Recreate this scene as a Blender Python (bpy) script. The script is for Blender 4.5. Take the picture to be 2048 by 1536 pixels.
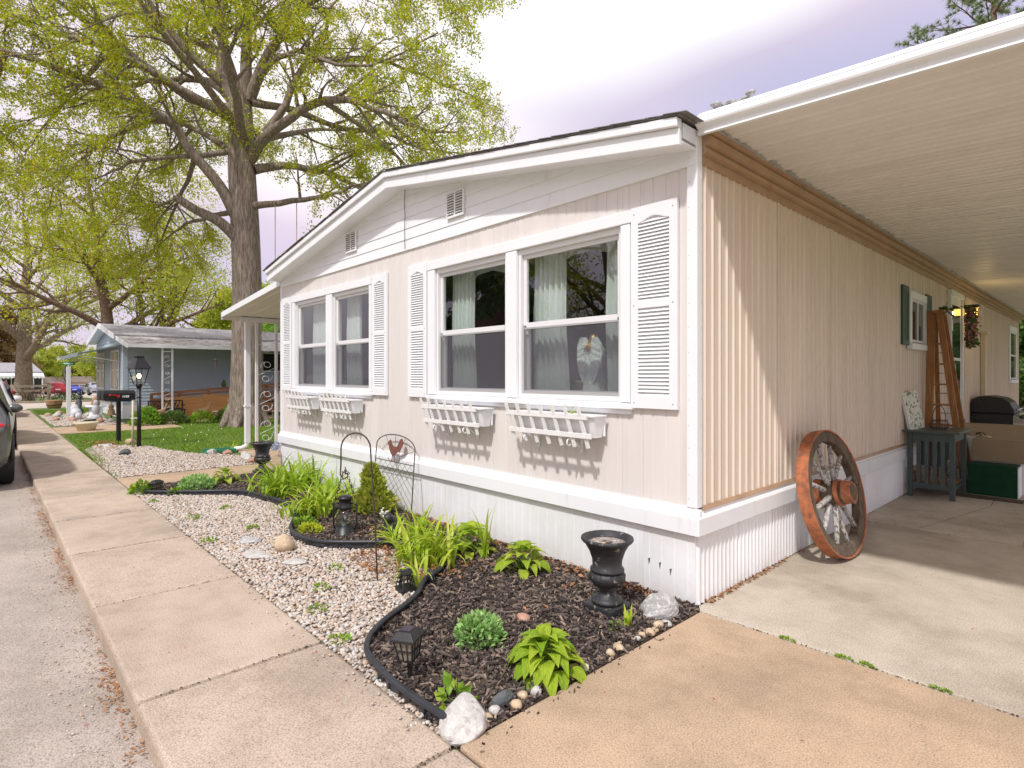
import bpy, bmesh, math, random
import numpy as np
from mathutils import Vector, Matrix, Euler
R = math.radians
scene = bpy.context.scene
for o in list(bpy.data.objects): bpy.data.objects.remove(o)
COL = scene.collection
# ------------------------------------------------------------------ camera
cam_d = bpy.data.cameras.new('camera'); cam = bpy.data.objects.new('camera', cam_d); COL.objects.link(cam)
cam.location = (1.9593, -3.5107, 1.55); cam.rotation_euler = (R(90), 0, R(47.13))
cam_d.sensor_width = 36.0; cam_d.lens = 36.0*1135/2048; cam_d.shift_y = -17/2048
cam_d.clip_start = 0.05; cam_d.clip_end = 2000
scene.camera = cam
scene.render.resolution_x = 1024; scene.render.resolution_y = 768
# ------------------------------------------------------------------ sky and sun
SUN = Vector((0.27, -0.68, 1.0)).normalized()          # towards the sun
world = bpy.data.worlds.new('World'); scene.world = world; world.use_nodes = True
wt = world.node_tree; wt.nodes.clear()
def wn(t, **k):
    n = wt.nodes.new(t)
    for a, b in k.items(): setattr(n, a, b)
    return n
sky = wn('ShaderNodeTexSky', sky_type='NISHITA', sun_disc=False)
sky.sun_elevation = math.asin(SUN.z); sky.sun_rotation = math.atan2(SUN.x, SUN.y)
sky.air_density = 1.0; sky.dust_density = 2.0; sky.ozone_density = 1.0
tc = wn('ShaderNodeTexCoord')
mp = wn('ShaderNodeMapping'); mp.inputs['Scale'].default_value = (1.0, 1.0, 2.6); mp.inputs['Location'].default_value = (3.1, 1.7, 0.4)
nz = wn('ShaderNodeTexNoise'); nz.inputs['Scale'].default_value = 1.05; nz.inputs['Detail'].default_value = 5.0; nz.inputs['Roughness'].default_value = 0.5
cov = wn('ShaderNodeValToRGB'); cov.color_ramp.elements[0].position = 0.30; cov.color_ramp.elements[1].position = 0.62
cov.color_ramp.elements[0].color = (0.72, 0.72, 0.72, 1); cov.color_ramp.elements[1].color = (1, 1, 1, 1)
mp2 = wn('ShaderNodeMapping'); mp2.inputs['Scale'].default_value = (0.8, 0.8, 2.0); mp2.inputs['Location'].default_value = (0.3, 5.2, 1.25)
nz2 = wn('ShaderNodeTexNoise'); nz2.inputs['Scale'].default_value = 1.1; nz2.inputs['Detail'].default_value = 2.0
cl = wn('ShaderNodeValToRGB'); cl.color_ramp.elements[0].position = 0.35; cl.color_ramp.elements[1].position = 0.67; e_ = cl.color_ramp.elements.new(0.455); e_.color = (0.47, 0.40, 0.48, 1); e_ = cl.color_ramp.elements.new(0.55); e_.color = (0.66, 0.61, 0.63, 1)
cl.color_ramp.elements[0].color = (0.36, 0.335, 0.46, 1); cl.color_ramp.elements[3].color = (0.98, 0.985, 0.99, 1)
bg1 = wn('ShaderNodeBackground'); bg1.inputs['Strength'].default_value = 0.11
bg2 = wn('ShaderNodeBackground'); bg2.inputs['Strength'].default_value = 1.06
mx = wn('ShaderNodeMixShader'); out = wn('ShaderNodeOutputWorld')
L = wt.links.new
L(tc.outputs['Generated'], mp.inputs['Vector']); L(mp.outputs['Vector'], nz.inputs['Vector']); L(nz.outputs['Fac'], cov.inputs['Fac'])
L(tc.outputs['Generated'], mp2.inputs['Vector']); L(mp2.outputs['Vector'], nz2.inputs['Vector']); L(nz2.outputs['Fac'], cl.inputs['Fac'])
L(sky.outputs['Color'], bg1.inputs['Color']); L(cl.outputs['Color'], bg2.inputs['Color'])
L(cov.outputs['Color'], mx.inputs['Fac']); L(bg1.outputs['Background'], mx.inputs[1]); L(bg2.outputs['Background'], mx.inputs[2])
L(mx.outputs['Shader'], out.inputs['Surface'])
sd = bpy.data.lights.new('sun', 'SUN'); sun = bpy.data.objects.new('sun', sd); COL.objects.link(sun)
sd.energy = 1.8; sd.angle = R(2.4); sd.color = (1.0, 0.98, 0.95)
sun.rotation_euler = SUN.to_track_quat('Z', 'Y').to_euler(); sun.location = (4, -12, 20)
scene.view_settings.view_transform = 'Standard'; scene.view_settings.look = 'None'
scene.view_settings.exposure = 0.78; scene.view_settings.gamma = 1.0
# ------------------------------------------------------------------ mesh helpers
def vec(*a): return Vector(a)
class B:
    def __init__(s): s.v = []; s.f = []; s.sm = []
    def add(s, vs, fs, smooth=False):
        n = len(s.v); s.v += [tuple(v) for v in vs]
        s.f += [tuple(i+n for i in f) for f in fs]; s.sm += [smooth]*len(fs); return s
    def box(s, x0, x1, y0, y1, z0, z1):
        return s.add([(x0,y0,z0),(x1,y0,z0),(x1,y1,z0),(x0,y1,z0),(x0,y0,z1),(x1,y0,z1),(x1,y1,z1),(x0,y1,z1)],
              [(0,3,2,1),(4,5,6,7),(0,1,5,4),(1,2,6,5),(2,3,7,6),(3,0,4,7)])
    def bar(s, p, q, w, h, up=(0,0,1), w2=None, h2=None):
        p, q = Vector(p), Vector(q); d = (q-p).normalized(); u = Vector(up)
        a = d.cross(u)
        if a.length < 1e-4: a = d.cross(Vector((1,0,0)))
        a.normalize(); b = a.cross(d); w2 = w2 or w; h2 = h2 or h; vs = []
        for c, ww, hh in ((p,w,h),(q,w2,h2)):
            for i, j in ((-1,-1),(1,-1),(1,1),(-1,1)): vs.append(c + a*(i*ww/2) + b*(j*hh/2))
        return s.add(vs, [(0,1,2,3),(7,6,5,4),(0,4,5,1),(1,5,6,2),(2,6,7,3),(3,7,4,0)])
    def tube(s, pts, r, n=8, caps=True, smooth=True, closed=False):
        pts = [Vector(p) for p in pts]; m = len(pts)
        rs = r if isinstance(r, (list, tuple)) else [r]*m
        vs = []; prev = None
        for i, p in enumerate(pts):
            if closed: d = pts[(i+1) % m] - pts[i-1]
            else: d = pts[min(i+1, m-1)] - pts[max(i-1, 0)]
            if d.length < 1e-9: d = Vector((0,0,1))
            d.normalize()
            if prev is None:
                a = d.cross(Vector((0,0,1)))
                if a.length < 1e-3: a = d.cross(Vector((1,0,0)))
            else:
                a = prev - d*prev.dot(d)
                if a.length < 1e-6: a = d.orthogonal()
            a.normalize(); prev = a; b = d.cross(a)
            for k in range(n):
                t = 2*math.pi*k/n; vs.append(p + (a*math.cos(t) + b*math.sin(t))*rs[i])
        fs = []
        for i in range(m if closed else m-1):
            j = (i+1) % m
            for k in range(n): fs.append((i*n+k, i*n+(k+1) % n, j*n+(k+1) % n, j*n+k))
        if caps and not closed: fs += [tuple(range(n-1, -1, -1)), tuple(range((m-1)*n, m*n))]
        return s.add(vs, fs, smooth)
    def lathe(s, prof, n=24, c=(0,0,0), smooth=True, wob=0, k=0):
        vs = []; fs = []
        for i, (r, z) in enumerate(prof):
            for j in range(n):
                t = 2*math.pi*j/n; rr = r*(1 + wob*math.cos(k*t)) if wob else r
                vs.append((c[0]+rr*math.cos(t), c[1]+rr*math.sin(t), c[2]+z))
        for i in range(len(prof)-1):
            for j in range(n): fs.append((i*n+j, i*n+(j+1) % n, (i+1)*n+(j+1) % n, (i+1)*n+j))
        fs.append(tuple(range(n-1, -1, -1))); fs.append(tuple(range((len(prof)-1)*n, len(prof)*n)))
        return s.add(vs, fs, smooth)
    def ell(s, c, r, nu=12, nv=8, jit=0.0, rng=random, smooth=True):
        vs = [(c[0], c[1], c[2]-r[2])]; fs = []
        for i in range(1, nv):
            ph = -math.pi/2 + math.pi*i/nv
            for j in range(nu):
                t = 2*math.pi*j/nu; q = 1 + rng.uniform(-jit, jit)
                vs.append((c[0]+r[0]*q*math.cos(ph)*math.cos(t), c[1]+r[1]*q*math.cos(ph)*math.sin(t), c[2]+r[2]*q*math.sin(ph)))
        vs.append((c[0], c[1], c[2]+r[2])); top = len(vs)-1
        for j in range(nu): fs.append((0, 1+(j+1) % nu, 1+j))
        for i in range(nv-2):
            for j in range(nu): a = 1+i*nu; fs.append((a+j, a+(j+1) % nu, a+nu+(j+1) % nu, a+nu+j))
        a = 1+(nv-2)*nu
        for j in range(nu): fs.append((a+j, a+(j+1) % nu, top))
        return s.add(vs, fs, smooth)
    def prism(s, poly, ax, a, b, smooth=False):
        def P(u, v, w): return {'x': (w,u,v), 'y': (u,w,v), 'z': (u,v,w)}[ax]
        n = len(poly); vs = [P(u,v,a) for u,v in poly] + [P(u,v,b) for u,v in poly]
        fs = [tuple(range(n-1,-1,-1)), tuple(range(n,2*n))] + [(i,(i+1) % n,n+(i+1) % n,n+i) for i in range(n)]
        s.add(vs, fs); return s
    def quad(s, a, b, c, d): return s.add([a,b,c,d], [(0,1,2,3)])
    def sheet(s, fn, nu, nv, smooth=True):
        vs = [fn(i/nu, j/nv) for j in range(nv+1) for i in range(nu+1)]
        fs = [(j*(nu+1)+i, j*(nu+1)+i+1, (j+1)*(nu+1)+i+1, (j+1)*(nu+1)+i) for j in range(nv) for i in range(nu)]
        return s.add(vs, fs, smooth)
    def xf(s, M): s.v = [tuple(M @ Vector(v)) for v in s.v]; return s
    def obj(s, name, mat, parent=None, bevel=0, fix=False):
        me = bpy.data.meshes.new(name); o = bpy.data.objects.new(name, me); COL.objects.link(o)
        off = Vector((0,0,0))
        if parent is not None:
            o.parent = parent; r = parent
            while r.parent is not None: r = r.parent
            off = r.location
            if off.length: s.v = [(v[0]-off.x, v[1]-off.y, v[2]-off.z) for v in s.v]
        me.from_pydata(s.v, [], s.f); me.polygons.foreach_set('use_smooth', s.sm)
        if fix or True:
            bm = bmesh.new(); bm.from_mesh(me); bmesh.ops.recalc_face_normals(bm, faces=bm.faces); bm.to_mesh(me); bm.free()
        me.materials.append(mat); me.update()
        if bevel:
            m = o.modifiers.new('bevel', 'BEVEL'); m.width = bevel; m.segments = 2; m.limit_method = 'ANGLE'; m.angle_limit = R(40)
        return o
def tag(o, label, cat, group=None, kind=None):
    o['label'] = label; o['category'] = cat
    if group: o['group'] = group
    if kind: o['kind'] = kind
    return o
def thing(name, label, cat, loc=(0,0,0), group=None):
    o = bpy.data.objects.new(name, None); COL.objects.link(o); o.location = loc; o.empty_display_size = 0.1
    return tag(o, label, cat, group)
def struct(o, kind='structure'): o['kind'] = kind; return o
def origin_to(o, c):
    "move a mesh object's origin to c (world) keeping the mesh in place"
    c = Vector(c); o.data.transform(Matrix.Translation(o.location - c)); o.location = c; return o
def share(src, name, parent, M):
    o = bpy.data.objects.new(name, src); COL.objects.link(o); o.parent = parent; o.matrix_local = M; return o
def dup(root, loc, rz=0.0, sc=1.0, label=None, group=None):
    r = root.copy(); COL.objects.link(r); r.location = loc; r.rotation_euler = (0,0,rz); r.scale = (sc,sc,sc)
    if label: r['label'] = label
    if group: r['group'] = group
    def rec(a, b):
        for ch in a.children:
            c = ch.copy(); COL.objects.link(c); c.parent = b; c.matrix_parent_inverse = ch.matrix_parent_inverse.copy(); rec(ch, c)
    rec(root, r); return r
def big(name, V, F, mat, parent=None, smooth=False):
    "fast mesh from numpy arrays, all faces the same size"
    V = np.asarray(V, dtype=np.float32); F = np.asarray(F, dtype=np.int32)
    me = bpy.data.meshes.new(name); me.vertices.add(len(V)); me.vertices.foreach_set('co', V.ravel())
    k = F.shape[1]; me.loops.add(F.size); me.loops.foreach_set('vertex_index', F.ravel())
    me.polygons.add(len(F)); me.polygons.foreach_set('loop_start', np.arange(0, F.size, k, dtype=np.int32))
    me.polygons.foreach_set('use_smooth', np.full(len(F), smooth, dtype=bool))
    me.update(calc_edges=True); me.validate(); me.materials.append(mat)
    o = bpy.data.objects.new(name, me); COL.objects.link(o)
    if parent is not None: o.parent = parent
    return o
# ------------------------------------------------------------------ materials
MATS = {}
def nodes(name):
    m = bpy.data.materials.new(name); m.use_nodes = True; t = m.node_tree; t.nodes.clear(); MATS[name] = m
    def N(ty, **k):
        n = t.nodes.new(ty)
        for a, b in k.items():
            if a in n.inputs: n.inputs[a].default_value = b
            else: setattr(n, a, b)
        return n
    return m, N, t.links.new
def ramp(N, stops):
    r = N('ShaderNodeValToRGB'); e = r.color_ramp.elements
    while len(e) < len(stops): e.new(0.5)
    for i, (p, c) in enumerate(stops): e[i].position = p; e[i].color = (c[0], c[1], c[2], 1)
    return r
def sc(c, k): return tuple(min(1, max(0, x*k)) for x in c[:3])
def coords(N, L, scale, stretch=(1,1,1)):
    t = N('ShaderNodeTexCoord'); oi = N('ShaderNodeObjectInfo'); mu = N('ShaderNodeMath', operation='MULTIPLY'); mu.inputs[1].default_value = 37.0
    ad = N('ShaderNodeVectorMath', operation='ADD'); mp = N('ShaderNodeMapping'); mp.inputs['Scale'].default_value = [scale*a for a in stretch]
    L(oi.outputs['Random'], mu.inputs[0]); L(t.outputs['Object'], ad.inputs[0]); L(mu.outputs[0], ad.inputs[1]); L(ad.outputs[0], mp.inputs['Vector'])
    return mp.outputs['Vector']
def mk(name, col, rough=0.55, var=0.12, scale=6, col2=None, mix=(0.4, 0.65), bump=0.0, bscale=60, metal=0.0, stretch=(1,1,1), spec=0.5, trans=0.0, dirt=None, dirt_amt=0.0):
    m, N, L = nodes(name)
    p = N('ShaderNodeBsdfPrincipled', Roughness=rough, Metallic=metal); p.inputs['Specular IOR Level'].default_value = spec
    o = N('ShaderNodeOutputMaterial')
    v = coords(N, L, scale, stretch)
    n = N('ShaderNodeTexNoise', Scale=1.0, Detail=6.0, Roughness=0.6); L(v, n.inputs['Vector'])
    r = ramp(N, [(0.28, sc(col, 1-var)), (0.72, sc(col, 1+var))]); L(n.outputs['Fac'], r.inputs['Fac']); c = r.outputs['Color']
    if col2:
        n2 = N('ShaderNodeTexNoise', Scale=2.3, Detail=8.0, Roughness=0.65); L(v, n2.inputs['Vector'])
        r2 = ramp(N, [(mix[0], (0,0,0)), (mix[1], (1,1,1))]); L(n2.outputs['Fac'], r2.inputs['Fac'])
        mm = N('ShaderNodeMix', data_type='RGBA'); L(r2.outputs['Color'], mm.inputs['Factor']); L(c, mm.inputs['A']); mm.inputs['B'].default_value = (*col2, 1); c = mm.outputs['Result']
    L(c, p.inputs['Base Color'])
    if bump:
        v2 = coords(N, L, bscale, stretch); nb = N('ShaderNodeTexNoise', Scale=1.0, Detail=4.0); L(v2, nb.inputs['Vector'])
        b = N('ShaderNodeBump', Strength=bump, Distance=0.01); L(nb.outputs['Fac'], b.inputs['Height']); L(b.outputs['Normal'], p.inputs['Normal'])
    if trans:
        tr = N('ShaderNodeBsdfTranslucent'); L(c, tr.inputs['Color']); ms = N('ShaderNodeMixShader'); ms.inputs[0].default_value = trans
        L(p.outputs[0], ms.inputs[1]); L(tr.outputs[0], ms.inputs[2]); L(ms.outputs[0], o.inputs['Surface'])
    else: L(p.outputs[0], o.inputs['Surface'])
    return m
def isl(name, stops, rough=0.6, trans=0.0, bump=0.0, bscale=50, spec=0.4, nscale=None):
    "colour picked at random for every loose piece of the mesh"
    m, N, L = nodes(name); g = N('ShaderNodeNewGeometry'); r = ramp(N, stops); L(g.outputs['Random Per Island'], r.inputs['Fac'])
    p = N('ShaderNodeBsdfPrincipled', Roughness=rough); p.inputs['Specular IOR Level'].default_value = spec; o = N('ShaderNodeOutputMaterial'); c = r.outputs['Color']
    if nscale:
        v = coords(N, L, nscale); n = N('ShaderNodeTexNoise', Scale=1.0, Detail=4.0); L(v, n.inputs['Vector'])
        r3 = ramp(N, [(0.3, (0.72,0.72,0.72)), (0.7, (1.18,1.18,1.18))]); L(n.outputs['Fac'], r3.inputs['Fac'])
        mm = N('ShaderNodeMix', data_type='RGBA', blend_type='MULTIPLY'); mm.inputs['Factor'].default_value = 1.0
        L(c, mm.inputs['A']); L(r3.outputs['Color'], mm.inputs['B']); c = mm.outputs['Result']
    L(c, p.inputs['Base Color'])
    if bump:
        v2 = coords(N, L, bscale); nb = N('ShaderNodeTexNoise', Scale=1.0, Detail=3.0); L(v2, nb.inputs['Vector'])
        b = N('ShaderNodeBump', Strength=bump, Distance=0.01); L(nb.outputs['Fac'], b.inputs['Height']); L(b.outputs['Normal'], p.inputs['Normal'])
    if trans:
        tr = N('ShaderNodeBsdfTranslucent'); L(c, tr.inputs['Color']); ms = N('ShaderNodeMixShader'); ms.inputs[0].default_value = trans
        L(p.outputs[0], ms.inputs[1]); L(tr.outputs[0], ms.inputs[2]); L(ms.outputs[0], o.inputs['Surface'])
    else: L(p.outputs[0], o.inputs['Surface'])
    return m
def emit(name, col, s):
    m, N, L = nodes(name); e = N('ShaderNodeEmission', Strength=s); e.inputs['Color'].default_value = (*col, 1); o = N('ShaderNodeOutputMaterial'); L(e.outputs[0], o.inputs['Surface']); return m
def glass(name, tint=(0.9,0.95,0.92), base=0.10, rough=0.0):
    m, N, L = nodes(name); t = N('ShaderNodeBsdfTransparent'); t.inputs['Color'].default_value = (*tint, 1)
    g = N('ShaderNodeBsdfGlossy', Roughness=rough); f = N('ShaderNodeLayerWeight', Blend=0.5); pw = N('ShaderNodeMath', operation='POWER'); pw.inputs[1].default_value = 4.0
    ad = N('ShaderNodeMath', operation='MULTIPLY_ADD', use_clamp=True); ad.inputs[1].default_value = 0.85; ad.inputs[2].default_value = base
    ms = N('ShaderNodeMixShader'); o = N('ShaderNodeOutputMaterial')
    L(f.outputs['Facing'], pw.inputs[0]); L(pw.outputs[0], ad.inputs[0]); L(ad.outputs[0], ms.inputs[0]); L(t.outputs[0], ms.inputs[1]); L(g.outputs[0], ms.inputs[2]); L(ms.outputs[0], o.inputs['Surface']); return m
def veil(name, col, alpha, trans=0.3):
    "thin woven cloth or mesh: part open, part cloth"
    m, N, L = nodes(name); t = N('ShaderNodeBsdfTransparent'); d = N('ShaderNodeBsdfDiffuse'); d.inputs['Color'].default_value = (*col, 1)
    tr = N('ShaderNodeBsdfTranslucent'); tr.inputs['Color'].default_value = (*col, 1)
    m1 = N('ShaderNodeMixShader'); m1.inputs[0].default_value = trans; m2 = N('ShaderNodeMixShader'); m2.inputs[0].default_value = alpha; o = N('ShaderNodeOutputMaterial')
    L(d.outputs[0], m1.inputs[1]); L(tr.outputs[0], m1.inputs[2]); L(t.outputs[0], m2.inputs[1]); L(m1.outputs[0], m2.inputs[2]); L(m2.outputs[0], o.inputs['Surface']); return m
def concrete(name, col, stain, speck=0.16):
    m, N, L = nodes(name); p = N('ShaderNodeBsdfPrincipled', Roughness=0.85); p.inputs['Specular IOR Level'].default_value = 0.25; o = N('ShaderNodeOutputMaterial')
    v = coords(N, L, 1.0)
    n1 = N('ShaderNodeTexNoise', Scale=1.1, Detail=7.0, Roughness=0.62); L(v, n1.inputs['Vector'])
    r1 = ramp(N, [(0.35, sc(stain, 0.95)), (0.52, col), (0.75, sc(col, 1.12))]); L(n1.outputs['Fac'], r1.inputs['Fac'])
    n2 = N('ShaderNodeTexNoise', Scale=130.0, Detail=3.0, Roughness=0.7); L(v, n2.inputs['Vector'])
    r2 = ramp(N, [(0.30, (1-speck*2.0,)*3), (0.5, (1,1,1)), (0.72, (1+speck,)*3)]); L(n2.outputs['Fac'], r2.inputs['Fac'])
    mm = N('ShaderNodeMix', data_type='RGBA', blend_type='MULTIPLY'); mm.inputs['Factor'].default_value = 1.0; L(r1.outputs['Color'], mm.inputs['A']); L(r2.outputs['Color'], mm.inputs['B'])
    n4 = N('ShaderNodeTexNoise', Scale=4.5, Detail=6.0, Roughness=0.7); L(v, n4.inputs['Vector']); r4 = ramp(N, [(0.3, (0.86,0.85,0.83)), (0.55, (1,1,1)), (0.8, (1.06,1.05,1.03))]); L(n4.outputs['Fac'], r4.inputs['Fac'])
    m4 = N('ShaderNodeMix', data_type='RGBA', blend_type='MULTIPLY'); m4.inputs['Factor'].default_value = 1.0; L(mm.outputs['Result'], m4.inputs['A']); L(r4.outputs['Color'], m4.inputs['B'])
    L(m4.outputs['Result'], p.inputs['Base Color'])
    b = N('ShaderNodeBump', Strength=0.35, Distance=0.004); L(n2.outputs['Fac'], b.inputs['Height']); L(b.outputs['Normal'], p.inputs['Normal']); L(p.outputs[0], o.inputs['Surface']); return m
def grain(name, a, b, axis=2, scale=1.0, rough=0.6, ring=14, bump=0.25):
    "wood: long streaks along one axis"
    m, N, L = nodes(name); st = [ring]*3; st[axis] = 0.9; v = coords(N, L, scale, st)
    n = N('ShaderNodeTexNoise', Scale=1.6, Detail=6.0, Roughness=0.65, Distortion=0.5); L(v, n.inputs['Vector'])
    r = ramp(N, [(0.3, a), (0.5, tuple((x+y)/2 for x, y in zip(a, b))), (0.68, b)]); L(n.outputs['Fac'], r.inputs['Fac'])
    p = N('ShaderNodeBsdfPrincipled', Roughness=rough); p.inputs['Specular IOR Level'].default_value = 0.3; o = N('ShaderNodeOutputMaterial'); L(r.outputs['Color'], p.inputs['Base Color'])
    bb = N('ShaderNodeBump', Strength=bump, Distance=0.006); L(n.outputs['Fac'], bb.inputs['Height']); L(bb.outputs['Normal'], p.inputs['Normal']); L(p.outputs[0], o.inputs['Surface']); return m
def bark(name, a, b, scale=5.0, z=0.18, bump=1.0):
    m, N, L = nodes(name); v = coords(N, L, scale, (1,1,z)); n = N('ShaderNodeTexVoronoi', Scale=3.2, feature='F1'); nn = N('ShaderNodeTexNoise', Scale=2.0, Detail=8.0, Roughness=0.7, Distortion=0.6)
    L(v, nn.inputs['Vector']); vm = N('ShaderNodeVectorMath', operation='ADD'); L(v, vm.inputs[0]); L(nn.outputs['Color'], vm.inputs[1]); L(vm.outputs[0], n.inputs['Vector'])
    ml = N('ShaderNodeMath', operation='MULTIPLY'); L(n.outputs['Distance'], ml.inputs[0]); L(nn.outputs['Fac'], ml.inputs[1])
    r = ramp(N, [(0.05, b), (0.22, tuple((x+y)/2 for x, y in zip(a, b))), (0.42, a)]); L(ml.outputs[0], r.inputs['Fac'])
    p = N('ShaderNodeBsdfPrincipled', Roughness=0.9); p.inputs['Specular IOR Level'].default_value = 0.15; o = N('ShaderNodeOutputMaterial'); L(r.outputs['Color'], p.inputs['Base Color'])
    bb = N('ShaderNodeBump', Strength=bump, Distance=0.05); bb.invert = True; L(ml.outputs[0], bb.inputs['Height']); L(bb.outputs['Normal'], p.inputs['Normal']); L(p.outputs[0], o.inputs['Surface']); return m
M = {}
M['siding'] = mk('siding_paint', (0.745,0.70,0.665), 0.5, 0.06, 1.6, bump=0.06, bscale=12, stretch=(3,3,0.3), col2=(0.66,0.60,0.56), mix=(0.58,0.9))
M['side_siding'] = mk('side_siding_paint', (0.76,0.655,0.55), 0.42, 0.07, 1.5, col2=(0.66,0.55,0.44), mix=(0.5,0.85), stretch=(3,3,0.3), bump=0.06, bscale=10)
M['white'] = mk('white_paint', (0.86,0.87,0.885), 0.42, 0.03, 3.0, bump=0.04, bscale=25)
M['white2'] = mk('white_vinyl', (0.87,0.88,0.895), 0.38, 0.03, 1.2, col2=(0.72,0.70,0.66), mix=(0.58,0.85), stretch=(2.5,2.5,0.5), bump=0.05, bscale=9)
def skirt_mat():
    "white vinyl with mud splashed up from the ground"
    m, N, L = nodes('splashed_white_vinyl'); v = coords(N, L, 1.0); t = N('ShaderNodeTexCoord'); sx = N('ShaderNodeSeparateXYZ'); L(t.outputs['Object'], sx.inputs[0])
    n = N('ShaderNodeTexNoise', Scale=14.0, Detail=8.0, Roughness=0.7); L(v, n.inputs['Vector']); mr = N('ShaderNodeMapRange'); mr.inputs['From Min'].default_value = 0.0; mr.inputs['From Max'].default_value = 0.22; mr.inputs['To Min'].default_value = 0.62; mr.inputs['To Max'].default_value = 0.0; L(sx.outputs['Z'], mr.inputs['Value'])
    mu = N('ShaderNodeMath', operation='MULTIPLY'); L(mr.outputs[0], mu.inputs[0]); L(n.outputs['Fac'], mu.inputs[1]); pw = N('ShaderNodeMath', operation='POWER', use_clamp=True); pw.inputs[1].default_value = 1.3; L(mu.outputs[0], pw.inputs[0])
    n2 = N('ShaderNodeTexNoise', Scale=2.0, Detail=6.0); L(v, n2.inputs['Vector']); r = ramp(N, [(0.35, (0.80,0.80,0.79)), (0.6, (0.88,0.89,0.905))]); L(n2.outputs['Fac'], r.inputs['Fac'])
    mm = N('ShaderNodeMix', data_type='RGBA'); L(pw.outputs[0], mm.inputs['Factor']); L(r.outputs['Color'], mm.inputs['A']); mm.inputs['B'].default_value = (0.36,0.28,0.20,1)
    p = N('ShaderNodeBsdfPrincipled', Roughness=0.42); o = N('ShaderNodeOutputMaterial'); L(mm.outputs['Result'], p.inputs['Base Color']); b = N('ShaderNodeBump', Strength=0.08, Distance=0.02); L(n2.outputs['Fac'], b.inputs['Height']); L(b.outputs['Normal'], p.inputs['Normal']); L(p.outputs[0], o.inputs['Surface']); return m
M['skirt'] = skirt_mat()
M['white_worn'] = mk('worn_white_paint', (0.80,0.79,0.77), 0.55, 0.05, 9.0, col2=(0.62,0.58,0.52), mix=(0.60,0.80), bump=0.15, bscale=60)
M['tan_trim'] = mk('tan_trim', (0.46,0.30,0.19), 0.5, 0.12, 3.0, col2=(0.35,0.22,0.14), mix=(0.5,0.8))
M['ceiling'] = mk('aluminium_pan', (0.82,0.79,0.74), 0.45, 0.05, 1.0, col2=(0.75,0.71,0.64), mix=(0.5,0.85))
M['shingle'] = mk('asphalt_shingle', (0.19,0.18,0.175), 0.9, 0.35, 40, bump=0.4, bscale=90)
M['roof_white'] = mk('mossy_porch_roof', (0.56,0.54,0.52), 0.85, 0.15, 2.0, col2=(0.14,0.10,0.06), mix=(0.50,0.62), bump=0.3, bscale=14)
M['roof_grey'] = mk('weathered_roof', (0.36,0.35,0.36), 0.85, 0.2, 3.0, col2=(0.18,0.15,0.12), mix=(0.52,0.66), bump=0.3, bscale=14)
M['sash'] = mk('sash_vinyl', (0.78,0.78,0.78), 0.35, 0.02, 3.0)
M['alu'] = mk('grey_aluminium', (0.50,0.49,0.48), 0.4, 0.05, 5.0, metal=0.3)
M['glass'] = glass('window_glass', (0.94,0.975,0.955), 0.15)
M['lantern_glass'] = glass('lantern_glass', (0.85,0.87,0.84), 0.06, 0.08)
M['screen'] = veil('insect_screen', (0.17,0.165,0.19), 0.50, 0.2)
M['curtain'] = veil('mint_voile', (0.88,0.94,0.90), 0.93, 0.35)
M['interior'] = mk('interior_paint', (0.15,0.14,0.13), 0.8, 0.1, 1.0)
M['black'] = mk('black_paint', (0.018,0.018,0.019), 0.4, 0.3, 12, bump=0.05)
M['urn'] = mk('black_urn_paint', (0.028,0.028,0.030), 0.52, 0.3, 9, col2=(0.30,0.27,0.23), mix=(0.60,0.65), bump=0.3, bscale=40)
M['rubber'] = mk('black_rubber', (0.02,0.02,0.021), 0.7, 0.3, 20, bump=0.1, bscale=120)
M['edging'] = mk('edging_plastic', (0.03,0.033,0.04), 0.42, 0.25, 8, col2=(0.14,0.14,0.14), mix=(0.62,0.85))
M['iron'] = mk('rusty_iron', (0.045,0.035,0.03), 0.6, 0.3, 30, col2=(0.13,0.06,0.035), mix=(0.45,0.7), bump=0.1)
M['rust'] = mk('rust_sheet', (0.17,0.062,0.045), 0.75, 0.2, 20, bump=0.15)
M['orange'] = mk('orange_iron', (0.46,0.155,0.065), 0.75, 0.22, 9, col2=(0.22,0.095,0.055), mix=(0.44,0.64), bump=0.15, bscale=40)
M['old_wood'] = grain('weathered_wood', (0.055,0.038,0.027), (0.20,0.155,0.11), 2, 2.2, 0.85, 9, 0.7)
M['spoke'] = mk('flaking_white_wood', (0.50,0.49,0.47), 0.8, 0.15, 26, col2=(0.15,0.11,0.08), mix=(0.46,0.58), bump=0.5, bscale=30, stretch=(1,1,0.5))
M['ladder'] = grain('ladder_wood', (0.26,0.11,0.04), (0.45,0.225,0.085), 2, 2.5, 0.55, 9, 0.2)
M['ply'] = grain('plywood', (0.50,0.23,0.075), (0.68,0.37,0.14), 1, 1.2, 0.6, 7, 0.15)
M['ramp'] = grain('stained_timber', (0.24,0.10,0.045), (0.40,0.19,0.085), 1, 1.4, 0.6, 8, 0.2)
M['rail_wood'] = grain('grey_rail_wood', (0.33,0.27,0.20), (0.55,0.47,0.37), 0, 1.4, 0.8, 8, 0.3)
M['table'] = mk('dark_green_paint', (0.058,0.085,0.083), 0.42, 0.15, 10, col2=(0.11,0.14,0.13), mix=(0.62,0.8), bump=0.1)
M['dk_green'] = mk('green_shutter_paint', (0.035,0.085,0.065), 0.5, 0.1, 8)
M['beige_carpet'] = mk('beige_carpet', (0.36,0.27,0.17), 0.95, 0.12, 4, bump=0.6, bscale=160)
M['turf'] = mk('green_turf', (0.004,0.05,0.02), 0.95, 0.25, 8, bump=0.8, bscale=180)
M['door'] = mk('white_door', (0.76,0.77,0.76), 0.4, 0.03, 3)
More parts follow.
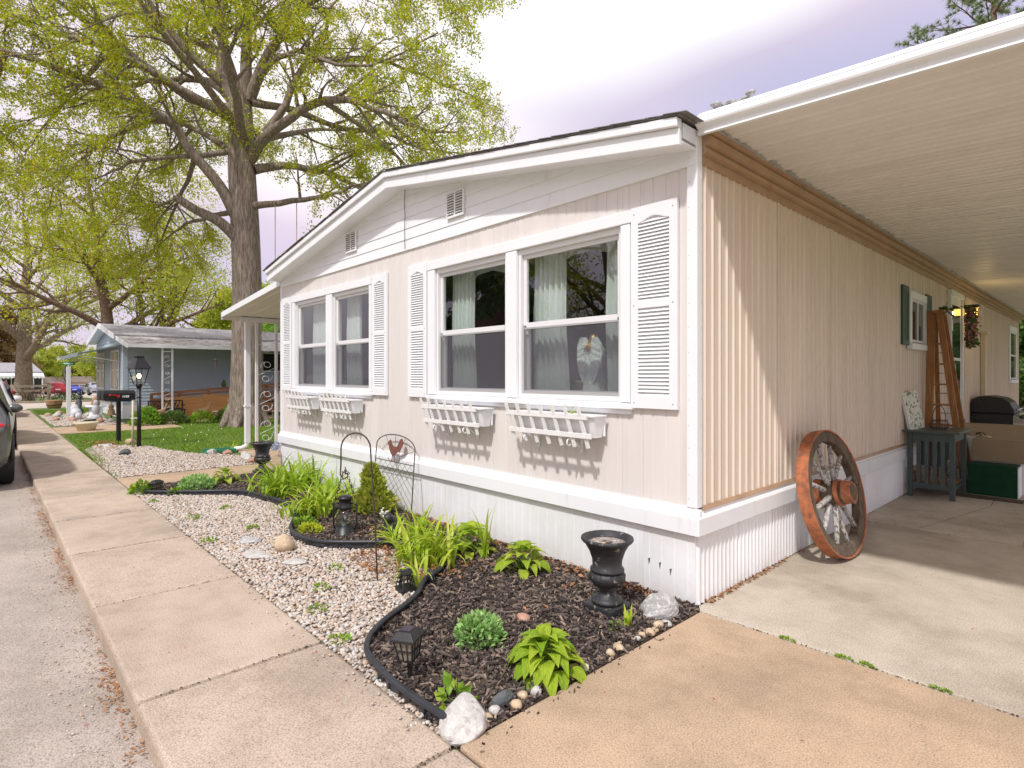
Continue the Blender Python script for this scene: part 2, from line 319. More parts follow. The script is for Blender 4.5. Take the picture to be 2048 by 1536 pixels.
M['dark_glass'] = mk('dark_glass', (0.02,0.022,0.026), 0.06, 0.2, 2)
M['road'] = concrete('asphalt', (0.44,0.38,0.325), (0.395,0.34,0.285), 0.32)
M['walk'] = concrete('sidewalk_concrete', (0.515,0.42,0.325), (0.42,0.34,0.265), 0.28)
M['drive_tan'] = concrete('driveway_concrete', (0.52,0.38,0.255), (0.43,0.32,0.22), 0.28)
M['drive_pale'] = concrete('carport_concrete', (0.54,0.475,0.385), (0.43,0.365,0.285), 0.28)
M['street2'] = concrete('cross_street_concrete', (0.58,0.51,0.44), (0.5,0.44,0.38), 0.1)
M['soil'] = mk('soil', (0.085,0.06,0.042), 0.95, 0.3, 9, bump=0.5, bscale=40)
M['turf_ground'] = mk('grassy_ground', (0.10,0.16,0.035), 0.95, 0.25, 3, col2=(0.16,0.19,0.05), mix=(0.4,0.7), bump=0.5, bscale=30)
M['gravel_base'] = mk('gravel_base', (0.30,0.24,0.19), 0.95, 0.3, 60, bump=0.8, bscale=70)
M['gravel'] = isl('pea_gravel', [(0.0,(0.28,0.22,0.17)),(0.16,(0.51,0.43,0.35)),(0.32,(0.62,0.57,0.51)),(0.46,(0.52,0.36,0.23)),(0.62,(0.67,0.62,0.56)),(0.78,(0.40,0.38,0.36)),(0.9,(0.58,0.45,0.33)),(1.0,(0.71,0.68,0.63))], 0.8, bump=0.2)
M['mulch'] = isl('bark_mulch', [(0.0,(0.022,0.017,0.015)),(0.32,(0.06,0.046,0.039)),(0.58,(0.11,0.084,0.071)),(0.8,(0.19,0.145,0.12)),(0.93,(0.31,0.235,0.18)),(1.0,(0.42,0.31,0.23))], 0.9, bump=0.3)
M['litter'] = isl('dead_leaves', [(0.0,(0.22,0.085,0.03)),(0.4,(0.40,0.18,0.07)),(0.75,(0.52,0.29,0.14)),(1.0,(0.30,0.15,0.08))], 0.8, 0.15)
M['grass'] = isl('lawn_grass', [(0.0,(0.13,0.25,0.02)),(0.4,(0.20,0.36,0.03)),(0.75,(0.28,0.43,0.05)),(1.0,(0.38,0.46,0.11))], 0.6, 0.35)
M['oak_leaf'] = isl('young_oak_leaves', [(0.0,(0.30,0.39,0.02)),(0.45,(0.48,0.56,0.025)),(0.8,(0.63,0.66,0.035)),(0.94,(0.70,0.58,0.04)),(1.0,(0.55,0.30,0.06))], 0.5, 0.6)
M['leaf_pale'] = isl('pale_spring_leaves', [(0.0,(0.36,0.45,0.05)),(0.5,(0.53,0.60,0.08)),(1.0,(0.66,0.68,0.13))], 0.5, 0.6)
M['leaf_mid'] = isl('mid_green_leaves', [(0.0,(0.055,0.12,0.025)),(0.5,(0.10,0.19,0.04)),(1.0,(0.18,0.27,0.06))], 0.5, 0.35)
M['leaf_bright'] = isl('bright_green_leaves', [(0.0,(0.16,0.36,0.03)),(0.5,(0.25,0.46,0.05)),(1.0,(0.36,0.52,0.08))], 0.5, 0.5)
M['leaf_rust'] = isl('rusty_young_leaves', [(0.0,(0.28,0.15,0.06)),(0.5,(0.40,0.24,0.10)),(0.8,(0.34,0.32,0.10)),(1.0,(0.46,0.34,0.18))], 0.6, 0.4)
M['leaf_red'] = isl('red_purple_leaves', [(0.0,(0.12,0.03,0.04)),(0.6,(0.22,0.06,0.07)),(1.0,(0.30,0.12,0.11))], 0.5, 0.3)
M['needle'] = isl('pine_needles', [(0.0,(0.13,0.21,0.10)),(0.5,(0.24,0.33,0.16)),(1.0,(0.40,0.44,0.19))], 0.5, 0.3)
M['arbor'] = isl('arborvitae_sprays', [(0.0,(0.26,0.34,0.03)),(0.5,(0.42,0.50,0.06)),(0.8,(0.54,0.57,0.09)),(1.0,(0.56,0.42,0.12))], 0.6, 0.4)
M['lily'] = isl('daylily_leaves', [(0.0,(0.26,0.42,0.02)),(0.5,(0.42,0.58,0.035)),(0.85,(0.55,0.66,0.07)),(1.0,(0.60,0.64,0.12))], 0.42, 0.4)
M['lily2'] = isl('deep_daylily_leaves', [(0.0,(0.20,0.36,0.02)),(0.5,(0.34,0.52,0.03)),(1.0,(0.50,0.62,0.06))], 0.42, 0.4)
def leafy(name, lo, hi):
    "broad leaf: long veins in the relief, every leaf its own tone"
    m, N, L = nodes(name); t = N('ShaderNodeTexCoord'); oi = N('ShaderNodeObjectInfo'); r = ramp(N, [(0.0, lo), (1.0, hi)]); L(oi.outputs['Random'], r.inputs['Fac'])
    mp = N('ShaderNodeMapping'); mp.inputs['Scale'].default_value = (1.2, 11, 2); L(t.outputs['Object'], mp.inputs['Vector']); n = N('ShaderNodeTexNoise', Scale=2.0, Detail=4.0); L(mp.outputs[0], n.inputs['Vector'])
    r2 = ramp(N, [(0.3, (0.78,0.80,0.7)), (0.6, (1,1,1)), (0.8, (1.15,1.1,1.0))]); L(n.outputs['Fac'], r2.inputs['Fac']); mm = N('ShaderNodeMix', data_type='RGBA', blend_type='MULTIPLY'); mm.inputs['Factor'].default_value = 1.0; L(r.outputs['Color'], mm.inputs['A']); L(r2.outputs['Color'], mm.inputs['B'])
    p = N('ShaderNodeBsdfPrincipled', Roughness=0.5); p.inputs['Specular IOR Level'].default_value = 0.3; L(mm.outputs['Result'], p.inputs['Base Color']); bp = N('ShaderNodeBump', Strength=0.6, Distance=0.05); L(n.outputs['Fac'], bp.inputs['Height']); L(bp.outputs['Normal'], p.inputs['Normal'])
    tr = N('ShaderNodeBsdfTranslucent'); L(mm.outputs['Result'], tr.inputs['Color']); ms = N('ShaderNodeMixShader'); ms.inputs[0].default_value = 0.35; o = N('ShaderNodeOutputMaterial'); L(p.outputs[0], ms.inputs[1]); L(tr.outputs[0], ms.inputs[2]); L(ms.outputs[0], o.inputs['Surface']); return m
M['hosta'] = leafy('hosta_leaf', (0.30,0.50,0.03), (0.54,0.68,0.06)); M['hosta2'] = leafy('hosta_leaf_pale', (0.36,0.54,0.04), (0.60,0.70,0.08))
M['sedum'] = isl('sedum_leaves', [(0.0,(0.22,0.42,0.11)),(0.5,(0.33,0.55,0.16)),(1.0,(0.46,0.64,0.26))], 0.5, 0.25)
M['weed'] = isl('low_weeds', [(0.0,(0.13,0.28,0.02)),(0.6,(0.24,0.42,0.03)),(1.0,(0.46,0.58,0.06))], 0.5, 0.35)
M['yellow_green'] = isl('yellow_green_leaves', [(0.0,(0.42,0.52,0.02)),(1.0,(0.62,0.66,0.04))], 0.5, 0.35)
M['oak_bark'] = bark('oak_bark', (0.42,0.345,0.285), (0.15,0.115,0.09), 7.0, 0.14, 1.0)
M['bark2'] = bark('grey_brown_bark', (0.38,0.30,0.235), (0.15,0.11,0.085), 6.0, 0.3, 0.8)
M['bark3'] = bark('red_brown_bark', (0.30,0.20,0.155), (0.11,0.07,0.055), 6.0, 0.4, 0.8)
M['cut_wood'] = mk('sawn_wood', (0.55,0.33,0.17), 0.8, 0.15, 20)
M['rock_white'] = mk('white_rock', (0.56,0.54,0.50), 0.85, 0.22, 14, col2=(0.33,0.30,0.26), mix=(0.50,0.70), bump=1.0, bscale=26)
M['rock_grey'] = mk('grey_rock', (0.38,0.37,0.36), 0.85, 0.3, 10, col2=(0.60,0.59,0.57), mix=(0.5,0.6), bump=1.0, bscale=25, stretch=(1,1,2.2))
M['rock_tan'] = mk('tan_rock', (0.52,0.39,0.25), 0.8, 0.22, 12, col2=(0.68,0.58,0.44), mix=(0.5,0.7), bump=0.5, bscale=30)
M['rock_dark'] = mk('dark_rock', (0.11,0.12,0.12), 0.8, 0.3, 12, bump=0.6, bscale=25)
M['rock_pink'] = mk('pink_rock', (0.48,0.27,0.20), 0.85, 0.2, 10, bump=0.6, bscale=25)
M['blue_siding'] = mk('blue_vinyl_siding', (0.46,0.55,0.62), 0.5, 0.05, 2)
M['dark_siding'] = mk('charcoal_siding', (0.045,0.047,0.052), 0.6, 0.15, 4)
M['tan_siding'] = mk('tan_siding_far', (0.48,0.38,0.32), 0.7, 0.1, 2)
M['grey_awning'] = mk('grey_awning', (0.22,0.27,0.29), 0.5, 0.08, 3)
M['lamp_lit'] = emit('lit_bulb', (1.0,0.80,0.52), 5.0)
M['amber_lit'] = emit('lit_amber_glass', (1.0,0.62,0.12), 2.2)
M['car_grey'] = mk('grey_car_paint', (0.16,0.17,0.17), 0.22, 0.08, 4, metal=0.5)
M['car_white'] = mk('white_car_paint', (0.80,0.80,0.80), 0.25, 0.02, 3)
M['car_blue'] = mk('blue_car_paint', (0.03,0.05,0.42), 0.25, 0.05, 3)
M['car_red'] = mk('red_car_paint', (0.40,0.03,0.04), 0.25, 0.05, 3)
M['car_silver'] = mk('silver_car_paint', (0.45,0.48,0.54), 0.25, 0.05, 3, metal=0.5)
M['tail'] = mk('red_lens', (0.55,0.02,0.03), 0.15, 0.1, 6)
M['chrome'] = mk('chrome', (0.72,0.72,0.72), 0.18, 0.03, 6, metal=1.0)
M['bus'] = mk('school_bus_yellow', (0.85,0.37,0.015), 0.35, 0.04, 2)
M['red_plastic'] = mk('red_plastic', (0.62,0.03,0.02), 0.4, 0.06, 8)
M['sign_green'] = mk('sign_green', (0.015,0.20,0.08), 0.4, 0.05, 4)
M['pot'] = mk('terracotta_pot', (0.42,0.24,0.13), 0.8, 0.15, 8, bump=0.2)
M['statue'] = mk('pale_stone_statue', (0.62,0.63,0.66), 0.75, 0.12, 14, col2=(0.42,0.42,0.44), mix=(0.55,0.75), bump=0.3)
M['angel'] = mk('angel_resin', (0.82,0.88,0.84), 0.5, 0.08, 20, bump=0.3, bscale=50)
M['gold'] = mk('gold_hair', (0.58,0.36,0.09), 0.3, 0.25, 30, metal=0.7, bump=0.5, bscale=60)
M['deer'] = mk('deer_statue', (0.36,0.23,0.115), 0.7, 0.2, 12, col2=(0.18,0.11,0.06), mix=(0.5,0.7))
M['bench'] = mk('bench_iron', (0.035,0.03,0.028), 0.55, 0.2, 12)
M['pink'] = isl('silk_petals', [(0.0,(0.42,0.09,0.13)),(0.4,(0.55,0.24,0.26)),(0.7,(0.62,0.42,0.40)),(0.9,(0.45,0.03,0.05)),(1.0,(0.08,0.13,0.05))], 0.7, 0.2)
M['purple'] = mk('purple_chime', (0.32,0.09,0.48), 0.35, 0.1, 8)
M['steel'] = mk('galvanised_steel', (0.5,0.5,0.5), 0.35, 0.08, 10, metal=0.8)
M['diffuser'] = mk('smoky_diffuser', (0.23,0.20,0.16), 0.3, 0.1, 9)
M['cream'] = mk('cream_plastic', (0.66,0.57,0.40), 0.5, 0.06, 6)
M['green_tray'] = mk('green_splash_block', (0.05,0.26,0.15), 0.5, 0.1, 8)
M['rope'] = mk('rope', (0.45,0.33,0.22), 0.9, 0.15, 40)
M['blue_cup'] = mk('blue_cup', (0.05,0.08,0.25), 0.4, 0.2, 20)
M['wax'] = mk('striped_jar', (0.42,0.24,0.12), 0.35, 0.35, 30, col2=(0.66,0.55,0.40), mix=(0.45,0.6), stretch=(0.3,0.3,3))
M['zebra'] = mk('patterned_cloth', (0.62,0.55,0.52), 0.9, 0.05, 30, col2=(0.03,0.03,0.03), mix=(0.48,0.52))
M['canvas'] = mk('painted_board', (0.72,0.70,0.62), 0.8, 0.05, 10, col2=(0.16,0.24,0.12), mix=(0.52,0.58))
M['dirt'] = mk('potting_soil', (0.26,0.22,0.19), 0.95, 0.3, 40, col2=(0.60,0.55,0.50), mix=(0.5,0.6), bump=0.6, bscale=80)
M['brick_far'] = mk('far_roof_tan', (0.35,0.29,0.26), 0.85, 0.15, 3)
M['litcap'] = mk('solar_panel', (0.03,0.02,0.035), 0.15, 0.2, 8)
M['flower_blue'] = isl('pale_blue_florets', [(0.0,(0.45,0.52,0.70)),(1.0,(0.66,0.70,0.80))], 0.7, 0.2)
M['flower_yellow'] = isl('yellow_florets', [(0.0,(0.62,0.36,0.06)),(1.0,(0.72,0.52,0.12))], 0.7, 0.2)
M['seedhead'] = mk('dandelion_seedhead', (0.72,0.70,0.66), 0.9, 0.05, 30)
# ================================================================== SETTING
def plane(name, x0, x1, y0, y1, z, mat, kind='structure'):
    return struct(B().quad((x0,y0,z),(x1,y0,z),(x1,y1,z),(x0,y1,z)).obj(name, mat), kind)
def gz(x): return -0.16 if x > -52 else -0.16 - 0.022*(-x-52) if x > -150 else -0.16-0.022*98
gx = [500, -43, -52, -75, -100, -125, -150, -900]
gb = B()
for a, b in zip(gx[:-1], gx[1:]): gb.quad((b,-600,gz(b)),(a,-600,gz(a)),(a,900,gz(a)),(b,900,gz(b)))
struct(gb.obj('ground', M['turf_ground']))
plane('road', -34, 120, -10.5, -2.9, -0.11, M['road'])
plane('cross_street', -42.5, -34, -60, 120, -0.105, M['street2'])
fl_ = B()
for a, b in zip((-43.3,-52,-75,-100,-125), (-52,-75,-100,-125,-150)): fl_.quad((b,2.2 if b > -60 else 1.5,gz(b)+0.02),(a,2.2 if a > -60 else 1.5,gz(a)+0.02),(a,16,gz(a)+0.02),(b,22,gz(b)+0.02))
struct(fl_.obj('far_road', M['street2']))
yard = struct(B().box(-33.6, 14, -2.06, 60, -0.15, -0.03).obj('yard', M['turf_ground']))
struct(B().box(-43.0, -42.6, -60, 1.9, -0.15, 0.0).obj('far_kerb', M['walk']))
struct(B().box(-60, 40, -30, -10.6, -0.15, -0.02).obj('opposite_yard', M['turf_ground']))
sw = struct(B().box(-31.5, 9, -2.955, -2.08, -0.15, -0.03).obj('sidewalk', M['soil']))
def slab(name, x0, x1, y0, y1, z0, z1, mat, parent, bev=0.012):
    o = B().box(x0, x1, y0, y1, z0, z1).obj(name, mat, parent)
    m = o.modifiers.new('bevel', 'BEVEL'); m.width = bev; m.segments = 2; m.limit_method = 'ANGLE'; return o
edges = [4.6, 3.05, 1.55, 0.05, -1.22] + [-1.22-1.505*k for k in range(1, 21)]
for a, b in zip(edges[1:], edges[:-1]):
    slab('slab', a+0.006, b-0.006, -2.985, -2.068, -0.14, random.Random(int(a*100)).uniform(-0.004, 0.002), M['walk'], sw, 0.02)
dw = struct(B().box(0.06, 5.6, -2.06, 19.5, -0.14, -0.02).obj('driveway', M['soil']))
slab('slab', 0.065, 5.6, -2.055, -0.068, -0.1, 0.0, M['drive_tan'], dw)
slab('slab', 0.012, 5.6, -0.055, 3.365, -0.1, 0.001, M['drive_pale'], dw)
slab('slab', 0.012, 1.42, 3.38, 19.5, -0.1, 0.004, M['drive_pale'], dw)
slab('slab', 1.435, 5.6, 3.38, 19.5, -0.1, -0.002, M['drive_pale'], dw)
pw = struct(B().box(-8.42, -7.36, -2.06, 0.3, -0.1, -0.025).obj('path', M['soil']))
slab('slab', -8.40, -7.38, -2.055, -0.6, -0.1, -0.004, M['drive_tan'], pw)
slab('slab', -8.40, -7.38, -0.588, 0.29, -0.1, -0.002, M['drive_tan'], pw)
slab('slab', -10.62, -7.32, 0.30, 9.0, -0.1, 0.0, M['drive_tan'], pw)
wk = struct(B().box(-19.7, -17.3, -2.06, 0.9, -0.1, -0.025).obj('neighbour_path', M['soil']))
slab('slab', -19.68, -17.32, -2.055, -0.4, -0.1, 0.0, M['drive_tan'], wk)
slab('slab', -19.68, -17.32, -0.385, 0.9, -0.1, 0.0, M['drive_tan'], wk)
slab('slab', -21.2, -19.2, 0.915, 8.5, -0.1, 0.0, M['drive_tan'], wk)

# ================================================================== MOBILE HOME
XL = -7.30; YB = 17.3
home = thing('mobile_home', 'pink-beige double-wide mobile home with white gable, shutters and skirting', 'house', (-3.65, 8.6, 0))
OPEN = [(-3.00,-1.88), (-1.735,-0.60), (-6.70,-5.615), (-5.43,-4.40)]     # window openings along the front wall
OZ = (1.35, 2.67)
def zr(x): return 3.70 - 0.165*abs(x+3.65)                                  # underside of the roof along the gable
# ribbed front siding, one panel per sheet
def strip_panel(x0, x1, z0, z1, groove=0.1035, first=None):
    b = B(); xs = [x0]; x = x0
    g = []
    k = math.ceil((x0 + 0.128)/groove - 1e-6)
    while -0.128 + k*groove < x1: g.append(-0.128 + k*groove); k += 1
    prof = [(x0, 0.0)]
    for q in g:
        if q - 0.006 > x0 and q + 0.006 < x1: prof += [(q-0.006, 0.0), (q-0.002, 0.006), (q+0.002, 0.006), (q+0.006, 0.0)]
    prof.append((x1, 0.0)); n = len(prof)
    prof += [(x1, 0.012), (x0, 0.012)]
    b.prism(prof, 'z', z0, z1); return b
cols = []
x = 0.0 - 0.003
while x > XL + 0.05: cols.append((max(XL+0.02, x-0.414), x)); x -= 0.414
for a, b in cols:
    cuts = sorted(set([a, b] + [c for o in OPEN for c in o if a < c < b]))
    for c, d in zip(cuts[:-1], cuts[1:]):
        if d - c < 0.01: continue
        inside = any(o[0] <= (c+d)/2 <= o[1] for o in OPEN)
        for z0, z1 in ([(0.64, OZ[0]), (OZ[1], 2.975)] if inside else [(0.64, 2.975)]):
            strip_panel(c+0.0008, d-0.0008, z0, z1).obj('siding_panel', M['siding'], home)
# wall behind the siding, with the openings
wb = B(); wx = [XL+0.02]
for o in sorted(OPEN): wx += [o[0], o[1]]
wx.append(-0.02)
for i in range(len(wx)-1):
    if i % 2 == 0: wb.box(wx[i], wx[i+1], 0.014, 0.11, 0.5, 3.05)
    else: wb.box(wx[i], wx[i+1], 0.014, 0.11, 0.5, OZ[0]); wb.box(wx[i], wx[i+1], 0.014, 0.11, OZ[1], 3.05)
wb.box(XL+0.02, -0.06, YB-0.1, YB, 0.5, 3.05); wb.box(XL+0.0, XL+0.1, 0.12, YB, 0.02, 3.05)
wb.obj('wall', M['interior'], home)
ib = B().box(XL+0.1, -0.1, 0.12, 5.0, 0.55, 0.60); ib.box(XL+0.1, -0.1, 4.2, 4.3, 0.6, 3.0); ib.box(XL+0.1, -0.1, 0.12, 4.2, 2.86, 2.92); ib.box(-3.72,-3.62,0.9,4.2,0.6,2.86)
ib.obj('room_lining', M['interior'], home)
# side wall, ribbed sheet panels
SIDE_OPEN = [(5.46, 6.36, 1.98, 2.62), (15.1, 16.7, 1.40, 2.70)]
def rib_panel(y0, y1, z0, z1):
    prof = [(0.0, y0)]; n = round((y1-y0)/0.105)
    for k in range(n):
        c = y0 + 0.105*(k+0.5)
        if c + 0.02 < y1: prof += [(0.0, c-0.012), (0.013, c-0.006), (0.013, c+0.005), (0.0, c+0.010)]
    prof += [(0.0, y1), (-0.012, y1), (-0.012, y0)]
    return B().prism(prof, 'z', z0, z1)
y = 0.062
while y < YB - 0.05:
    y1 = min(y + 0.42, YB); rib_panel(y+0.0008, y1-0.0008, 0.655, 3.02).obj('ribbed_panel', M['side_siding'], home); y += 0.42
    if abs(y - round(y/1.26)*1.26 - 0.062) < 0.25: B().box(0.0005, 0.0125, y-0.020, y+0.020, 0.66, 3.01).obj('seam_strip', M['side_siding'], home)
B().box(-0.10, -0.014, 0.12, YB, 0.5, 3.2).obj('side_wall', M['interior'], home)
# corner trim and belt trim
B().box(-0.062, 0.016, -0.014, 0.055, 0.655, 3.16).obj('corner_trim', M['white'], home, 0.004)
B().box(XL-0.016, XL+0.05, -0.014, 0.03, 0.655, 3.05).obj('corner_trim', M['white'], home, 0.004)
B().prism([(-0.052,0.478),(0.01,0.478),(0.01,0.650),(-0.016,0.650),(-0.024,0.612),(-0.040,0.606),(-0.052,0.590)], 'x', XL-0.03, 0.040).obj('belt_trim', M['white2'], home, 0.003)
B().prism([(0.048,0.478),(-0.01,0.478),(-0.01,0.632),(0.014,0.632),(0.022,0.612),(0.038,0.606),(0.048,0.592)], 'y', -0.046, YB).obj('belt_trim', M['white2'], home, 0.003)
B().prism([(0.0,0.634),(0.028,0.634),(0.016,0.664),(0.0,0.664)], 'y', 0.057, YB).obj('tan_sill_strip', M['tan_trim'], home)
for k in range(60):
    yy = 0.15 + k*0.26
    if yy < 8: B().ell((0.014, yy, 0.672), (0.004,0.004,0.004), 6, 4).obj('screw', M['steel'], home)
# front skirting (flat vinyl with grooves) and side skirting (corrugated)
x = 0.0
k = 0
while x > XL + 0.05:
    x0 = max(XL, x-0.406); prof = [(x0, -0.012)]
    q = x0 + 0.05
    while q < x - 0.01: prof += [(q-0.004, -0.012), (q, -0.008), (q+0.004, -0.012)]; q += 0.1015
    prof += [(x, -0.012), (x, 0.0), (x0, 0.0)]
    B().prism([(p-0.0006*(i == len(prof)-3), v) for i, (p, v) in enumerate(prof)], 'z', 0.0, 0.482).obj('skirting_panel', M['skirt'], home); x -= 0.407; k += 1
y = 0.0
while y < YB:
    y1 = min(y+0.60, YB); prof = [(-0.012, y)]; q = y
    while q < y1 - 0.03: prof += [(0.012, q+0.008), (0.018, q+0.014), (0.018, q+0.030), (0.012, q+0.036), (-0.002, q+0.044)]; q += 0.06
    prof += [(-0.012, y1)]
    B().prism(prof, 'z', 0.003, 0.482).obj('corrugated_skirting', M['skirt'], home); y += 0.601
for k, (tx, tz) in enumerate(((-0.36,0.235),(-0.27,0.225),(-0.185,0.20))): B().prism([(tx-0.010,tz),(tx-0.002,tz-0.045),(tx+0.006,tz-0.012),(tx+0.009,tz+0.008)], 'y', -0.0135, -0.0118).obj('tear', M['interior'], home)
ng = random.Random(55)
for k in range(15):
    for nx in (-0.045, 0.0):
        if nx: B().ell((nx, -0.0145, 0.72+k*0.165+ng.uniform(-.01,.01)), (0.0035,0.002,0.0035), 6, 4).obj('nail_head', M['steel'], home)
        else: B().ell((0.0165, 0.04, 0.72+k*0.165+ng.uniform(-.01,.01)), (0.002,0.0035,0.0035), 6, 4).obj('nail_head', M['steel'], home)
for k in range(34): B().ell((-0.15-k*0.207, -0.002, 0.672+ng.uniform(-.004,.004)), (0.003,0.002,0.003), 6, 4).obj('nail_head', M['steel'], home)
# gable boards
z = 2.968; k = 0
while z < 3.68:
    z1 = z + 0.122
    h0 = min(3.648, (3.70-z)/0.165); h1 = min(3.648, max(0.02, (3.70-z1)/0.165)); c = -3.65
    b = B(); zz1 = min(z1, 3.695)
    vs = [(c-h0,-0.018,z),(c+h0,-0.018,z),(c+h1,-0.010,zz1),(c-h1,-0.010,zz1),(c-h0,0.01,z),(c+h0,0.01,z),(c+h1,0.01,zz1),(c-h1,0.01,zz1)]
    b.add(vs, [(0,1,2,3),(4,7,6,5),(0,4,5,1),(1,5,6,2),(2,6,7,3),(3,7,4,0)]); b.obj('gable_board', M['white2'], home); z = z1; k += 1
B().box(XL, 0, 0.012, 0.10, 3.05, 3.08).obj('gable_backing', M['interior'], home)
B().prism([(XL+0.05,3.06),(-0.05,3.06),(-0.05,zr(-0.05)-0.01),(-3.65,3.68),(XL+0.05,zr(XL+0.05)-0.01)], 'y', 0.012, 0.05).obj('gable_backing', M['interior'], home)
B().tube([(-3.565,-0.034,2.98),(-3.57,-0.036,3.2),(-3.56,-0.036,3.35),(-3.572,-0.036,3.5),(-3.565,-0.034,3.66)], 0.0035, 5).obj('cable', M['rubber'], home)
for vx in (-2.63, -4.86):
    vt = B().box(vx-0.14, vx+0.14, -0.042, -0.02, 3.15, 3.41).obj('gable_vent', M['white'], home, 0.003)
    for cx in (vx-0.068, vx+0.068):
        for q in range(8): B().bar((cx-0.052,-0.046,3.19+q*0.027),(cx+0.052,-0.046,3.19+q*0.027),0.012,0.006,(0,0.5,1)).obj('vent_slat', M['alu'] if q % 1 else M['white'], vt)
        B().box(cx-0.054, cx+0.054, -0.0432, -0.0425, 3.175, 3.395).obj('vent_opening', M['interior'], vt)
# roof, soffit and rake boards
YF = -0.215
for s in (-1, 1):
    xe = -3.65 + s*3.66
    a, e = (-3.65, 3.70), (xe, zr(xe))
    B().prism([(a[0],a[1]-0.035),(e[0],e[1]-0.035),(e[0],e[1]-0.02),(a[0],a[1]-0.02)], 'y', YF+0.02, -0.005).obj('soffit', M['white'], home)
    B().prism([(a[0],a[1]-0.055),(e[0],e[1]-0.055),(e[0],e[1]+0.055),(a[0],a[1]+0.055)], 'y', YF-0.015, YF+0.018).obj('rake_board', M['white2'], home, 0.004)
    B().prism([(a[0],a[1]+0.057),(e[0],e[1]+0.057),(e[0],e[1]+0.118),(a[0],a[1]+0.118)], 'y', YF-0.045, YF+0.018).obj('drip_edge', M['white2'], home, 0.006)
    rf = B().prism([(a[0],a[1]+0.119),(e[0]+s*0.03,e[1]+0.119),(e[0]+s*0.03,e[1]+0.127),(a[0],a[1]+0.127)], 'y', YF-0.05, YB+0.1).obj('roof', M['shingle'], home)
    B().prism([(a[0],a[1]+0.0),(e[0],e[1]+0.0),(e[0],e[1]+0.1),(a[0],a[1]+0.1)], 'y', YF+0.03, YB+0.05).obj('roof_deck', M['white'], home)
    rg = random.Random(5+s)
    for q in range(26):
        x0 = -3.65 + s*(0.02+q*0.142); x1 = x0 + s*0.17
        z0, z1 = zr(x0)+0.1325, zr(x1)+0.1315
        b = B().prism([(x0,z0+0.004),(x1,z1),(x1,z1+0.005),(x0,z0+0.009)], 'y', YF-0.055-rg.uniform(0,0.012), YF+0.5); b.obj('shingle', M['shingle'], rf)
# windows on the front
def window_front(x0, x1, wide):
    w = B(); z0, z1 = OZ; zm = 1.995
    w.box(x0, x0+0.035, -0.002, 0.10, z0, z1); w.box(x1-0.035, x1, -0.002, 0.10, z0, z1); w.box(x0+0.035, x1-0.035, -0.002, 0.10, z1-0.045, z1); w.box(x0+0.035, x1-0.035, -0.004, 0.10, z0, z0+0.04)
    f = w.obj('window', M['sash'], home, 0.003); a, b = x0+0.035, x1-0.035
    s = B(); q = 0.036; yu = 0.030
    s.box(a, a+q, yu, yu+0.03, zm, z1-0.045); s.box(b-q, b, yu, yu+0.03, zm, z1-0.045); s.box(a+q, b-q, yu, yu+0.03, z1-0.045-q, z1-0.045); s.box(a+q, b-q, yu-0.004, yu+0.03, zm-0.02, zm+0.025)
    s.obj('upper_sash', M['sash'], f, 0.003)
    B().quad((a+q-0.004,yu+0.014,zm+0.02),(b-q+0.004,yu+0.014,zm+0.02),(b-q+0.004,yu+0.014,z1-0.041-q),(a+q-0.004,yu+0.014,z1-0.041-q)).obj('upper_pane', M['glass'], f)
    s = B(); yl = 0.062
    s.box(a, a+q, yl, yl+0.03, z0+0.04, zm); s.box(b-q, b, yl, yl+0.03, z0+0.04, zm); s.box(a+q, b-q, yl, yl+0.03, z0+0.04, z0+0.04+q); s.box(a+q, b-q, yl, yl+0.03, zm-0.02, zm+0.018)
    s.obj('lower_sash', M['sash'], f, 0.003)
    B().quad((a+q-0.004,yl+0.014,z0+0.036+q),(b-q+0.004,yl+0.014,z0+0.036+q),(b-q+0.004,yl+0.014,zm-0.016),(a+q-0.004,yl+0.014,zm-0.016)).obj('lower_pane', M['glass'], f)
    s = B(); ys = 0.014; g = 0.018
    s.box(a, a+g, ys, ys+0.012, z0+0.04, zm-0.022); s.box(b-g, b, ys, ys+0.012, z0+0.04, zm-0.022); s.box(a+g, b-g, ys, ys+0.012, z0+0.04, z0+0.04+g+0.01); s.box(a+g, b-g, ys, ys+0.012, zm-0.036, zm-0.022)
    s.obj('screen_frame', M['alu'], f, 0.002)
    B().quad((a+g,ys+0.006,z0+0.06),(b-g,ys+0.006,z0+0.06),(b-g,ys+0.006,zm-0.03),(a+g,ys+0.006,zm-0.03)).obj('insect_screen', M['screen'], f)
    return f
for i, (a, b) in enumerate(OPEN): window_front(a, b, True)
def casing(x0, x1, m0, m1, o0, o1):
    y0, y1 = -0.030, -0.001
    B().box(x0, o0, y0, y1, 1.35, 2.672).obj('casing', M['white'], home, 0.004); B().box(o1, x1, y0, y1, 1.35, 2.672).obj('casing', M['white'], home, 0.004)
    B().box(m0, m1, y0, y1, 1.35, 2.672).obj('mullion_casing', M['white'], home, 0.004)
    B().box(x0-0.01, x1+0.01, y0-0.006, y1, 2.674, 2.765).obj('head_casing', M['white'], home, 0.004)
    B().prism([(-0.052,1.300),(y1,1.300),(y1,1.348),(-0.052,1.336)], 'x', x0, x1+0.03).obj('sill', M['white'], home, 0.004)
    B().box(x0, x1, -0.024, y1, 1.262, 1.298).obj('apron', M['white'], home, 0.003)
casing(-3.125, -0.515, -1.88, -1.735, -3.00, -0.60)
casing(-6.80, -4.345, -5.615, -5.43, -6.70, -4.40)
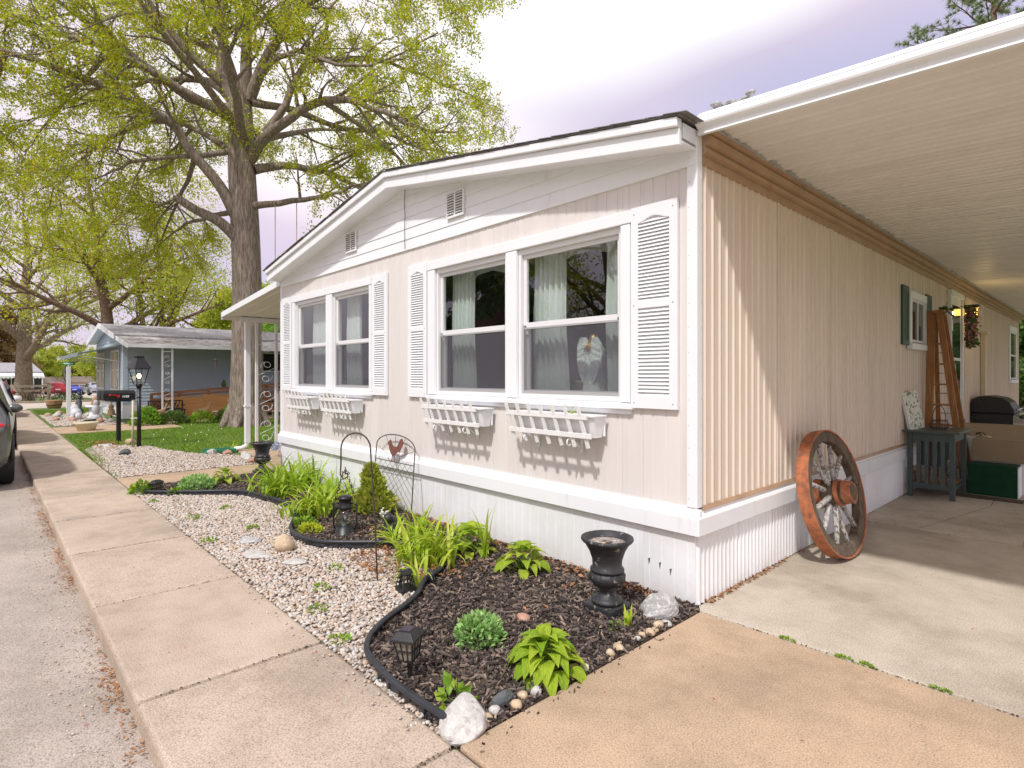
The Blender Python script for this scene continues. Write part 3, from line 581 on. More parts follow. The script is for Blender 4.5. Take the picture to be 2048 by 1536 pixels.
# louvred shutters
def louver_shutter(x0, x1, z0=1.312, z1=2.775, mat=M['white'], n=23):
    b = B(); st = (x1-x0)*0.16; y0, y1 = -0.034, -0.004; zr0, zr1 = z0+0.09, z1-0.10; zm0, zm1 = 2.035, 2.085
    b.box(x0, x0+st, y0, y1, z0, z1); b.box(x1-st, x1, y0, y1, z0, z1); b.box(x0+st, x1-st, y0, y1, z0, zr0); b.box(x0+st, x1-st, y0, y1, zm0, zm1)
    xm = (x0+x1)/2; pts = [(x0+st, z1), (x0+st, zr1-0.02)]
    for q in range(9): t = q/8; pts.append((x0+st+(x1-x0-2*st)*t, zr1-0.02+0.035*math.sin(math.pi*t)**2))
    pts += [(x1-st, z1)]; b.prism(pts, 'y', y0, y1)
    s = b.obj('shutter', mat, home, 0.003)
    B().box(x0+0.02, x1-0.02, -0.010, -0.003, z0+0.02, z1-0.02).obj('shutter_back', M['white'], s)
    src = None
    for lo, hi, m in ((zr0, zm0, n), (zm1, zr1+0.005, n)):
        step = (hi-lo)/m
        for q in range(m):
            zc = lo + step*(q+0.5)
            if src is None:
                bb = B().add([(-0.5,-0.013,-0.0125),(0.5,-0.013,-0.0125),(0.5,0.006,0.012),(-0.5,0.006,0.012),(-0.5,-0.010,-0.0145),(0.5,-0.010,-0.0145),(0.5,0.009,0.009),(-0.5,0.009,0.009)], [(0,1,2,3),(4,7,6,5),(0,4,5,1),(1,5,6,2),(2,6,7,3),(3,7,4,0)])
                tmp = bb.obj('louver_source', mat, None); src = tmp.data; bpy.data.objects.remove(tmp)
            share(src, 'louver', s, Matrix.Translation(Vector((xm,-0.019,zc)) - home.location) @ Matrix.Diagonal((x1-x0-2*st,1,1,1)))
    for sx in (x0+0.03, x1-0.03):
        for sz in (z0+0.04, 2.06, z1-0.05): B().ell((sx, y0-0.001, sz), (0.006,0.003,0.006), 8, 4).obj('screw', M['steel'], s)
for a, b in ((-0.505,-0.125), (-3.51,-3.145), (-4.325,-3.97), (-7.20,-6.825)): louver_shutter(a, b)
# small side window with green shutters, door, far window, downspout
def frame_side(name, y0, y1, z0, z1, w=0.10, mat=M['white'], pane=M['dark_glass'], split=None):
    f = B(); f.box(0.012, 0.045, y0-w, y0, z0-0.02, z1); f.box(0.012, 0.045, y1, y1+w, z0-0.02, z1); f.box(0.012, 0.05, y0-w, y1+w, z1+0.001, z1+w); f.box(0.012, 0.075, y0-w-0.03, y1+w+0.03, z0-0.10, z0-0.021)
    o = f.obj(name, mat, home, 0.003)
    B().box(0.012, 0.020, y0, y1, z0, z1).obj('pane', pane, o)
    b = B(); b.box(0.0201, 0.034, y0+0.0, y0+0.035, z0, z1); b.box(0.0201, 0.034, y1-0.035, y1, z0, z1); b.box(0.0201, 0.034, y0+0.035, y1-0.035, z1-0.035, z1); b.box(0.0201, 0.034, y0+0.035, y1-0.035, z0, z0+0.035)
    if split == 'v': b.box(0.0201, 0.036, (y0+y1)/2-0.02, (y0+y1)/2+0.02, z0+0.035, z1-0.035)
    if split == 'h': b.box(0.0201, 0.036, y0+0.035, y1-0.035, (z0+z1)/2-0.02, (z0+z1)/2+0.02)
    b.obj('sash', M['sash'], o, 0.002); return o
frame_side('window', 5.56, 6.27, 2.0, 2.58, split='v')
frame_side('window', 15.3, 16.4, 1.46, 2.66, 0.14, split='h')
for a, b in ((5.11, 5.42), (6.42, 6.72)):
    s = B(); s.box(0.012,0.04,a,a+0.05,1.95,2.72); s.box(0.012,0.04,b-0.05,b,1.95,2.72); s.box(0.012,0.04,a+0.05,b-0.05,1.95,2.02); s.box(0.012,0.04,a+0.05,b-0.05,2.64,2.72); s.box(0.012,0.016,a+0.05,b-0.05,2.02,2.64)
    so = s.obj('green_shutter', M['dk_green'], home, 0.003)
    for q in range(20): B().bar((0.030,a+0.05,2.036+q*0.031),(0.030,b-0.05,2.036+q*0.031),0.006,0.03,(0.5,0,1)).obj('louver', M['dk_green'], so)
d = B(); d.box(0.012,0.06,7.98,8.06,0.70,2.86); d.box(0.012,0.06,8.94,9.02,0.70,2.86); d.box(0.012,0.07,7.96,9.04,2.861,2.95)
do = d.obj('door', M['door'], home, 0.004)
B().box(0.014,0.04,8.06,8.94,0.70,2.86).obj('door_leaf', M['door'], do)
B().box(0.0401,0.046,8.18,8.82,1.85,2.72).obj('door_glass', M['dark_glass'], do); B().box(0.0401,0.046,8.18,8.82,1.15,1.80).obj('door_glass', M['dark_glass'], do)
B().tube([(0.046,8.13,1.62),(0.09,8.13,1.62),(0.09,8.13,1.74),(0.046,8.13,1.74)],0.008,6).obj('handle', M['steel'], do)
ds = B().box(0.012,0.10,11.05,11.22,0.65,2.36).obj('downspout', M['cream'], home, 0.012)
B().box(0.012,0.14,11.01,11.26,2.36,2.43).obj('downspout_head', M['cream'], ds, 0.006)

# ================================================================== CARPORT
cp = thing('carport_roof', 'tan fluted-pan carport roof with white front fascia beside the pink-beige home', 'carport', (2.1, 9, 0))
def zc(x): return 3.215 - 0.047*x
W2 = 4.3
def sweepx(prof, x0, x1, s=-0.047):
    b = B(); n = len(prof); vs = [(x0, y, z+s*x0) for y, z in prof] + [(x1, y, z+s*x1) for y, z in prof]
    b.add(vs, [tuple(range(n-1,-1,-1)), tuple(range(n,2*n))] + [(i,(i+1) % n,n+(i+1) % n,n+i) for i in range(n)]); return b
y = 0.0; k = 0
while y < 18.0:
    prof = [(y+0.001,3.215),(y+0.05,3.215),(y+0.056,3.230),(y+0.094,3.230),(y+0.1,3.215),(y+0.15,3.215),(y+0.156,3.230),(y+0.194,3.230),(y+0.2,3.215),(y+0.275,3.215),(y+0.28,3.206),(y+0.299,3.206),(y+0.299,3.235),(y+0.001,3.235)]
    sweepx(prof, 0.0, W2).obj('roof_pan', M['ceiling'], cp); y += 0.3; k += 1
sweepx([(-0.030,3.155),(0.0,3.155),(0.0,3.255),(-0.045,3.262),(-0.062,3.225),(-0.058,3.212),(-0.034,3.205),(-0.022,3.192)], 0.025, W2+0.03).obj('front_fascia', M['white2'], cp)
sweepx([(-0.047,3.264),(0.3,3.264),(0.3,3.30),(-0.01,3.302)], 0.03, W2+0.03).obj('fascia_cap', M['white'], cp)
B().prism([(W2+0.001,zc(W2)-0.06),(W2+0.03,zc(W2)-0.06),(W2+0.03,zc(W2)+0.05),(W2+0.001,zc(W2)+0.05)], 'y', -0.05, 18).obj('side_fascia', M['white2'], cp)
B().prism([(W2-0.32,zc(W2-.32)-0.12),(W2-0.22,zc(W2-.32)-0.12),(W2-0.22,zc(W2)-0.004),(W2-0.32,zc(W2)-0.004)], 'y', 0.05, 18).obj('beam', M['white'], cp)
for yy in (0.4, 6.0, 12.0, 17.6): B().box(W2-0.31, W2-0.23, yy-0.04, yy+0.04, -0.01, zc(W2)-0.13).obj('post', M['white'], cp)
B().prism([(0.0,2.985),(0.020,2.985),(0.020,3.035),(0.014,3.040),(0.014,3.052),(0.045,3.060),(0.050,3.085),(0.036,3.092),(0.036,3.104),(0.072,3.112),(0.076,3.160),(0.060,3.166),(0.060,3.176),(0.098,3.184),(0.098,3.204),(0.0,3.21)], 'y', 0.058, 17.6).obj('cornice', M['tan_trim'], home)
gut = random.Random(3)
b = B()
for q in range(150): yy = 0.1+q*0.115; b.box(0.085, 0.10+gut.uniform(0,0.03), yy, yy+0.115, 3.190, 3.204)
b.obj('flashing', M['alu'], cp)
b = B()
for q in range(7): b.ell((0.10+0.045*q, 0.02+gut.uniform(-0.02,0.04), 3.312+gut.uniform(-0.004,0.012)), (0.035,0.03,0.014), 8, 5, 0.3, gut)
tag(b.obj('debris_clump', M['rock_grey']), 'grey clump of roof debris on the carport corner by the gable', 'debris')

# ================================================================== PORCH AWNING ON THE LEFT
pa = thing('porch_awning', 'small white-edged porch awning with scroll post left of the home', 'awning', (-8.9, 3, 0))
def za(x): return 3.03 + 0.092*(x+7.33)
def sweepa(prof, x0, x1):
    b = B(); n = len(prof); vs = [(x0, y, z+za(x0)) for y, z in prof] + [(x1, y, z+za(x1)) for y, z in prof]
    b.add(vs, [tuple(range(n-1,-1,-1)), tuple(range(n,2*n))] + [(i,(i+1) % n,n+(i+1) % n,n+i) for i in range(n)]); return b
y = 0.0
while y < 7.2:
    sweepa([(y+0.001,0.0),(y+0.14,0.0),(y+0.15,-0.010),(y+0.17,-0.010),(y+0.18,0.0),(y+0.299,0.0),(y+0.299,0.02),(y+0.001,0.02)], -10.36, -7.32).obj('roof_pan', M['ceiling'], pa); y += 0.3
sweepa([(-0.03,-0.03),(0.0,-0.03),(0.0,0.075),(-0.03,0.075)], -10.40, -7.31).obj('front_fascia', M['white2'], pa, 0.004)
B().prism([(-10.42,za(-10.4)-0.07),(-10.362,za(-10.4)-0.07),(-10.362,za(-10.36)+0.03),(-10.42,za(-10.4)+0.04)], 'y', -0.02, 7.2).obj('gutter', M['ceiling'], pa)
B().box(-10.35,-10.25,0.30,7.1,za(-10.3)-0.11,za(-10.3)-0.012).obj('beam', M['white2'], pa, 0.004)
sp = B()
sp.box(-10.325,-10.275,0.60,0.65,0.0,za(-10.3)-0.112); sp.box(-10.325,-10.275,1.00,1.05,0.0,za(-10.3)-0.112)
spo = sp.obj('scroll_post', M['white'], pa)
def scroll(y0, y1, z0, z1, x, r=0.008, flip=1):
    b = B(); yc = (y0+y1)/2; h = z1-z0
    for sgn, zb in ((1, z0), (-1, z0+h)):
        p = []
        for q in range(26):
            t = q/25; a = 2.6*math.pi*t; rr = 0.13*(y1-y0)/0.35*(0.25+0.75*(t)); p.append((x, yc+sgn*flip*rr*math.sin(a)*0.95, zb + sgn*(0.12*h + rr*(1-math.cos(a))*0.8)))
        b.tube(p, r, 5)
    b.tube([(x,y0,z0+0.36*h),(x,y1,z0+0.64*h)], r, 5); return b
for q in range(4): scroll(0.65, 1.0, 0.12+q*0.62, 0.66+q*0.62, -10.3, 0.006).obj('scrollwork', M['white'], spo)

B().box(-10.325,-10.275,6.2,6.25,0.0,za(-10.3)-0.112).obj('post', M['white'], pa)
dsp = B().box(-10.44,-10.34,0.42,0.52,0.16,za(-10.4)-0.072).obj('downspout', M['white2'], pa, 0.008)
B().tube([(-10.39,0.47,0.18),(-10.39,0.45,0.10),(-10.41,0.36,0.055),(-10.46,0.24,0.045)],0.045,8).obj('elbow', M['white2'], dsp)
B().box(-10.45,-10.33,0.41,0.53,0.9,0.94).obj('strap', M['white'], dsp)
sb = thing('splash_block', 'green plastic splash block under the white downspout', 'splash block', (-10.55, 0.05, 0))
bb = B().box(-10.72,-10.42,-0.30,0.22,-0.01,0.015).obj('tray', M['green_tray'], sb)
for s in ((-10.74,-10.70,-0.30,0.22),(-10.44,-10.40,-0.30,0.22),(-10.74,-10.40,0.22,0.25)): B().box(*s,-0.01,0.06).obj('rim', M['green_tray'], sb, 0.005)
# ================================================================== GARDEN BEDS
EDGE = [(-6.78,-1.98),(-6.63,-1.92),(-6.25,-1.52),(-5.84,-1.10),(-5.3,-0.98),(-4.6,-0.92),(-4.15,-1.05),(-3.85,-1.20),(-3.6,-1.31),(-3.29,-1.35),(-2.98,-1.29),(-2.75,-1.10),(-2.55,-0.90),(-2.25,-0.72),(-1.95,-0.74),(-1.68,-0.88),(-1.573,-1.07),(-1.48,-1.20),(-1.356,-1.323),(-1.25,-1.49),(-1.172,-1.649),(-1.09,-1.78),(-0.992,-1.893),(-0.842,-1.984),(-0.62,-2.025),(-0.461,-2.038),(-0.25,-2.04),(-0.163,-2.035),(-0.02,-2.03)]
def smooth_line(P, n=5):
    out = []
    for i in range(len(P)-1):
        p0 = P[max(i-1,0)]; p1 = P[i]; p2 = P[i+1]; p3 = P[min(i+2,len(P)-1)]
        for k in range(n):
            t = k/n; out.append(tuple(0.5*((2*b)+(-a+c)*t+(2*a-5*b+4*c-d)*t*t+(-a+3*b-3*c+d)*t**3) for a, b, c, d in zip(p0,p1,p2,p3)))
    return out + [P[-1]]
EL = smooth_line(EDGE)
def inpoly(px, py, poly):
    x = np.asarray(px); y = np.asarray(py); r = np.zeros(x.shape, bool); n = len(poly)
    for i in range(n):
        x1, y1 = poly[i]; x2, y2 = poly[(i+1) % n]
        c = ((y1 > y) != (y2 > y)) & (x < (x2-x1)*(y-y1)/((y2-y1) if abs(y2-y1) > 1e-9 else 1e-9)+x1); r ^= c
    return r
MULCH = EL + [(0.055,-2.0),(0.058,-0.04),(-0.01,-0.016),(-7.3,-0.016),(-7.35,-0.3),(-7.35,-1.98)]
GRAVEL = [(-7.3,-2.062),(-6.9,-2.062)] + [(-0.02,-2.062)] + EL[::-1]
GRAVEL2 = [(-8.43,-2.05),(-10.5,-2.05),(-12.9,-1.98),(-13.5,-1.75),(-13.3,-1.3),(-12.6,-0.85),(-11.6,-0.72),(-10.6,-0.42),(-10.2,-0.1),(-9.6,0.15),(-8.43,0.1)]
GRAVEL3 = [(-20.3,-1.95),(-26.8,-1.95),(-27.2,-0.6),(-22.2,-0.25),(-19.9,-0.2),(-19.75,-0.9)]
def bed(name, poly, z, mat, z0=-0.06): return struct(B().prism(poly, 'z', z0, z).obj(name, mat))
bed('mulch_bed', MULCH, -0.004, M['soil']); bed('gravel_bed', GRAVEL, -0.018, M['gravel_base'])
bed('second_gravel_bed', GRAVEL2, -0.016, M['gravel_base']); bed('neighbour_gravel_bed', GRAVEL3, -0.016, M['gravel_base'])
ICO = None
def ico():
    global ICO
    if ICO is None:
        bm = bmesh.new(); bmesh.ops.create_icosphere(bm, subdivisions=1, radius=1.0)
        ICO = (np.array([v.co[:] for v in bm.verts]), np.array([[v.index for v in f.verts] for f in bm.faces])); bm.free()
    return ICO
def scatter(poly, n, rng, keep=None):
    xs = [p[0] for p in poly]; ys = [p[1] for p in poly]; X = []; Y = []; c = 0
    while c < n:
        x = rng.uniform(min(xs), max(xs), n*2); y = rng.uniform(min(ys), max(ys), n*2); k = inpoly(x, y, poly)
        if keep is not None: k &= keep(x, y)
        X.append(x[k]); Y.append(y[k]); c += k.sum()
        if len(X) > 60: break
    return np.concatenate(X)[:n], np.concatenate(Y)[:n]
def rotz_batch(V, a):
    c, s = np.cos(a)[:,None], np.sin(a)[:,None]; x, y = V[...,0].copy(), V[...,1].copy(); V[...,0] = x*c - y*s; V[...,1] = x*s + y*c; return V
def pebbles(name, poly, n, r0, r1, z, mat, seed):
    rng = np.random.default_rng(seed); iv, fc = ico(); x, y = scatter(poly, n, rng); n = len(x)
    r = rng.uniform(r0, r1, n); S = np.stack([r*rng.uniform(0.8,1.35,n), r*rng.uniform(0.7,1.0,n), r*rng.uniform(0.45,0.75,n)], 1)
    V = iv[None]*S[:,None,:]*(1+rng.uniform(-0.16,0.16,(n,len(iv),1))); V = rotz_batch(V, rng.uniform(0,6.28,n))
    tl = rng.uniform(-0.5,0.5,n)[:,None]; zz = V[...,2]+V[...,0]*tl; V[...,2] = zz
    V += np.stack([x, y, z + rng.uniform(0,0.012,n)], 1)[:,None,:]
    F = (fc[None] + (np.arange(n)*len(iv))[:,None,None]).reshape(-1,3)
    return tag(big(name, V.reshape(-1,3), F, mat, smooth=True), '', '', kind='stuff')
def stuff(o, label, cat): o['label'] = label; o['category'] = cat; o['kind'] = 'stuff'; return o
stuff(pebbles('gravel', GRAVEL, 16500, 0.008, 0.0185, -0.012, M['gravel'], 1), 'pink and white river gravel between sidewalk and black edging', 'gravel')
stuff(pebbles('gravel', GRAVEL2, 8000, 0.014, 0.024, -0.010, M['gravel'], 2), 'pale gravel patch around the foot of the black lamp post', 'gravel')
stuff(pebbles('gravel', GRAVEL3, 4000, 0.02, 0.04, -0.010, M['gravel'], 3), 'pale gravel garden in front of the blue house', 'gravel')
def chips(name, poly, n, seed, mat, l0=0.015, l1=0.05, w0=0.004, w1=0.010, z=0.002, zr_=0.020, tilt=0.45):
    rng = np.random.default_rng(seed); x, y = scatter(poly, n, rng); n = len(x)
    l = rng.uniform(l0,l1,n)*rng.choice([0.6,1,1,1.3],n); w = rng.uniform(w0,w1,n); h = rng.uniform(0.002,0.006,n)
    c = np.array([(-1,-1,-1),(1,-0.8,-1),(1,0.8,-1),(-1,1,-1),(-1,-1,1),(1,-0.6,1),(1,0.7,1),(-1,1,1)], float)*0.5
    V = c[None]*np.stack([l,w*2,h*2],1)[:,None,:]; t = rng.uniform(-tilt,tilt,n)[:,None]; V[...,2] += V[...,0]*t
    V = rotz_batch(V, rng.uniform(0,6.28,n)); V += np.stack([x,y,z+rng.uniform(0,zr_,n)],1)[:,None,:]
    f = np.array([(0,3,2,1),(4,5,6,7),(0,1,5,4),(1,2,6,5),(2,3,7,6),(3,0,4,7)]); F = (f[None]+(np.arange(n)*8)[:,None,None]).reshape(-1,4)
    return big(name, V.reshape(-1,3), F, mat)
stuff(chips('coarse_mulch', MULCH, 900, 14, M['mulch'], 0.04, 0.085, 0.003, 0.007, 0.012), 'longer shreds of bark lying on top of the mulch', 'mulch')
stuff(chips('mulch', MULCH, 30000, 4, M['mulch'], 0.012, 0.048, 0.0022, 0.0065), 'dark shredded bark mulch in the bed along the white skirting', 'mulch')
def leaf_litter(name, pts, mat, seed, size=0.03):
    rng = np.random.default_rng(seed); P = np.asarray(pts, float); n = len(P); s = rng.uniform(0.5,1.2,n)*size
    q = np.array([(-1,0,0),(0,-0.55,0.25),(1,0,0.1),(0,0.55,0.3)]); V = q[None]*s[:,None,None]; t = rng.uniform(-0.6,0.6,n)[:,None]; V[...,2] += V[...,1]*t + V[...,0]*rng.uniform(-0.5,0.5,n)[:,None]
    V = rotz_batch(V, rng.uniform(0,6.28,n)); V += P[:,None,:]; F = (np.array([(0,1,2,3)])[None]+(np.arange(n)*4)[:,None,None]).reshape(-1,4)
    return big(name, V.reshape(-1,3), F, mat)
rng = np.random.default_rng(11)
def band(n, x0, x1, y0, y1, z, sx=None):
    x = rng.uniform(x0,x1,n) if sx is None else sx; return np.stack([x, rng.uniform(y0,y1,n), z+rng.uniform(0,0.02,n)],1)
stuff(leaf_litter('dead_leaf_litter', np.concatenate([band(500,-3.4,-0.1,-0.14,-0.03,0.012), band(260,-3.3,-1.5,-0.95,-0.5,0.012), band(320,-2.6,-1.55,-1.3,-0.8,0.012), band(120,-6,-0.5,-1.0,-0.1,0.02)]), M['litter'], 5, 0.022), 'orange-brown dead leaves along the white skirting and daylilies', 'dead leaves')
cx = -0.9 - rng.gamma(1.4, 4.2, 2600); ck = (np.sin(cx*2.7)+np.sin(cx*1.1+2)+np.sin(cx*6.3)) > rng.uniform(-1.8,1.6,2600); cx = cx[ck & (cx > -25)]
stuff(leaf_litter('kerb_leaf_litter', np.stack([cx, -2.99-np.abs(rng.normal(0,0.045,len(cx))), -0.104+rng.uniform(0,0.012,len(cx))],1), M['litter'], 6, 0.0115), 'dead leaves gathered in the gutter along the sidewalk kerb', 'dead leaves')
stuff(leaf_litter('skirting_leaf_litter', np.stack([rng.uniform(0.02,0.06,240), 0.05+rng.gamma(1.2,0.8,240), rng.uniform(0.004,0.022,240)],1), M['litter'], 7, 0.015), 'brown leaf bits under the corrugated skirting in the carport', 'dead leaves')
rk = random.Random(21)
# edging strip: a flat band with a rounded bead on top
b = B(); pts = [(x, y, 0.052 + 0.010*math.sin(x*2.1)) for x, y in EL]
b.tube(pts, 0.0175, 8)
for (x0,y0,z0), (x1,y1,z1) in zip(pts[:-1], pts[1:]): b.add([(x0,y0,-0.03),(x1,y1,-0.03),(x1,y1,z1),(x0,y0,z0)], [(0,1,2,3)])
eo = b.obj('bed_edging', M['edging']); so = eo.modifiers.new('solid','SOLIDIFY'); so.thickness = 0.006; tag(eo, 'black plastic bed edging curving between gravel and mulch', 'edging')
tag(B().prism([(-1.555,-0.02),(-1.51,-0.02),(-1.50,0.085),(-1.535,0.12),(-1.565,0.085)],'y',-1.105,-1.075).obj('edging_stake', M['edging'], None, 0.01), 'black plastic edging stake standing by the daylily clump', 'stake')
# ---------------------------------------------------------------- rocks
def rock(name, label, c, r, mat, seed, nu=14, nv=9, jit=0.10, group=None, flat=0.0, rot=0.0, cat='rock'):
    g = random.Random(seed); b = B(); b.ell((0,0,0), (1,1,1), nu, nv, 0, g)
    bumps = [(Vector((g.uniform(-1,1),g.uniform(-1,1),g.uniform(-0.6,1))).normalized(), g.uniform(-jit*2.2, jit*1.6), g.uniform(2,5)) for _ in range(14)]
    cut = [(Vector((g.uniform(-1,1),g.uniform(-1,1),g.uniform(-0.2,1))).normalized(), g.uniform(0.72,0.92)) for _ in range(5)]
    if flat: cut = [(Vector((g.uniform(-1,1),g.uniform(-1,1),g.uniform(-0.35,1))).normalized(), g.uniform(0.52,0.80)) for _ in range(11)]
    vs = []
    for v in b.v:
        v = Vector(v); n = v.normalized(); q = 1 + sum(a*math.exp(-k*(1-n.dot(d))*2) for d, a, k in bumps) + g.uniform(-jit,jit)*0.25; v = n*q
        for d, h in cut:
            e = v.dot(d) - h
            if e > 0: v -= d*e*0.9
        v = Vector((v.x*r[0], v.y*r[1], v.z*r[2])); v.rotate(Euler((0,0,rot))); vs.append(tuple(v + Vector(c)))
    b.v = vs; b.sm = [not flat]*len(b.f); o = b.obj(name, mat); origin_to(o, (c[0], c[1], max(0, c[2]-r[2]))); return tag(o, label, cat, group)
rock('rock', 'big white rock at the tip of the mulch bed by the sidewalk', (-0.035,-1.935,0.03), (0.122,0.165,0.09), M['rock_white'], 3, 34, 24, 0.06, flat=1, rot=0.5)
rock('rock', 'big grey layered rock by the foot of the corner skirting', (-0.11,-0.27,0.03), (0.135,0.175,0.10), M['rock_grey'], 24, 34, 24, 0.08, flat=1)
rock('rock', 'round beige rock on the gravel before the black lantern', (-3.12,-1.56,0.05), (0.10,0.09,0.085), M['rock_tan'], 5, 16, 10, 0.05)
rock('stepping_stone', 'flat grey stepping stone set in the gravel nearest the daylilies', (-3.64,-1.70,0.005), (0.19,0.10,0.02), M['rock_grey'], 6, 14, 8, 0.08, flat=1)
rock('stepping_stone', 'flat white stepping stone in the gravel between the other two', (-3.12,-1.80,0.008), (0.22,0.11,0.022), M['rock_white'], 7, 14, 8, 0.08, flat=1)
rock('stepping_stone', 'small flat white stepping stone nearest the shepherd hook', (-2.70,-1.63,0.010), (0.12,0.07,0.02), M['rock_white'], 8, 14, 8, 0.08, flat=1, rot=0.8)
rock('rock', 'dark grey rock lying on the gravel near the lamp post', (-11.4,-1.5,0.03), (0.17,0.14,0.09), M['rock_dark'], 9, 18, 12, 0.10, flat=1)
rock('rock', 'pale rock at the foot of the mailbox post', (-13.6,-1.05,0.03), (0.17,0.13,0.09), M['rock_tan'], 10, 12, 8, 0.1, flat=1)
rock('rock', 'flat pale rock by the dead leaves near the mailbox', (-13.3,-1.55,0.01), (0.26,0.16,0.03), M['rock_white'], 12, 12, 8, 0.1, flat=1)
rock('rock', 'pale round rock at the lawn edge left of the green tray', (-10.35,-0.22,0.03), (0.15,0.12,0.08), M['rock_white'], 13, 12, 8, 0.12, flat=1)
rock('rock', 'brown rock between pale rock and the green tray', (-10.15,0.02,0.02), (0.16,0.10,0.06), M['rock_pink'], 14, 12, 8, 0.14, flat=1)
rock('rock', 'long white rock along the edge of the second gravel patch', (-9.35,0.13,0.03), (0.50,0.10,0.06), M['rock_white'], 15, 22, 12, 0.10, flat=1, rot=-0.2)
rock('rock', 'pink-brown rock at the path end of the long white rock', (-8.62,0.0,0.035), (0.22,0.12,0.07), M['rock_pink'], 16, 14, 8, 0.14, flat=1)
rock('rock', 'pinkish flat rock half buried behind the sedum mound', (-0.62,-1.02,0.02), (0.06,0.045,0.03), M['rock_pink'], 17, 10, 7, 0.1)
rock('black_rock', 'black rock among the pebbles beside the big white rock', (-0.025,-1.72,0.03), (0.05,0.075,0.045), M['rock_dark'], 18, 10, 7, 0.2, flat=1)
g = random.Random(77)
spots = [(0.0,-1.80,.03),(0.02,-1.86,.026),(0.035,-1.70,.032),(0.0,-1.62,.028),(0.02,-1.55,.034),(0.015,-1.36,.032),(0.03,-1.30,.024),(0.0,-1.25,.03),(0.03,-1.20,.027),(0.02,-1.42,.036),(0.03,-0.98,.03),(0.025,-0.90,.034),(0.03,-0.72,.024),(0.02,-0.66,.028),(0.035,-0.60,.03),(0.02,-0.48,.036),(0.035,-0.42,.03),(0.03,-0.54,.022),(-0.02,-1.46,.02),(-0.01,-0.84,.018)]
for i, (x, y, r) in enumerate(spots):
    rock('pebble', 'small tan pebble where the mulch bed meets the driveway slab', (x,y,r*0.55), (r*g.uniform(0.9,1.3),r*g.uniform(0.8,1.1),r*0.75), M['rock_tan'] if i % 4 else M['rock_white'], 100+i, 10, 7, 0.06, 'pebbles along the driveway edge', cat='pebble')
# ---------------------------------------------------------------- plants
def hosta_leaf_mesh(name, mat):
    b = B(); n = 10; w = 6; vs = []
    for i in range(n+1):
        t = i/n; hw = 0.33*(math.sin(math.pi*t**0.60))**0.85*(1-0.12*t) + 0.003; zz = 0.16*math.sin(math.pi*t*0.8) - 0.34*t**2.2; rr = t*0.96
        for j in range(w+1):
            s = -1+2*j/w; vs.append((rr, s*hw, zz + 0.30*s*s*hw + 0.010*math.cos(s*12)*math.sin(math.pi*t)))
    fs = [(i*(w+1)+j, i*(w+1)+j+1, (i+1)*(w+1)+j+1, (i+1)*(w+1)+j) for i in range(n) for j in range(w)]
    b.add(vs, fs, True); o = b.obj(name, mat); me = o.data; bpy.data.objects.remove(o); return me
HL = hosta_leaf_mesh('hosta_leaf', M['hosta']); HL2 = hosta_leaf_mesh('hosta_leaf_pale', M['hosta2'])
def hosta(label, c, rad, n, seed, me):
    g = random.Random(seed); t = thing('hosta', label, 'plant', c)
    for k in range(n):
        u = (k+0.5)/n; a = k*2.399963 + g.uniform(-0.3,0.3); el = R(82*(1-u)+g.uniform(-6,6)); rb = rad*(0.18+0.42*u); s = rad*(0.50+0.12*u)*g.uniform(0.85,1.2)
        base = Vector((rb*math.cos(el)*math.cos(a), rb*math.cos(el)*math.sin(a), 0.03*rad+rad*0.62*math.sin(el)+rad*0.12)); pitch = R(38*(1-u)-34*u+g.uniform(-9,9))
        Mx = Matrix.Translation(base) @ Matrix.Rotation(a+g.uniform(-.15,.15), 4, 'Z') @ Matrix.Rotation(-pitch, 4, 'Y') @ Matrix.Rotation(g.uniform(-0.35,0.35), 4, 'X') @ Matrix.Diagonal((s, s*g.uniform(0.85,1.12), s*g.uniform(0.8,1.2), 1))
        share(me, 'leaf', t, Mx)
    b = B()
    for k in range(n):
        u = (k+0.5)/n; a = k*2.399963; el = R(82*(1-u)); rb = rad*(0.18+0.42*u)
        b.tube([Vector(c)+Vector((0,0,-0.01)), Vector(c)+Vector((rb*math.cos(el)*math.cos(a), rb*math.cos(el)*math.sin(a), 0.03*rad+rad*0.62*math.sin(el)+rad*0.12))], 0.0022, 4)
    b.obj('stalks', M['weed'], t)['kind'] = 'stuff'; return t
hosta('big chartreuse hosta at the driveway edge of the mulch bed', (-0.10,-1.36,0.0), 0.215, 58, 1, HL)
hosta('small chartreuse hosta alone by the skirting left of the urn', (-1.27,-0.40,0.0), 0.235, 34, 2, HL2)
hosta('light green hosta right beside the big daylily clump', (-1.93,-0.40,0.0), 0.25, 32, 3, HL2)
hosta('small bright hosta in the far bed beside the walkway', (-6.85,-0.98,0.0), 0.22, 26, 5, HL2)
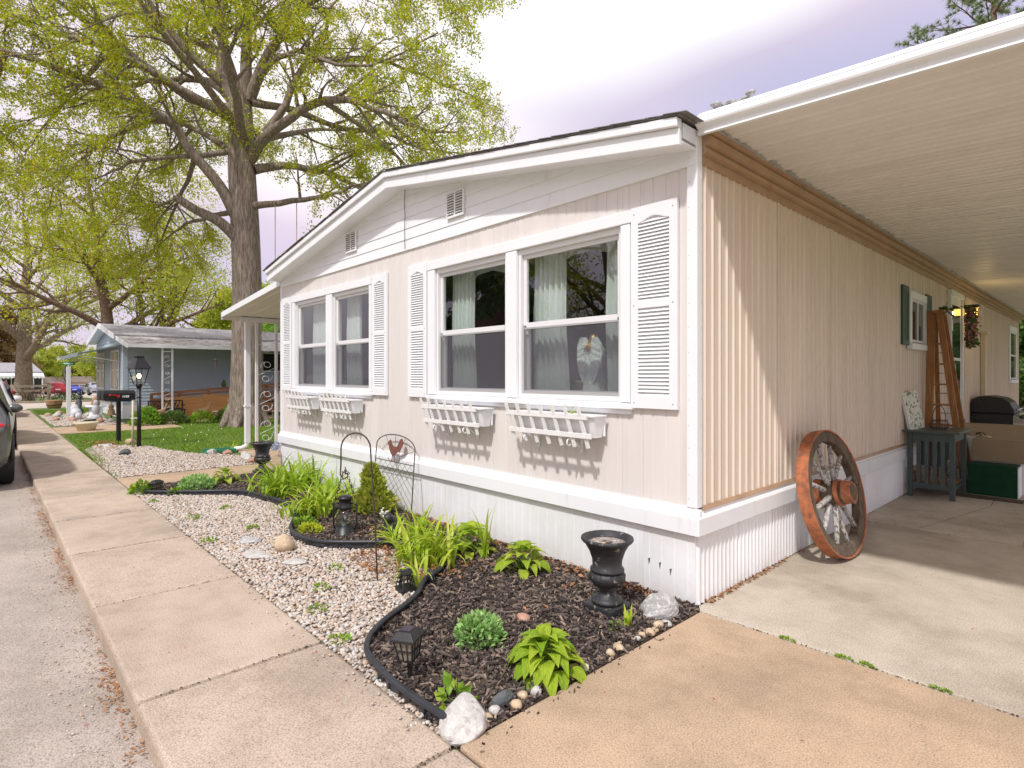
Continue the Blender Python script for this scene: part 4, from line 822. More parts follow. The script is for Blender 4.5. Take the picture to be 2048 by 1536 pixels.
def straps(name, label, c, n, length, seed, mat, lean=0.55, w=0.011, spread=0.10, cat='plant'):
    g = random.Random(seed); b = B()
    for k in range(n):
        a = g.uniform(0,6.283); L_ = length*g.uniform(0.6,1.1); ln = lean*g.uniform(0.5,1.6); ox, oy = g.gauss(0,spread*0.55), g.gauss(0,spread*0.55); m = 7; vs = []; fs = []
        el = math.pi/2 - ln*0.62; px, pz = 0.0, 0.0; tw = g.uniform(-0.5,0.5); ww = 1.45*w*g.uniform(0.7,1.25)
        for i in range(m+1):
            t = i/m; hw = ww*(1-t**2.2)*(0.6+0.4*min(1,t*4)) + 0.0006; dx, dy = math.cos(a), math.sin(a); nx, ny = -math.sin(a+tw*t), math.cos(a+tw*t)
            X = c[0]+ox+px*dx; Y = c[1]+oy+px*dy; Z = c[2]+pz
            vs += [(X-nx*hw, Y-ny*hw, Z+hw*0.5), (X, Y, Z), (X+nx*hw, Y+ny*hw, Z+hw*0.5)]
            e2 = el - ln*3.0*t**1.7; px += math.cos(e2)*L_/m; pz += math.sin(e2)*L_/m
        for i in range(m): q = i*3; fs += [(q,q+1,q+4,q+3),(q+1,q+2,q+5,q+4)]
        vs = [(x,y,max(z, c[2]+0.004)) for x,y,z in vs]; b.add(vs, fs, True)
    o = b.obj(name, mat); origin_to(o, c); return tag(o, label, cat)
straps('daylily', 'big bright daylily clump behind the shepherd hook foot', (-1.95,-0.86,0.0), 95, 0.50, 31, M['lily'], 0.62, 0.011, 0.22)
straps('daylily', 'upright young daylily just left of the big clump by the trellis', (-2.42,-0.62,0.0), 26, 0.42, 32, M['lily'], 0.32, 0.012, 0.07)
straps('daylily', 'tall thin daylily shoot rising against the white skirting', (-1.72,-0.42,0.0), 9, 0.50, 33, M['lily'], 0.16, 0.011, 0.03)
straps('daylily', 'daylily sprig leaning over the middle solar light', (-1.60,-1.16,0.0), 8, 0.32, 34, M['lily'], 0.75, 0.009, 0.04)
straps('daylily', 'widest daylily clump in front of the far black urn', (-5.35,-0.72,0.0), 120, 0.60, 35, M['lily2'], 0.62, 0.012, 0.26)
straps('daylily', 'second daylily clump behind the widest one against the skirting', (-5.9,-0.35,0.0), 80, 0.58, 36, M['lily2'], 0.60, 0.011, 0.26)
straps('daylily', 'daylily clump just left of the hanging lantern', (-4.05,-0.86,0.0), 70, 0.50, 37, M['lily'], 0.60, 0.012, 0.16)
straps('daylily', 'daylily clump low against the skirting behind the lantern clump', (-4.75,-0.38,0.0), 70, 0.46, 38, M['lily2'], 0.66, 0.011, 0.26)
straps('daylily', 'little daylily tuft at the gravel edge left of the lantern', (-4.25,-1.06,0.0), 22, 0.26, 39, M['lily2'], 0.55, 0.008, 0.10)
straps('daylily', 'short daylily tuft beside the hook pole and dark ornament', (-2.62,-0.78,0.0), 22, 0.34, 40, M['lily'], 0.6, 0.009, 0.08)
straps('iris', 'single thin green sprig by the foot of the near urn', (-0.13,-0.60,0.0), 6, 0.14, 41, M['lily'], 0.25, 0.008, 0.02)
def tuft(name, label, c, r, n, leaf, seed, mat, dome=0.75, cat='plant', up=0.35):
    rng = np.random.default_rng(seed); a = rng.uniform(0,6.283,n); u = rng.uniform(0,1,n)**0.55; ph = np.arccos(1-rng.uniform(0,1,n))
    d = np.stack([np.sin(ph)*np.cos(a), np.sin(ph)*np.sin(a), np.cos(ph)],1); P = d*np.array([r[0],r[1],r[2]])*(0.55+0.45*u)[:,None]; P[:,2] = np.abs(P[:,2])
    s = leaf*rng.uniform(0.65,1.25,n); dirv = d*np.array([1,1,0.8]) + rng.normal(0,0.45,(n,3)); dirv[:,2] += up; dirv /= np.linalg.norm(dirv,axis=1)[:,None]
    sd_ = np.cross(dirv, rng.normal(0,1,(n,3))); sd_ /= np.linalg.norm(sd_,axis=1)[:,None]; nm = np.cross(dirv, sd_)
    V = np.stack([P, P+dirv*(s*0.5)[:,None]+sd_*(s*0.30)[:,None]+nm*(s*0.08)[:,None], P+dirv*s[:,None], P+dirv*(s*0.5)[:,None]-sd_*(s*0.30)[:,None]+nm*(s*0.08)[:,None]],1)
    F = (np.arange(n)*4)[:,None]+np.array([0,1,2,3])[None]; o = big(name, V.reshape(-1,3), F, mat); o.location = c; return tag(o, label, cat)
tuft('sedum', 'rounded grey-green sedum mound in the middle of the near mulch', (-0.60,-1.40,0.0), (0.135,0.135,0.15), 620, 0.042, 51, M['sedum'])
tuft('sedum', 'wide green sedum mound in the far bed beside the small hosta', (-6.55,-1.42,0.0), (0.24,0.22,0.20), 700, 0.05, 52, M['sedum'])
tuft('leafy_weed', 'leafy light green plant at the sidewalk end of the far edging', (-6.86,-2.0,0.0), (0.13,0.12,0.14), 130, 0.075, 53, M['weed'])
tuft('leafy_weed', 'small leafy weed beside the far solar light', (-6.45,-1.70,0.0), (0.07,0.07,0.08), 60, 0.05, 54, M['weed'])
tuft('creeping_plant', 'yellow-green creeping plant inside the lantern bed corner', (-3.52,-1.15,0.0), (0.16,0.11,0.07), 300, 0.035, 55, M['yellow_green'])
tuft('creeping_plant', 'green creeping plant left of the yellow-green one', (-3.80,-1.10,0.0), (0.15,0.12,0.08), 300, 0.035, 56, M['weed'])
tuft('leafy_weed', 'broad-leaved weed behind the big white rock', (-0.17,-1.90,0.0), (0.075,0.06,0.11), 30, 0.07, 57, M['weed'])
for i, (x, y, r) in enumerate([(-4.9,-1.86,.08),(-3.85,-1.98,.06),(-4.05,-1.52,.05),(-2.02,-1.72,.06),(-1.66,-1.90,.06),(-1.16,-2.0,.06),(-2.35,-1.45,.05),(-0.16,-0.66,.05),(-6.1,-2.0,.05),(-5.15,-1.45,.06)]):
    tuft('weed', ['low green weed at the sidewalk edge of the gravel near the far end','tiny weed at the sidewalk edge beside the second slab joint','low weed on the gravel behind the flat grey stone','small weed on the gravel between flat stones and hook','tiny sprout at the sidewalk edge below the white stone','scraggly weed at the sidewalk edge near the edging curve','little weed near the dead leaves and hook pole','tiny sprout in the mulch just in front of the near urn','small weed at the sidewalk beside the far solar light','low weed on the gravel before the widest daylily'][i], (x,y,-0.005), (r,r,r*0.5), int(700*r), 0.03, 60+i, M['weed'], cat='weed')
for i, (x, y) in enumerate([(0.92,-0.062),(1.02,-0.062),(1.35,-0.062),(0.62,-0.062),(1.40,3.37)]):
    tuft('joint_weed', ['bright weed in the driveway joint, left of a close pair','bright weed in the driveway joint, right of a close pair','bright weed in the driveway joint farthest right','tiny weed in the driveway joint nearest the home','green weed in the slab crack deep in the carport'][i], (x,y,-0.002), (0.045,0.012,0.012) if i < 4 else (0.05,0.03,0.05), 60, 0.016 if i < 4 else 0.03, 80+i, M['weed'], cat='weed')
# arborvitae: a cone of flat sprays
def conifer(label, c, r, h, n, seed):
    t = thing('arborvitae', label, 'shrub', c); rng = np.random.default_rng(seed)
    z = rng.uniform(0,1,n)**1.15; two = rng.uniform(0,1,n) < 0.28; z = np.where(two, z*0.72, z); rad = r*(1-z)**0.72*(0.75+0.25*np.sin(z*9)); a = rng.uniform(0,6.283,n); q = rng.uniform(0.6,1.02,n)
    ox = np.where(two, 0.12, 0.0); P = np.stack([ox+rad*q*np.cos(a), rad*q*np.sin(a), 0.04+z*h],1); dv = np.stack([np.cos(a)*0.75, np.sin(a)*0.75, 0.75+0*a],1)+rng.normal(0,0.28,(n,3)); dv /= np.linalg.norm(dv,axis=1)[:,None]
    s = rng.uniform(0.035,0.075,n); sd_ = np.cross(dv, rng.normal(0,1,(n,3))); sd_ /= np.linalg.norm(sd_,axis=1)[:,None]
    V = np.stack([P, P+dv*(s*0.55)[:,None]+sd_*(s*0.28)[:,None], P+dv*s[:,None], P+dv*(s*0.55)[:,None]-sd_*(s*0.28)[:,None]],1)
    F = (np.arange(n)*4)[:,None]+np.array([0,1,2,3])[None]; big('crown', V.reshape(-1,3), F, M['arbor'], t)
    B().tube([c,(c[0],c[1],c[2]+h*0.8)],[0.02,0.006],6).obj('trunk', M['bark2'], t)
conifer('small conical green arborvitae against the skirting behind the shepherd hook', (-3.80,-0.33,0.0), 0.26, 0.50, 2300, 91)
# ---------------------------------------------------------------- urns
def urn(label, c, s, seed):
    t = thing('urn', label, 'urn', c); z = c[2]
    B().box(c[0]-0.125*s, c[0]+0.125*s, c[1]-0.125*s, c[1]+0.125*s, z-0.01, z+0.06*s).obj('plinth', M['urn'], t, 0.008)
    b = B().lathe([(0.10*s,0.061*s),(0.112*s,0.07*s),(0.112*s,0.085*s),(0.088*s,0.10*s),(0.062*s,0.125*s),(0.052*s,0.15*s),(0.06*s,0.165*s),(0.055*s,0.175*s)], 28, c); b.obj('foot', M['urn'], t)
    b = B().lathe([(0.05*s,0.172*s),(0.095*s,0.19*s),(0.125*s,0.225*s),(0.13*s,0.255*s),(0.112*s,0.285*s)], 48, c, wob=0.035, k=16); b.obj('lobed_bowl', M['urn'], t)
    prof = [(0.108*s,0.284*s),(0.122*s,0.292*s),(0.122*s,0.305*s),(0.104*s,0.318*s),(0.108*s,0.37*s),(0.128*s,0.43*s),(0.160*s,0.485*s),(0.180*s,0.50*s),(0.188*s,0.512*s),(0.186*s,0.526*s),(0.174*s,0.530*s),(0.160*s,0.522*s),(0.125*s,0.47*s),(0.11*s,0.455*s)]
    B().lathe(prof, 36, c).obj('bowl', M['urn'], t)
    B().lathe([(0.146*s,0.492*s),(0.09*s,0.496*s),(0.02*s,0.490*s)], 20, c).obj('potting_soil', M['dirt'], t)
    g = random.Random(seed); b = B(); a = 5.2; b.ell((c[0]+0.155*s*math.cos(a), c[1]+0.155*s*math.sin(a), z+0.522*s), (0.022*s,0.02*s,0.012*s), 8, 5, 0.2, g); b.obj('rim_chip', M['rock_tan'], t)
    return t
urn('weathered black urn standing on the mulch near the corner of the home', (-0.36,-0.50,0.0), 0.92, 1)
urn('black urn half hidden by daylilies at the far end of the home', (-7.30,-0.30,0.0), 0.94, 2)
# ---------------------------------------------------------------- solar lights
def solar(label, c, tilt=(0,0), stake=0.11):
    t = thing('solar_light', label, 'garden light', c); Rm = Matrix.Translation(Vector(c)) @ Euler((tilt[0],tilt[1],0.5)).to_matrix().to_4x4()
    def add(b, n, m, p=t, bev=0): return b.xf(Rm).obj(n, m, p, bev)
    if stake > 0: add(B().box(-0.008,0.008,-0.008,0.008,-0.03,stake), 'stake', M['black'])
    b = B(); z0, z1 = stake, stake+0.105; w0, w1 = 0.036, 0.052
    for sx in (-1,1):
        for sy in (-1,1): b.bar((sx*w0,sy*w0,z0),(sx*w1,sy*w1,z1),0.007,0.007)
    for k in (0, 0.5, 0.97):
        w = w0+(w1-w0)*k; z = z0+(z1-z0)*k
        for s in (-1,1): b.bar((-w,s*w,z),(w,s*w,z),0.006,0.006); b.bar((s*w,-w,z),(s*w,w,z),0.006,0.006)
    for q in (-0.34,0.34):
        for s in (-1,1): b.bar((q*w0,s*w0,z0),(q*w1,s*w1,z1),0.004,0.004); b.bar((s*w0,q*w0,z0),(s*w1,q*w1,z1),0.004,0.004)
    add(b, 'cage', M['black'])
    b = B(); b.add([(-w0*.9,-w0*.9,z0+.005),(w0*.9,-w0*.9,z0+.005),(w0*.9,w0*.9,z0+.005),(-w0*.9,w0*.9,z0+.005),(-w1*.9,-w1*.9,z1),(w1*.9,-w1*.9,z1),(w1*.9,w1*.9,z1),(-w1*.9,w1*.9,z1)], [(0,3,2,1),(4,5,6,7),(0,1,5,4),(1,2,6,5),(2,3,7,6),(3,0,4,7)]); add(b, 'diffuser', M['diffuser'])
    b = B(); h = 0.066; k = 0.036; b.add([(-h,-h,z1),(h,-h,z1),(h,h,z1),(-h,h,z1),(-h,-h,z1+.012),(h,-h,z1+.012),(h,h,z1+.012),(-h,h,z1+.012),(-k,-k,z1+.045),(k,-k,z1+.045),(k,k,z1+.045),(-k,k,z1+.045)], [(0,3,2,1),(0,1,5,4),(1,2,6,5),(2,3,7,6),(3,0,4,7),(4,5,9,8),(5,6,10,9),(6,7,11,10),(7,4,8,11),(8,9,10,11)]); cp_ = add(b, 'cap', M['black'], t, 0.003)
    add(B().box(-0.028,0.028,-0.028,0.028,z1+.0452,z1+.048), 'solar_panel', M['litcap'], cp_); return t
solar('black solar stake light inside the near curve of the edging', (-0.50,-1.93,0.0), (0.05,-0.04), 0.12)
solar('black solar light tilted at the sidewalk end of the far edging', (-6.72,-1.84,0.0), (0.08,-0.12), 0.02)
solar('black solar light half hidden in the daylilies left of the lantern', (-4.28,-0.90,0.0), (0.0,0.1), 0.10)
# topless solar light
t = thing('lantern_cage', 'small black openwork lantern sitting on the gravel by the edging', 'garden light', (-1.56,-1.29,0.0)); b = B()
for k in range(4):
    s = [(-1,-1),(1,-1),(1,1),(-1,1)]; a, c2 = s[k], s[(k+1) % 4]; P0 = lambda u, w, z: (-1.56+(a[0]+(c2[0]-a[0])*u)*w, -1.29+(a[1]+(c2[1]-a[1])*u)*w, z)
    for u in (0, 0.33, 0.66): b.bar(P0(u,0.05,0.03), P0(u,0.032,0.125), 0.006 if u else 0.009, 0.006)
    for w, z in ((0.05,0.03),(0.044,0.062),(0.038,0.094),(0.032,0.125)): b.bar(P0(0,w,z), P0(1,w,z), 0.006, 0.006)
b.obj('cage', M['black'], t); B().box(-1.615,-1.505,-1.345,-1.235,-0.005,0.032).obj('base', M['black'], t, 0.004); B().prism([(-1.60,0.126),(-1.52,0.126),(-1.545,0.152),(-1.575,0.152)], 'y', -1.33, -1.25).obj('cap', M['black'], t)
# ---------------------------------------------------------------- shepherd hook and oil lantern
hk = thing('shepherd_hook', 'thin black shepherd hook standing in the gravel', 'garden hook', (-1.86,-1.345,0.0))
HA = Vector((-1.86,-1.345,-0.05)); dx = Vector((-0.80,0.16,0)); P = [HA, HA+Vector((-0.04,0.0,0.5)), HA+Vector((-0.075,-0.01,0.9))]
top = HA+Vector((-0.09,-0.01,1.04)); rr = 0.115; hd = Vector((-0.72,-0.69,0)).normalized()
for k in range(13): a = math.pi*k/12; P.append(top + hd*(rr*(1-math.cos(a))) + Vector((0,0,rr*1.05*math.sin(a))))
P += [top+hd*(2*rr)+Vector((0,0,-0.10)), top+hd*(2*rr+0.005)+Vector((0,0,-0.20)), top+hd*(2*rr-0.02)+Vector((0,0,-0.235)), top+hd*(2*rr-0.05)+Vector((0,0,-0.215))]
B().tube(P, 0.006, 8).obj('rod', M['iron'], hk)
B().tube([HA+Vector((0,0,0.055)), HA+hd*0.14+Vector((0,0,0.055)), HA+hd*0.14+Vector((0,0,-0.01))], 0.005, 6).obj('step_bar', M['iron'], hk)
ln = thing('oil_lantern', 'old black oil lantern with glass globe and chain on the mulch', 'lantern', (-3.22,-0.93,0.0)); c = (-3.22,-0.93,0.0); ls = 1.28
B().lathe([(0.085*ls,0.0),(0.088*ls,0.012),(0.074*ls,0.02),(0.07*ls,0.055*ls),(0.045*ls,0.07*ls),(0.05*ls,0.085*ls)], 24, c).obj('fuel_tank', M['black'], ln)
B().lathe([(0.045*ls,0.086*ls),(0.062*ls,0.105*ls),(0.069*ls,0.135*ls),(0.066*ls,0.165*ls),(0.05*ls,0.192*ls)], 24, c).obj('globe', M['lantern_glass'], ln)
B().lathe([(0.046*ls,0.193*ls),(0.056*ls,0.198*ls),(0.052*ls,0.215*ls),(0.046*ls,0.225*ls),(0.046*ls,0.265*ls),(0.055*ls,0.27*ls),(0.052*ls,0.285*ls),(0.035*ls,0.293*ls),(0.01,0.297*ls)], 24, c).obj('chimney', M['black'], ln)
B().lathe([(0.012,0.09*ls),(0.016,0.12*ls),(0.004,0.15*ls)], 8, c).obj('burner', M['steel'], ln)
for s in (-1,1):
    d = Vector((0.68*s,0.73*s,0)); q = Vector(c)
    B().tube([q+d*0.07*ls+Vector((0,0,0.045)), q+d*0.088*ls+Vector((0,0,0.06*ls)), q+d*0.088*ls+Vector((0,0,0.22*ls)), q+d*0.06*ls+Vector((0,0,0.235*ls)), q+d*0.045*ls+Vector((0,0,0.235*ls))], 0.009, 7).obj('side_tube', M['black'], ln)
    for k in range(11):
        z = 0.235*ls+k*0.0275; f = 0.088*ls*(1-k/13)
        pc = q+d*f+Vector((0,0,z)); ring = [pc+(d if k % 2 else Vector((-0.73,0.68,0)))*(0.010*math.cos(a))+Vector((0,0,0.019*math.sin(a))) for a in [i*math.pi/4 for i in range(8)]]
        B().tube(ring, 0.0032, 5, closed=True).obj('chain_link', M['iron'], ln)
for k in range(5):
    g2 = random.Random(k); pc = Vector((c[0]+g2.uniform(-.03,.03), c[1]+g2.uniform(-.02,.02), 0.235*ls+0.30+g2.uniform(-.01,.02))); ax = Vector((g2.uniform(-1,1),g2.uniform(-1,1),g2.uniform(-1,1))).normalized(); a2 = ax.orthogonal().normalized(); b2 = ax.cross(a2)
    B().tube([pc+a2*0.016*math.cos(a)+b2*0.011*math.sin(a) for a in [i*math.pi/4 for i in range(8)]], 0.0034, 5, closed=True).obj('chain_link', M['iron'], ln)
B().tube([Vector(c)+Vector((0,0,0.235*ls+0.28)), Vector(c)+Vector((0.005,0,0.235*ls+0.355))], 0.006, 6).obj('chain_hook', M['iron'], ln)
# dark frog-like ornament beside the pole
fo = thing('garden_ornament', 'dark garden ornament with a white blossom behind the hook pole', 'ornament', (-2.75,-0.70,0.0))
b = B().ell((-2.75,-0.70,0.10),(0.07,0.08,0.11),14,10,0.05,random.Random(3)); b.ell((-2.73,-0.74,0.215),(0.05,0.05,0.045),12,8); b.box(-2.83,-2.66,-0.80,-0.62,-0.01,0.03); b.obj('figure', M['urn'], fo)
b = B(); g = random.Random(8)
for k in range(26): p = Vector((-2.79+g.gauss(0,.018),-0.76+g.gauss(0,.018),0.245+g.gauss(0,.018))); b.ell(p, (0.012,0.012,0.006), 6, 4)
b.obj('blossom', M['seedhead'], fo)
# ---------------------------------------------------------------- rooster trellis leaning on the skirting
tr = thing('rooster_trellis', 'rusty wire trellis with a rooster silhouette leaning on the skirting', 'trellis', (-3.75,-0.20,0.0))
def TP(u, v, o=0.0):                       # u across 0..1, v height in m; leans back to the wall
    base = Vector((-3.90+0.82*u, -0.27, 0.0)); return base + Vector((-0.25*v, 0.235*v-o, v*0.985))
tw = 0.0062; H = 0.97
arch = [TP(0,-0.03),TP(0,0.45),TP(0,H-0.22)] + [TP(0.5-0.5*math.cos(math.pi*k/14), H-0.22+0.135*math.sin(math.pi*k/14)) for k in range(1,14)] + [TP(1,H-0.22),TP(1,0.45),TP(1,-0.03)]
B().tube(arch, tw, 7).obj('frame', M['iron'], tr); B().tube([TP(0,0.585),TP(1,0.585)], tw*0.8, 6).obj('cross_bar', M['iron'], tr)
for k in range(-8, 9):
    for s in (1,-1):
        u0, v0 = k/8.0, 0.585; pts = []
        for q in range(12):
            v = 0.585-0.05*q; u = (k+0.5*(s < 0))/8.0 + s*0.075*q
            if 0 <= u <= 1 and v >= 0.05: pts.append(TP(u, v))
        if len(pts) > 1: B().tube(pts, 0.0018, 4, False).obj('wire', M['iron'], tr)
for u, v in ((0.01,H-0.23),(0.25,H-0.115),(0.5,H-0.085),(0.75,H-0.115),(0.99,H-0.23)): B().tube([TP(u,v),TP(0.5+(u-0.5)*0.35,0.655)], 0.0025, 4, False).obj('spoke_wire', M['iron'], tr)
for u in (0.36,0.64): B().tube([TP(u,0.585),TP(u,0.66)], 0.0025, 4, False).obj('spoke_wire', M['iron'], tr)
roo = [(0.30,0.885),(0.315,0.925),(0.345,0.945),(0.355,0.955),(0.375,0.945),(0.39,0.92),(0.415,0.885),(0.45,0.87),(0.50,0.868),(0.53,0.885),(0.55,0.93),(0.575,0.97),(0.605,0.99),(0.635,0.975),(0.645,0.93),(0.63,0.88),(0.60,0.845),(0.575,0.815),(0.54,0.80),(0.50,0.775),(0.475,0.755),(0.47,0.70),(0.49,0.672),(0.465,0.676),(0.455,0.70),(0.45,0.745),(0.435,0.745),(0.43,0.70),(0.44,0.668),(0.405,0.674),(0.418,0.70),(0.415,0.755),(0.385,0.785),(0.355,0.815),(0.335,0.86),(0.325,0.885),(0.315,0.90)]
roo = [(0.5+(u-0.47)*1.15, 0.585+(v-0.668)*0.83) for u, v in roo]; b = B(); n = len(roo); vs = [TP(u,v,0.004) for u,v in roo]+[TP(u,v,-0.002) for u,v in roo]; b.add(vs, [tuple(range(n)), tuple(range(2*n-1,n-1,-1))]+[(i,(i+1) % n,n+(i+1) % n,n+i) for i in range(n)]); b.obj('rooster', M['rust'], tr)
# ---------------------------------------------------------------- window boxes
def wbox(label, x0, x1, n, scale=1.0):
    t = thing('window_box', label, 'window box', ((x0+x1)/2,-0.1,1.05), 'white window boxes under the front windows'); zt, zb = 1.235, 1.085; y0 = -0.045
    b = B(); th = 0.01; x0i, x1i = x0+0.03, x1-0.005
    fr = [(-0.185,zt),(-0.135,zb)]
    b.add([(x0i,-0.185,zt),(x1i,-0.185,zt),(x1i-0.02,-0.140,zb),(x0i+0.02,-0.140,zb),(x0i,-0.175,zt),(x1i,-0.175,zt),(x1i-0.02,-0.13,zb),(x0i+0.02,-0.13,zb)], [(0,1,2,3),(4,7,6,5),(0,4,5,1),(1,5,6,2),(2,6,7,3),(3,7,4,0)])
    for xe, s in ((x0i,1),(x1i,-1)): b.add([(xe,-0.175,zt),(xe,y0,zt),(xe+s*0.02,y0-0.02,zb),(xe+s*0.02,-0.13,zb),(xe+s*th,-0.175,zt),(xe+s*th,y0,zt),(xe+s*(0.02+th),y0-0.02,zb),(xe+s*(0.02+th),-0.13,zb)], [(0,1,2,3),(4,7,6,5),(0,4,5,1),(1,5,6,2),(2,6,7,3),(3,7,4,0)])
    b.box(x0i+0.02, x1i-0.02, -0.14, y0-0.02, zb-0.008, zb+0.004); b.box(x0i, x1i, y0-0.008, y0, zb, zt)
    bo = b.obj('trough', M['white'], t, 0.003)
    B().box(x0i-0.006, x1i+0.012, -0.20, y0+0.004, zt+0.0005, zt+0.014).obj('trough_lip', M['white'], t, 0.003)
    B().box(x0i+0.01, x1i-0.01, -0.17, y0-0.012, zt-0.03, zt-0.02).obj('soil_fill', M['dirt'], bo)
    B().box(x0-0.02, x1-0.05, -0.222, -0.203, zt-0.020, zt+0.020).obj('top_rail', M['white_worn'], t, 0.002)
    B().box(x0+0.0, x1-0.02, -0.206, -0.190, zb-0.012, zb+0.026).obj('bottom_rail', M['white_worn'], t, 0.002)
    for k in range(n):
        xk = x0+0.0+(x1-x0-0.12)*k/(n-1); B().bar((xk+0.055,-0.178,zb-0.085),(xk-0.012,-0.230,zt+0.085),0.032,0.010,(0,1,0)).obj('slat', M['white_worn'], t)
    for xk in (x0+0.20*(x1-x0), x0+0.72*(x1-x0)):
        p = [(xk,-0.03,zb-0.12),(xk,-0.10,zb-0.06),(xk,-0.15,zb-0.028)]+[(xk,-0.175-0.026*math.sin(a),zb-0.054+0.026*math.cos(a)) for a in [i*0.5 for i in range(9)]]
        B().tube(p, 0.007, 6).obj('bracket', M['white'], t); B().box(xk-0.008,xk+0.008,-0.03,-0.012,zb-0.15,zb+0.03).obj('bracket_plate', M['white'], t)
    return t
wbox('white slatted window box under the right sash of the right window pair', -1.645, -0.72, 7)
wbox('white slatted window box under the left sash of the right window pair', -2.95, -2.03, 7)
wbox('white slatted window box under the right sash of the left window pair', -5.38, -4.52, 7)
wbox('white slatted window box under the left sash of the left window pair', -6.56, -5.72, 7)
o = straps('fern_sprig', 'thin green sprig rising from the nearest window box', (-1.0,-0.12,1.24), 4, 0.16, 44, M['lily2'], 0.9, 0.005, 0.01)
# ---------------------------------------------------------------- curtains and things behind the glass
def curtain(label, x0, x1, z0, z1, y=0.20, flare=0.0, seed=0):
    g = random.Random(seed); ph = g.uniform(0,6)
    def fn(u, v):
        w = (x1-x0)*(1-flare*(v)); xx = x0 + w*u + 0.01*math.sin(9*v); a = 2*math.pi*(5.5*u)+ph
        return (xx, y+0.022*math.sin(a)+0.008*math.sin(2.3*a+v*2), z0+(z1-z0)*v)
    o = B().sheet(fn, 44, 8).obj('curtain', M['curtain']); origin_to(o, (x0, y, z0)); tag(o, label, 'curtain', 'mint voile curtains in the front windows')
cur = [('pale mint curtain at the left edge of the nearest window sash',-1.72,-1.32),('pale mint curtain at the right edge of the nearest window sash',-0.92,-0.57),('pale mint curtain at the left of the second sash from the corner',-2.98,-2.58),('narrow mint curtain at the right of the second sash from the corner',-2.02,-1.86),('mint curtain in the third window sash from the corner',-5.42,-4.98),('mint curtain in the sash farthest from the corner',-6.50,-6.02)]
for i, (l, a, b_) in enumerate(cur): curtain(l, a, b_, 1.20, 2.72, 0.20, 0.12 if i % 2 == 0 else -0.1, i)
for i, (a, b_) in enumerate(((-1.75,-0.58),(-3.0,-1.86))):
    def fn(u, v, a=a, b_=b_): return (a+(b_-a)*u, 0.25+0.02*math.sin(30*u), 2.72-0.30*v*(0.35+0.65*abs(2*u-1)**1.5))
    o = B().sheet(fn, 30, 4).obj('valance', M['curtain']); origin_to(o, (a,0.25,2.4)); tag(o, ['mint swag valance across the top of the nearest sash','mint swag valance across the second sash from the corner'][i], 'curtain')
st_ = thing('side_table', 'dark narrow table inside behind the nearest window', 'table', (-1.0,0.48,0.6)); B().box(-1.62,-0.55,0.32,0.66,1.24,1.28).obj('table_top', M['interior'], st_)
for x_ in (-1.58,-0.62):
    for y_ in (0.35,0.62): B().box(x_,x_+0.04,y_,y_+0.04,0.6,1.24).obj('leg', M['interior'], st_)
an = thing('angel_statue', 'pale winged angel statue with golden hair seen from behind in the window', 'statue', (-1.20,0.42,1.28)); ac = (-1.20,0.42,1.28)
B().lathe([(0.135,0.0),(0.13,0.05),(0.105,0.18),(0.085,0.28),(0.075,0.34),(0.085,0.42),(0.085,0.50),(0.05,0.54),(0.02,0.56)], 30, ac, wob=0.06, k=9).obj('robe', M['angel'], an)
for s in (-1,1):
    b = B(); out = [(0.006,0.545),(0.04,0.605),(0.09,0.60),(0.130,0.54),(0.140,0.45),(0.125,0.35),(0.095,0.27),(0.055,0.20),(0.030,0.205),(0.018,0.30),(0.008,0.42)]
    n = len(out); vs = [(ac[0]+s*u, ac[1]-0.075-0.03*math.sin(u*20), ac[2]+v) for u,v in out]+[(ac[0]+s*u, ac[1]-0.05-0.02*math.sin(u*20), ac[2]+v) for u,v in out]
    b.add(vs, [tuple(range(n)), tuple(range(2*n-1,n-1,-1))]+[(i,(i+1) % n,n+(i+1) % n,n+i) for i in range(n)]); wo = b.obj('wing', M['angel'], an, 0.006)
    for q in range(4):
        for r_ in range(3): B().ell((ac[0]+s*(0.04+0.024*q), ac[1]-0.098, ac[2]+0.53-0.05*r_-0.012*q), (0.015,0.006,0.03), 8, 5).obj('feather', M['angel'], wo)
    for q in range(5): B().tube([(ac[0]+s*(0.04+0.019*q), ac[1]-0.095, ac[2]+0.42),(ac[0]+s*(0.04+0.016*q), ac[1]-0.092, ac[2]+0.31),(ac[0]+s*(0.04+0.008*q), ac[1]-0.086, ac[2]+0.22+0.012*q)], [0.010,0.010,0.005], 6).obj('feather', M['angel'], wo)
b = B().ell((ac[0],ac[1]-0.01,ac[2]+0.585),(0.036,0.04,0.046),16,10); hd_ = b.obj('head', M['angel'], an)
b = B().ell((ac[0],ac[1]-0.02,ac[2]+0.59),(0.039,0.042,0.046),16,10,0.04)
for q in range(7): x_ = -0.027+0.009*q; b.tube([(ac[0]+x_,ac[1]-0.055,ac[2]+0.58),(ac[0]+x_*1.1,ac[1]-0.09,ac[2]+0.53),(ac[0]+x_*1.5,ac[1]-0.105,ac[2]+0.475+0.012*(q % 2))],[0.009,0.009,0.003],7)
b.obj('hair', M['gold'], hd_)
bk = thing('wicker_basket', 'tan wicker basket beside the angel statue in the window', 'basket', (-1.42,0.52,1.28)); B().lathe([(0.05,0.0),(0.055,0.05),(0.075,0.2),(0.085,0.22),(0.075,0.225),(0.05,0.06)], 20, (-1.42,0.52,1.28)).obj('basket_body', M['pot'], bk)
bw = thing('white_bowl', 'white bowl on a stand inside the far left window', 'bowl', (-5.78,0.42,1.0)); B().lathe([(0.06,0.0),(0.03,0.03),(0.03,0.36),(0.06,0.38),(0.15,0.46),(0.16,0.49),(0.14,0.48),(0.05,0.40)], 22, (-5.78,0.42,1.0)).obj('bowl_body', M['statue'], bw); B().box(-6.3,-5.5,0.3,0.7,0.6,1.0).obj('stand', M['interior'], bw)

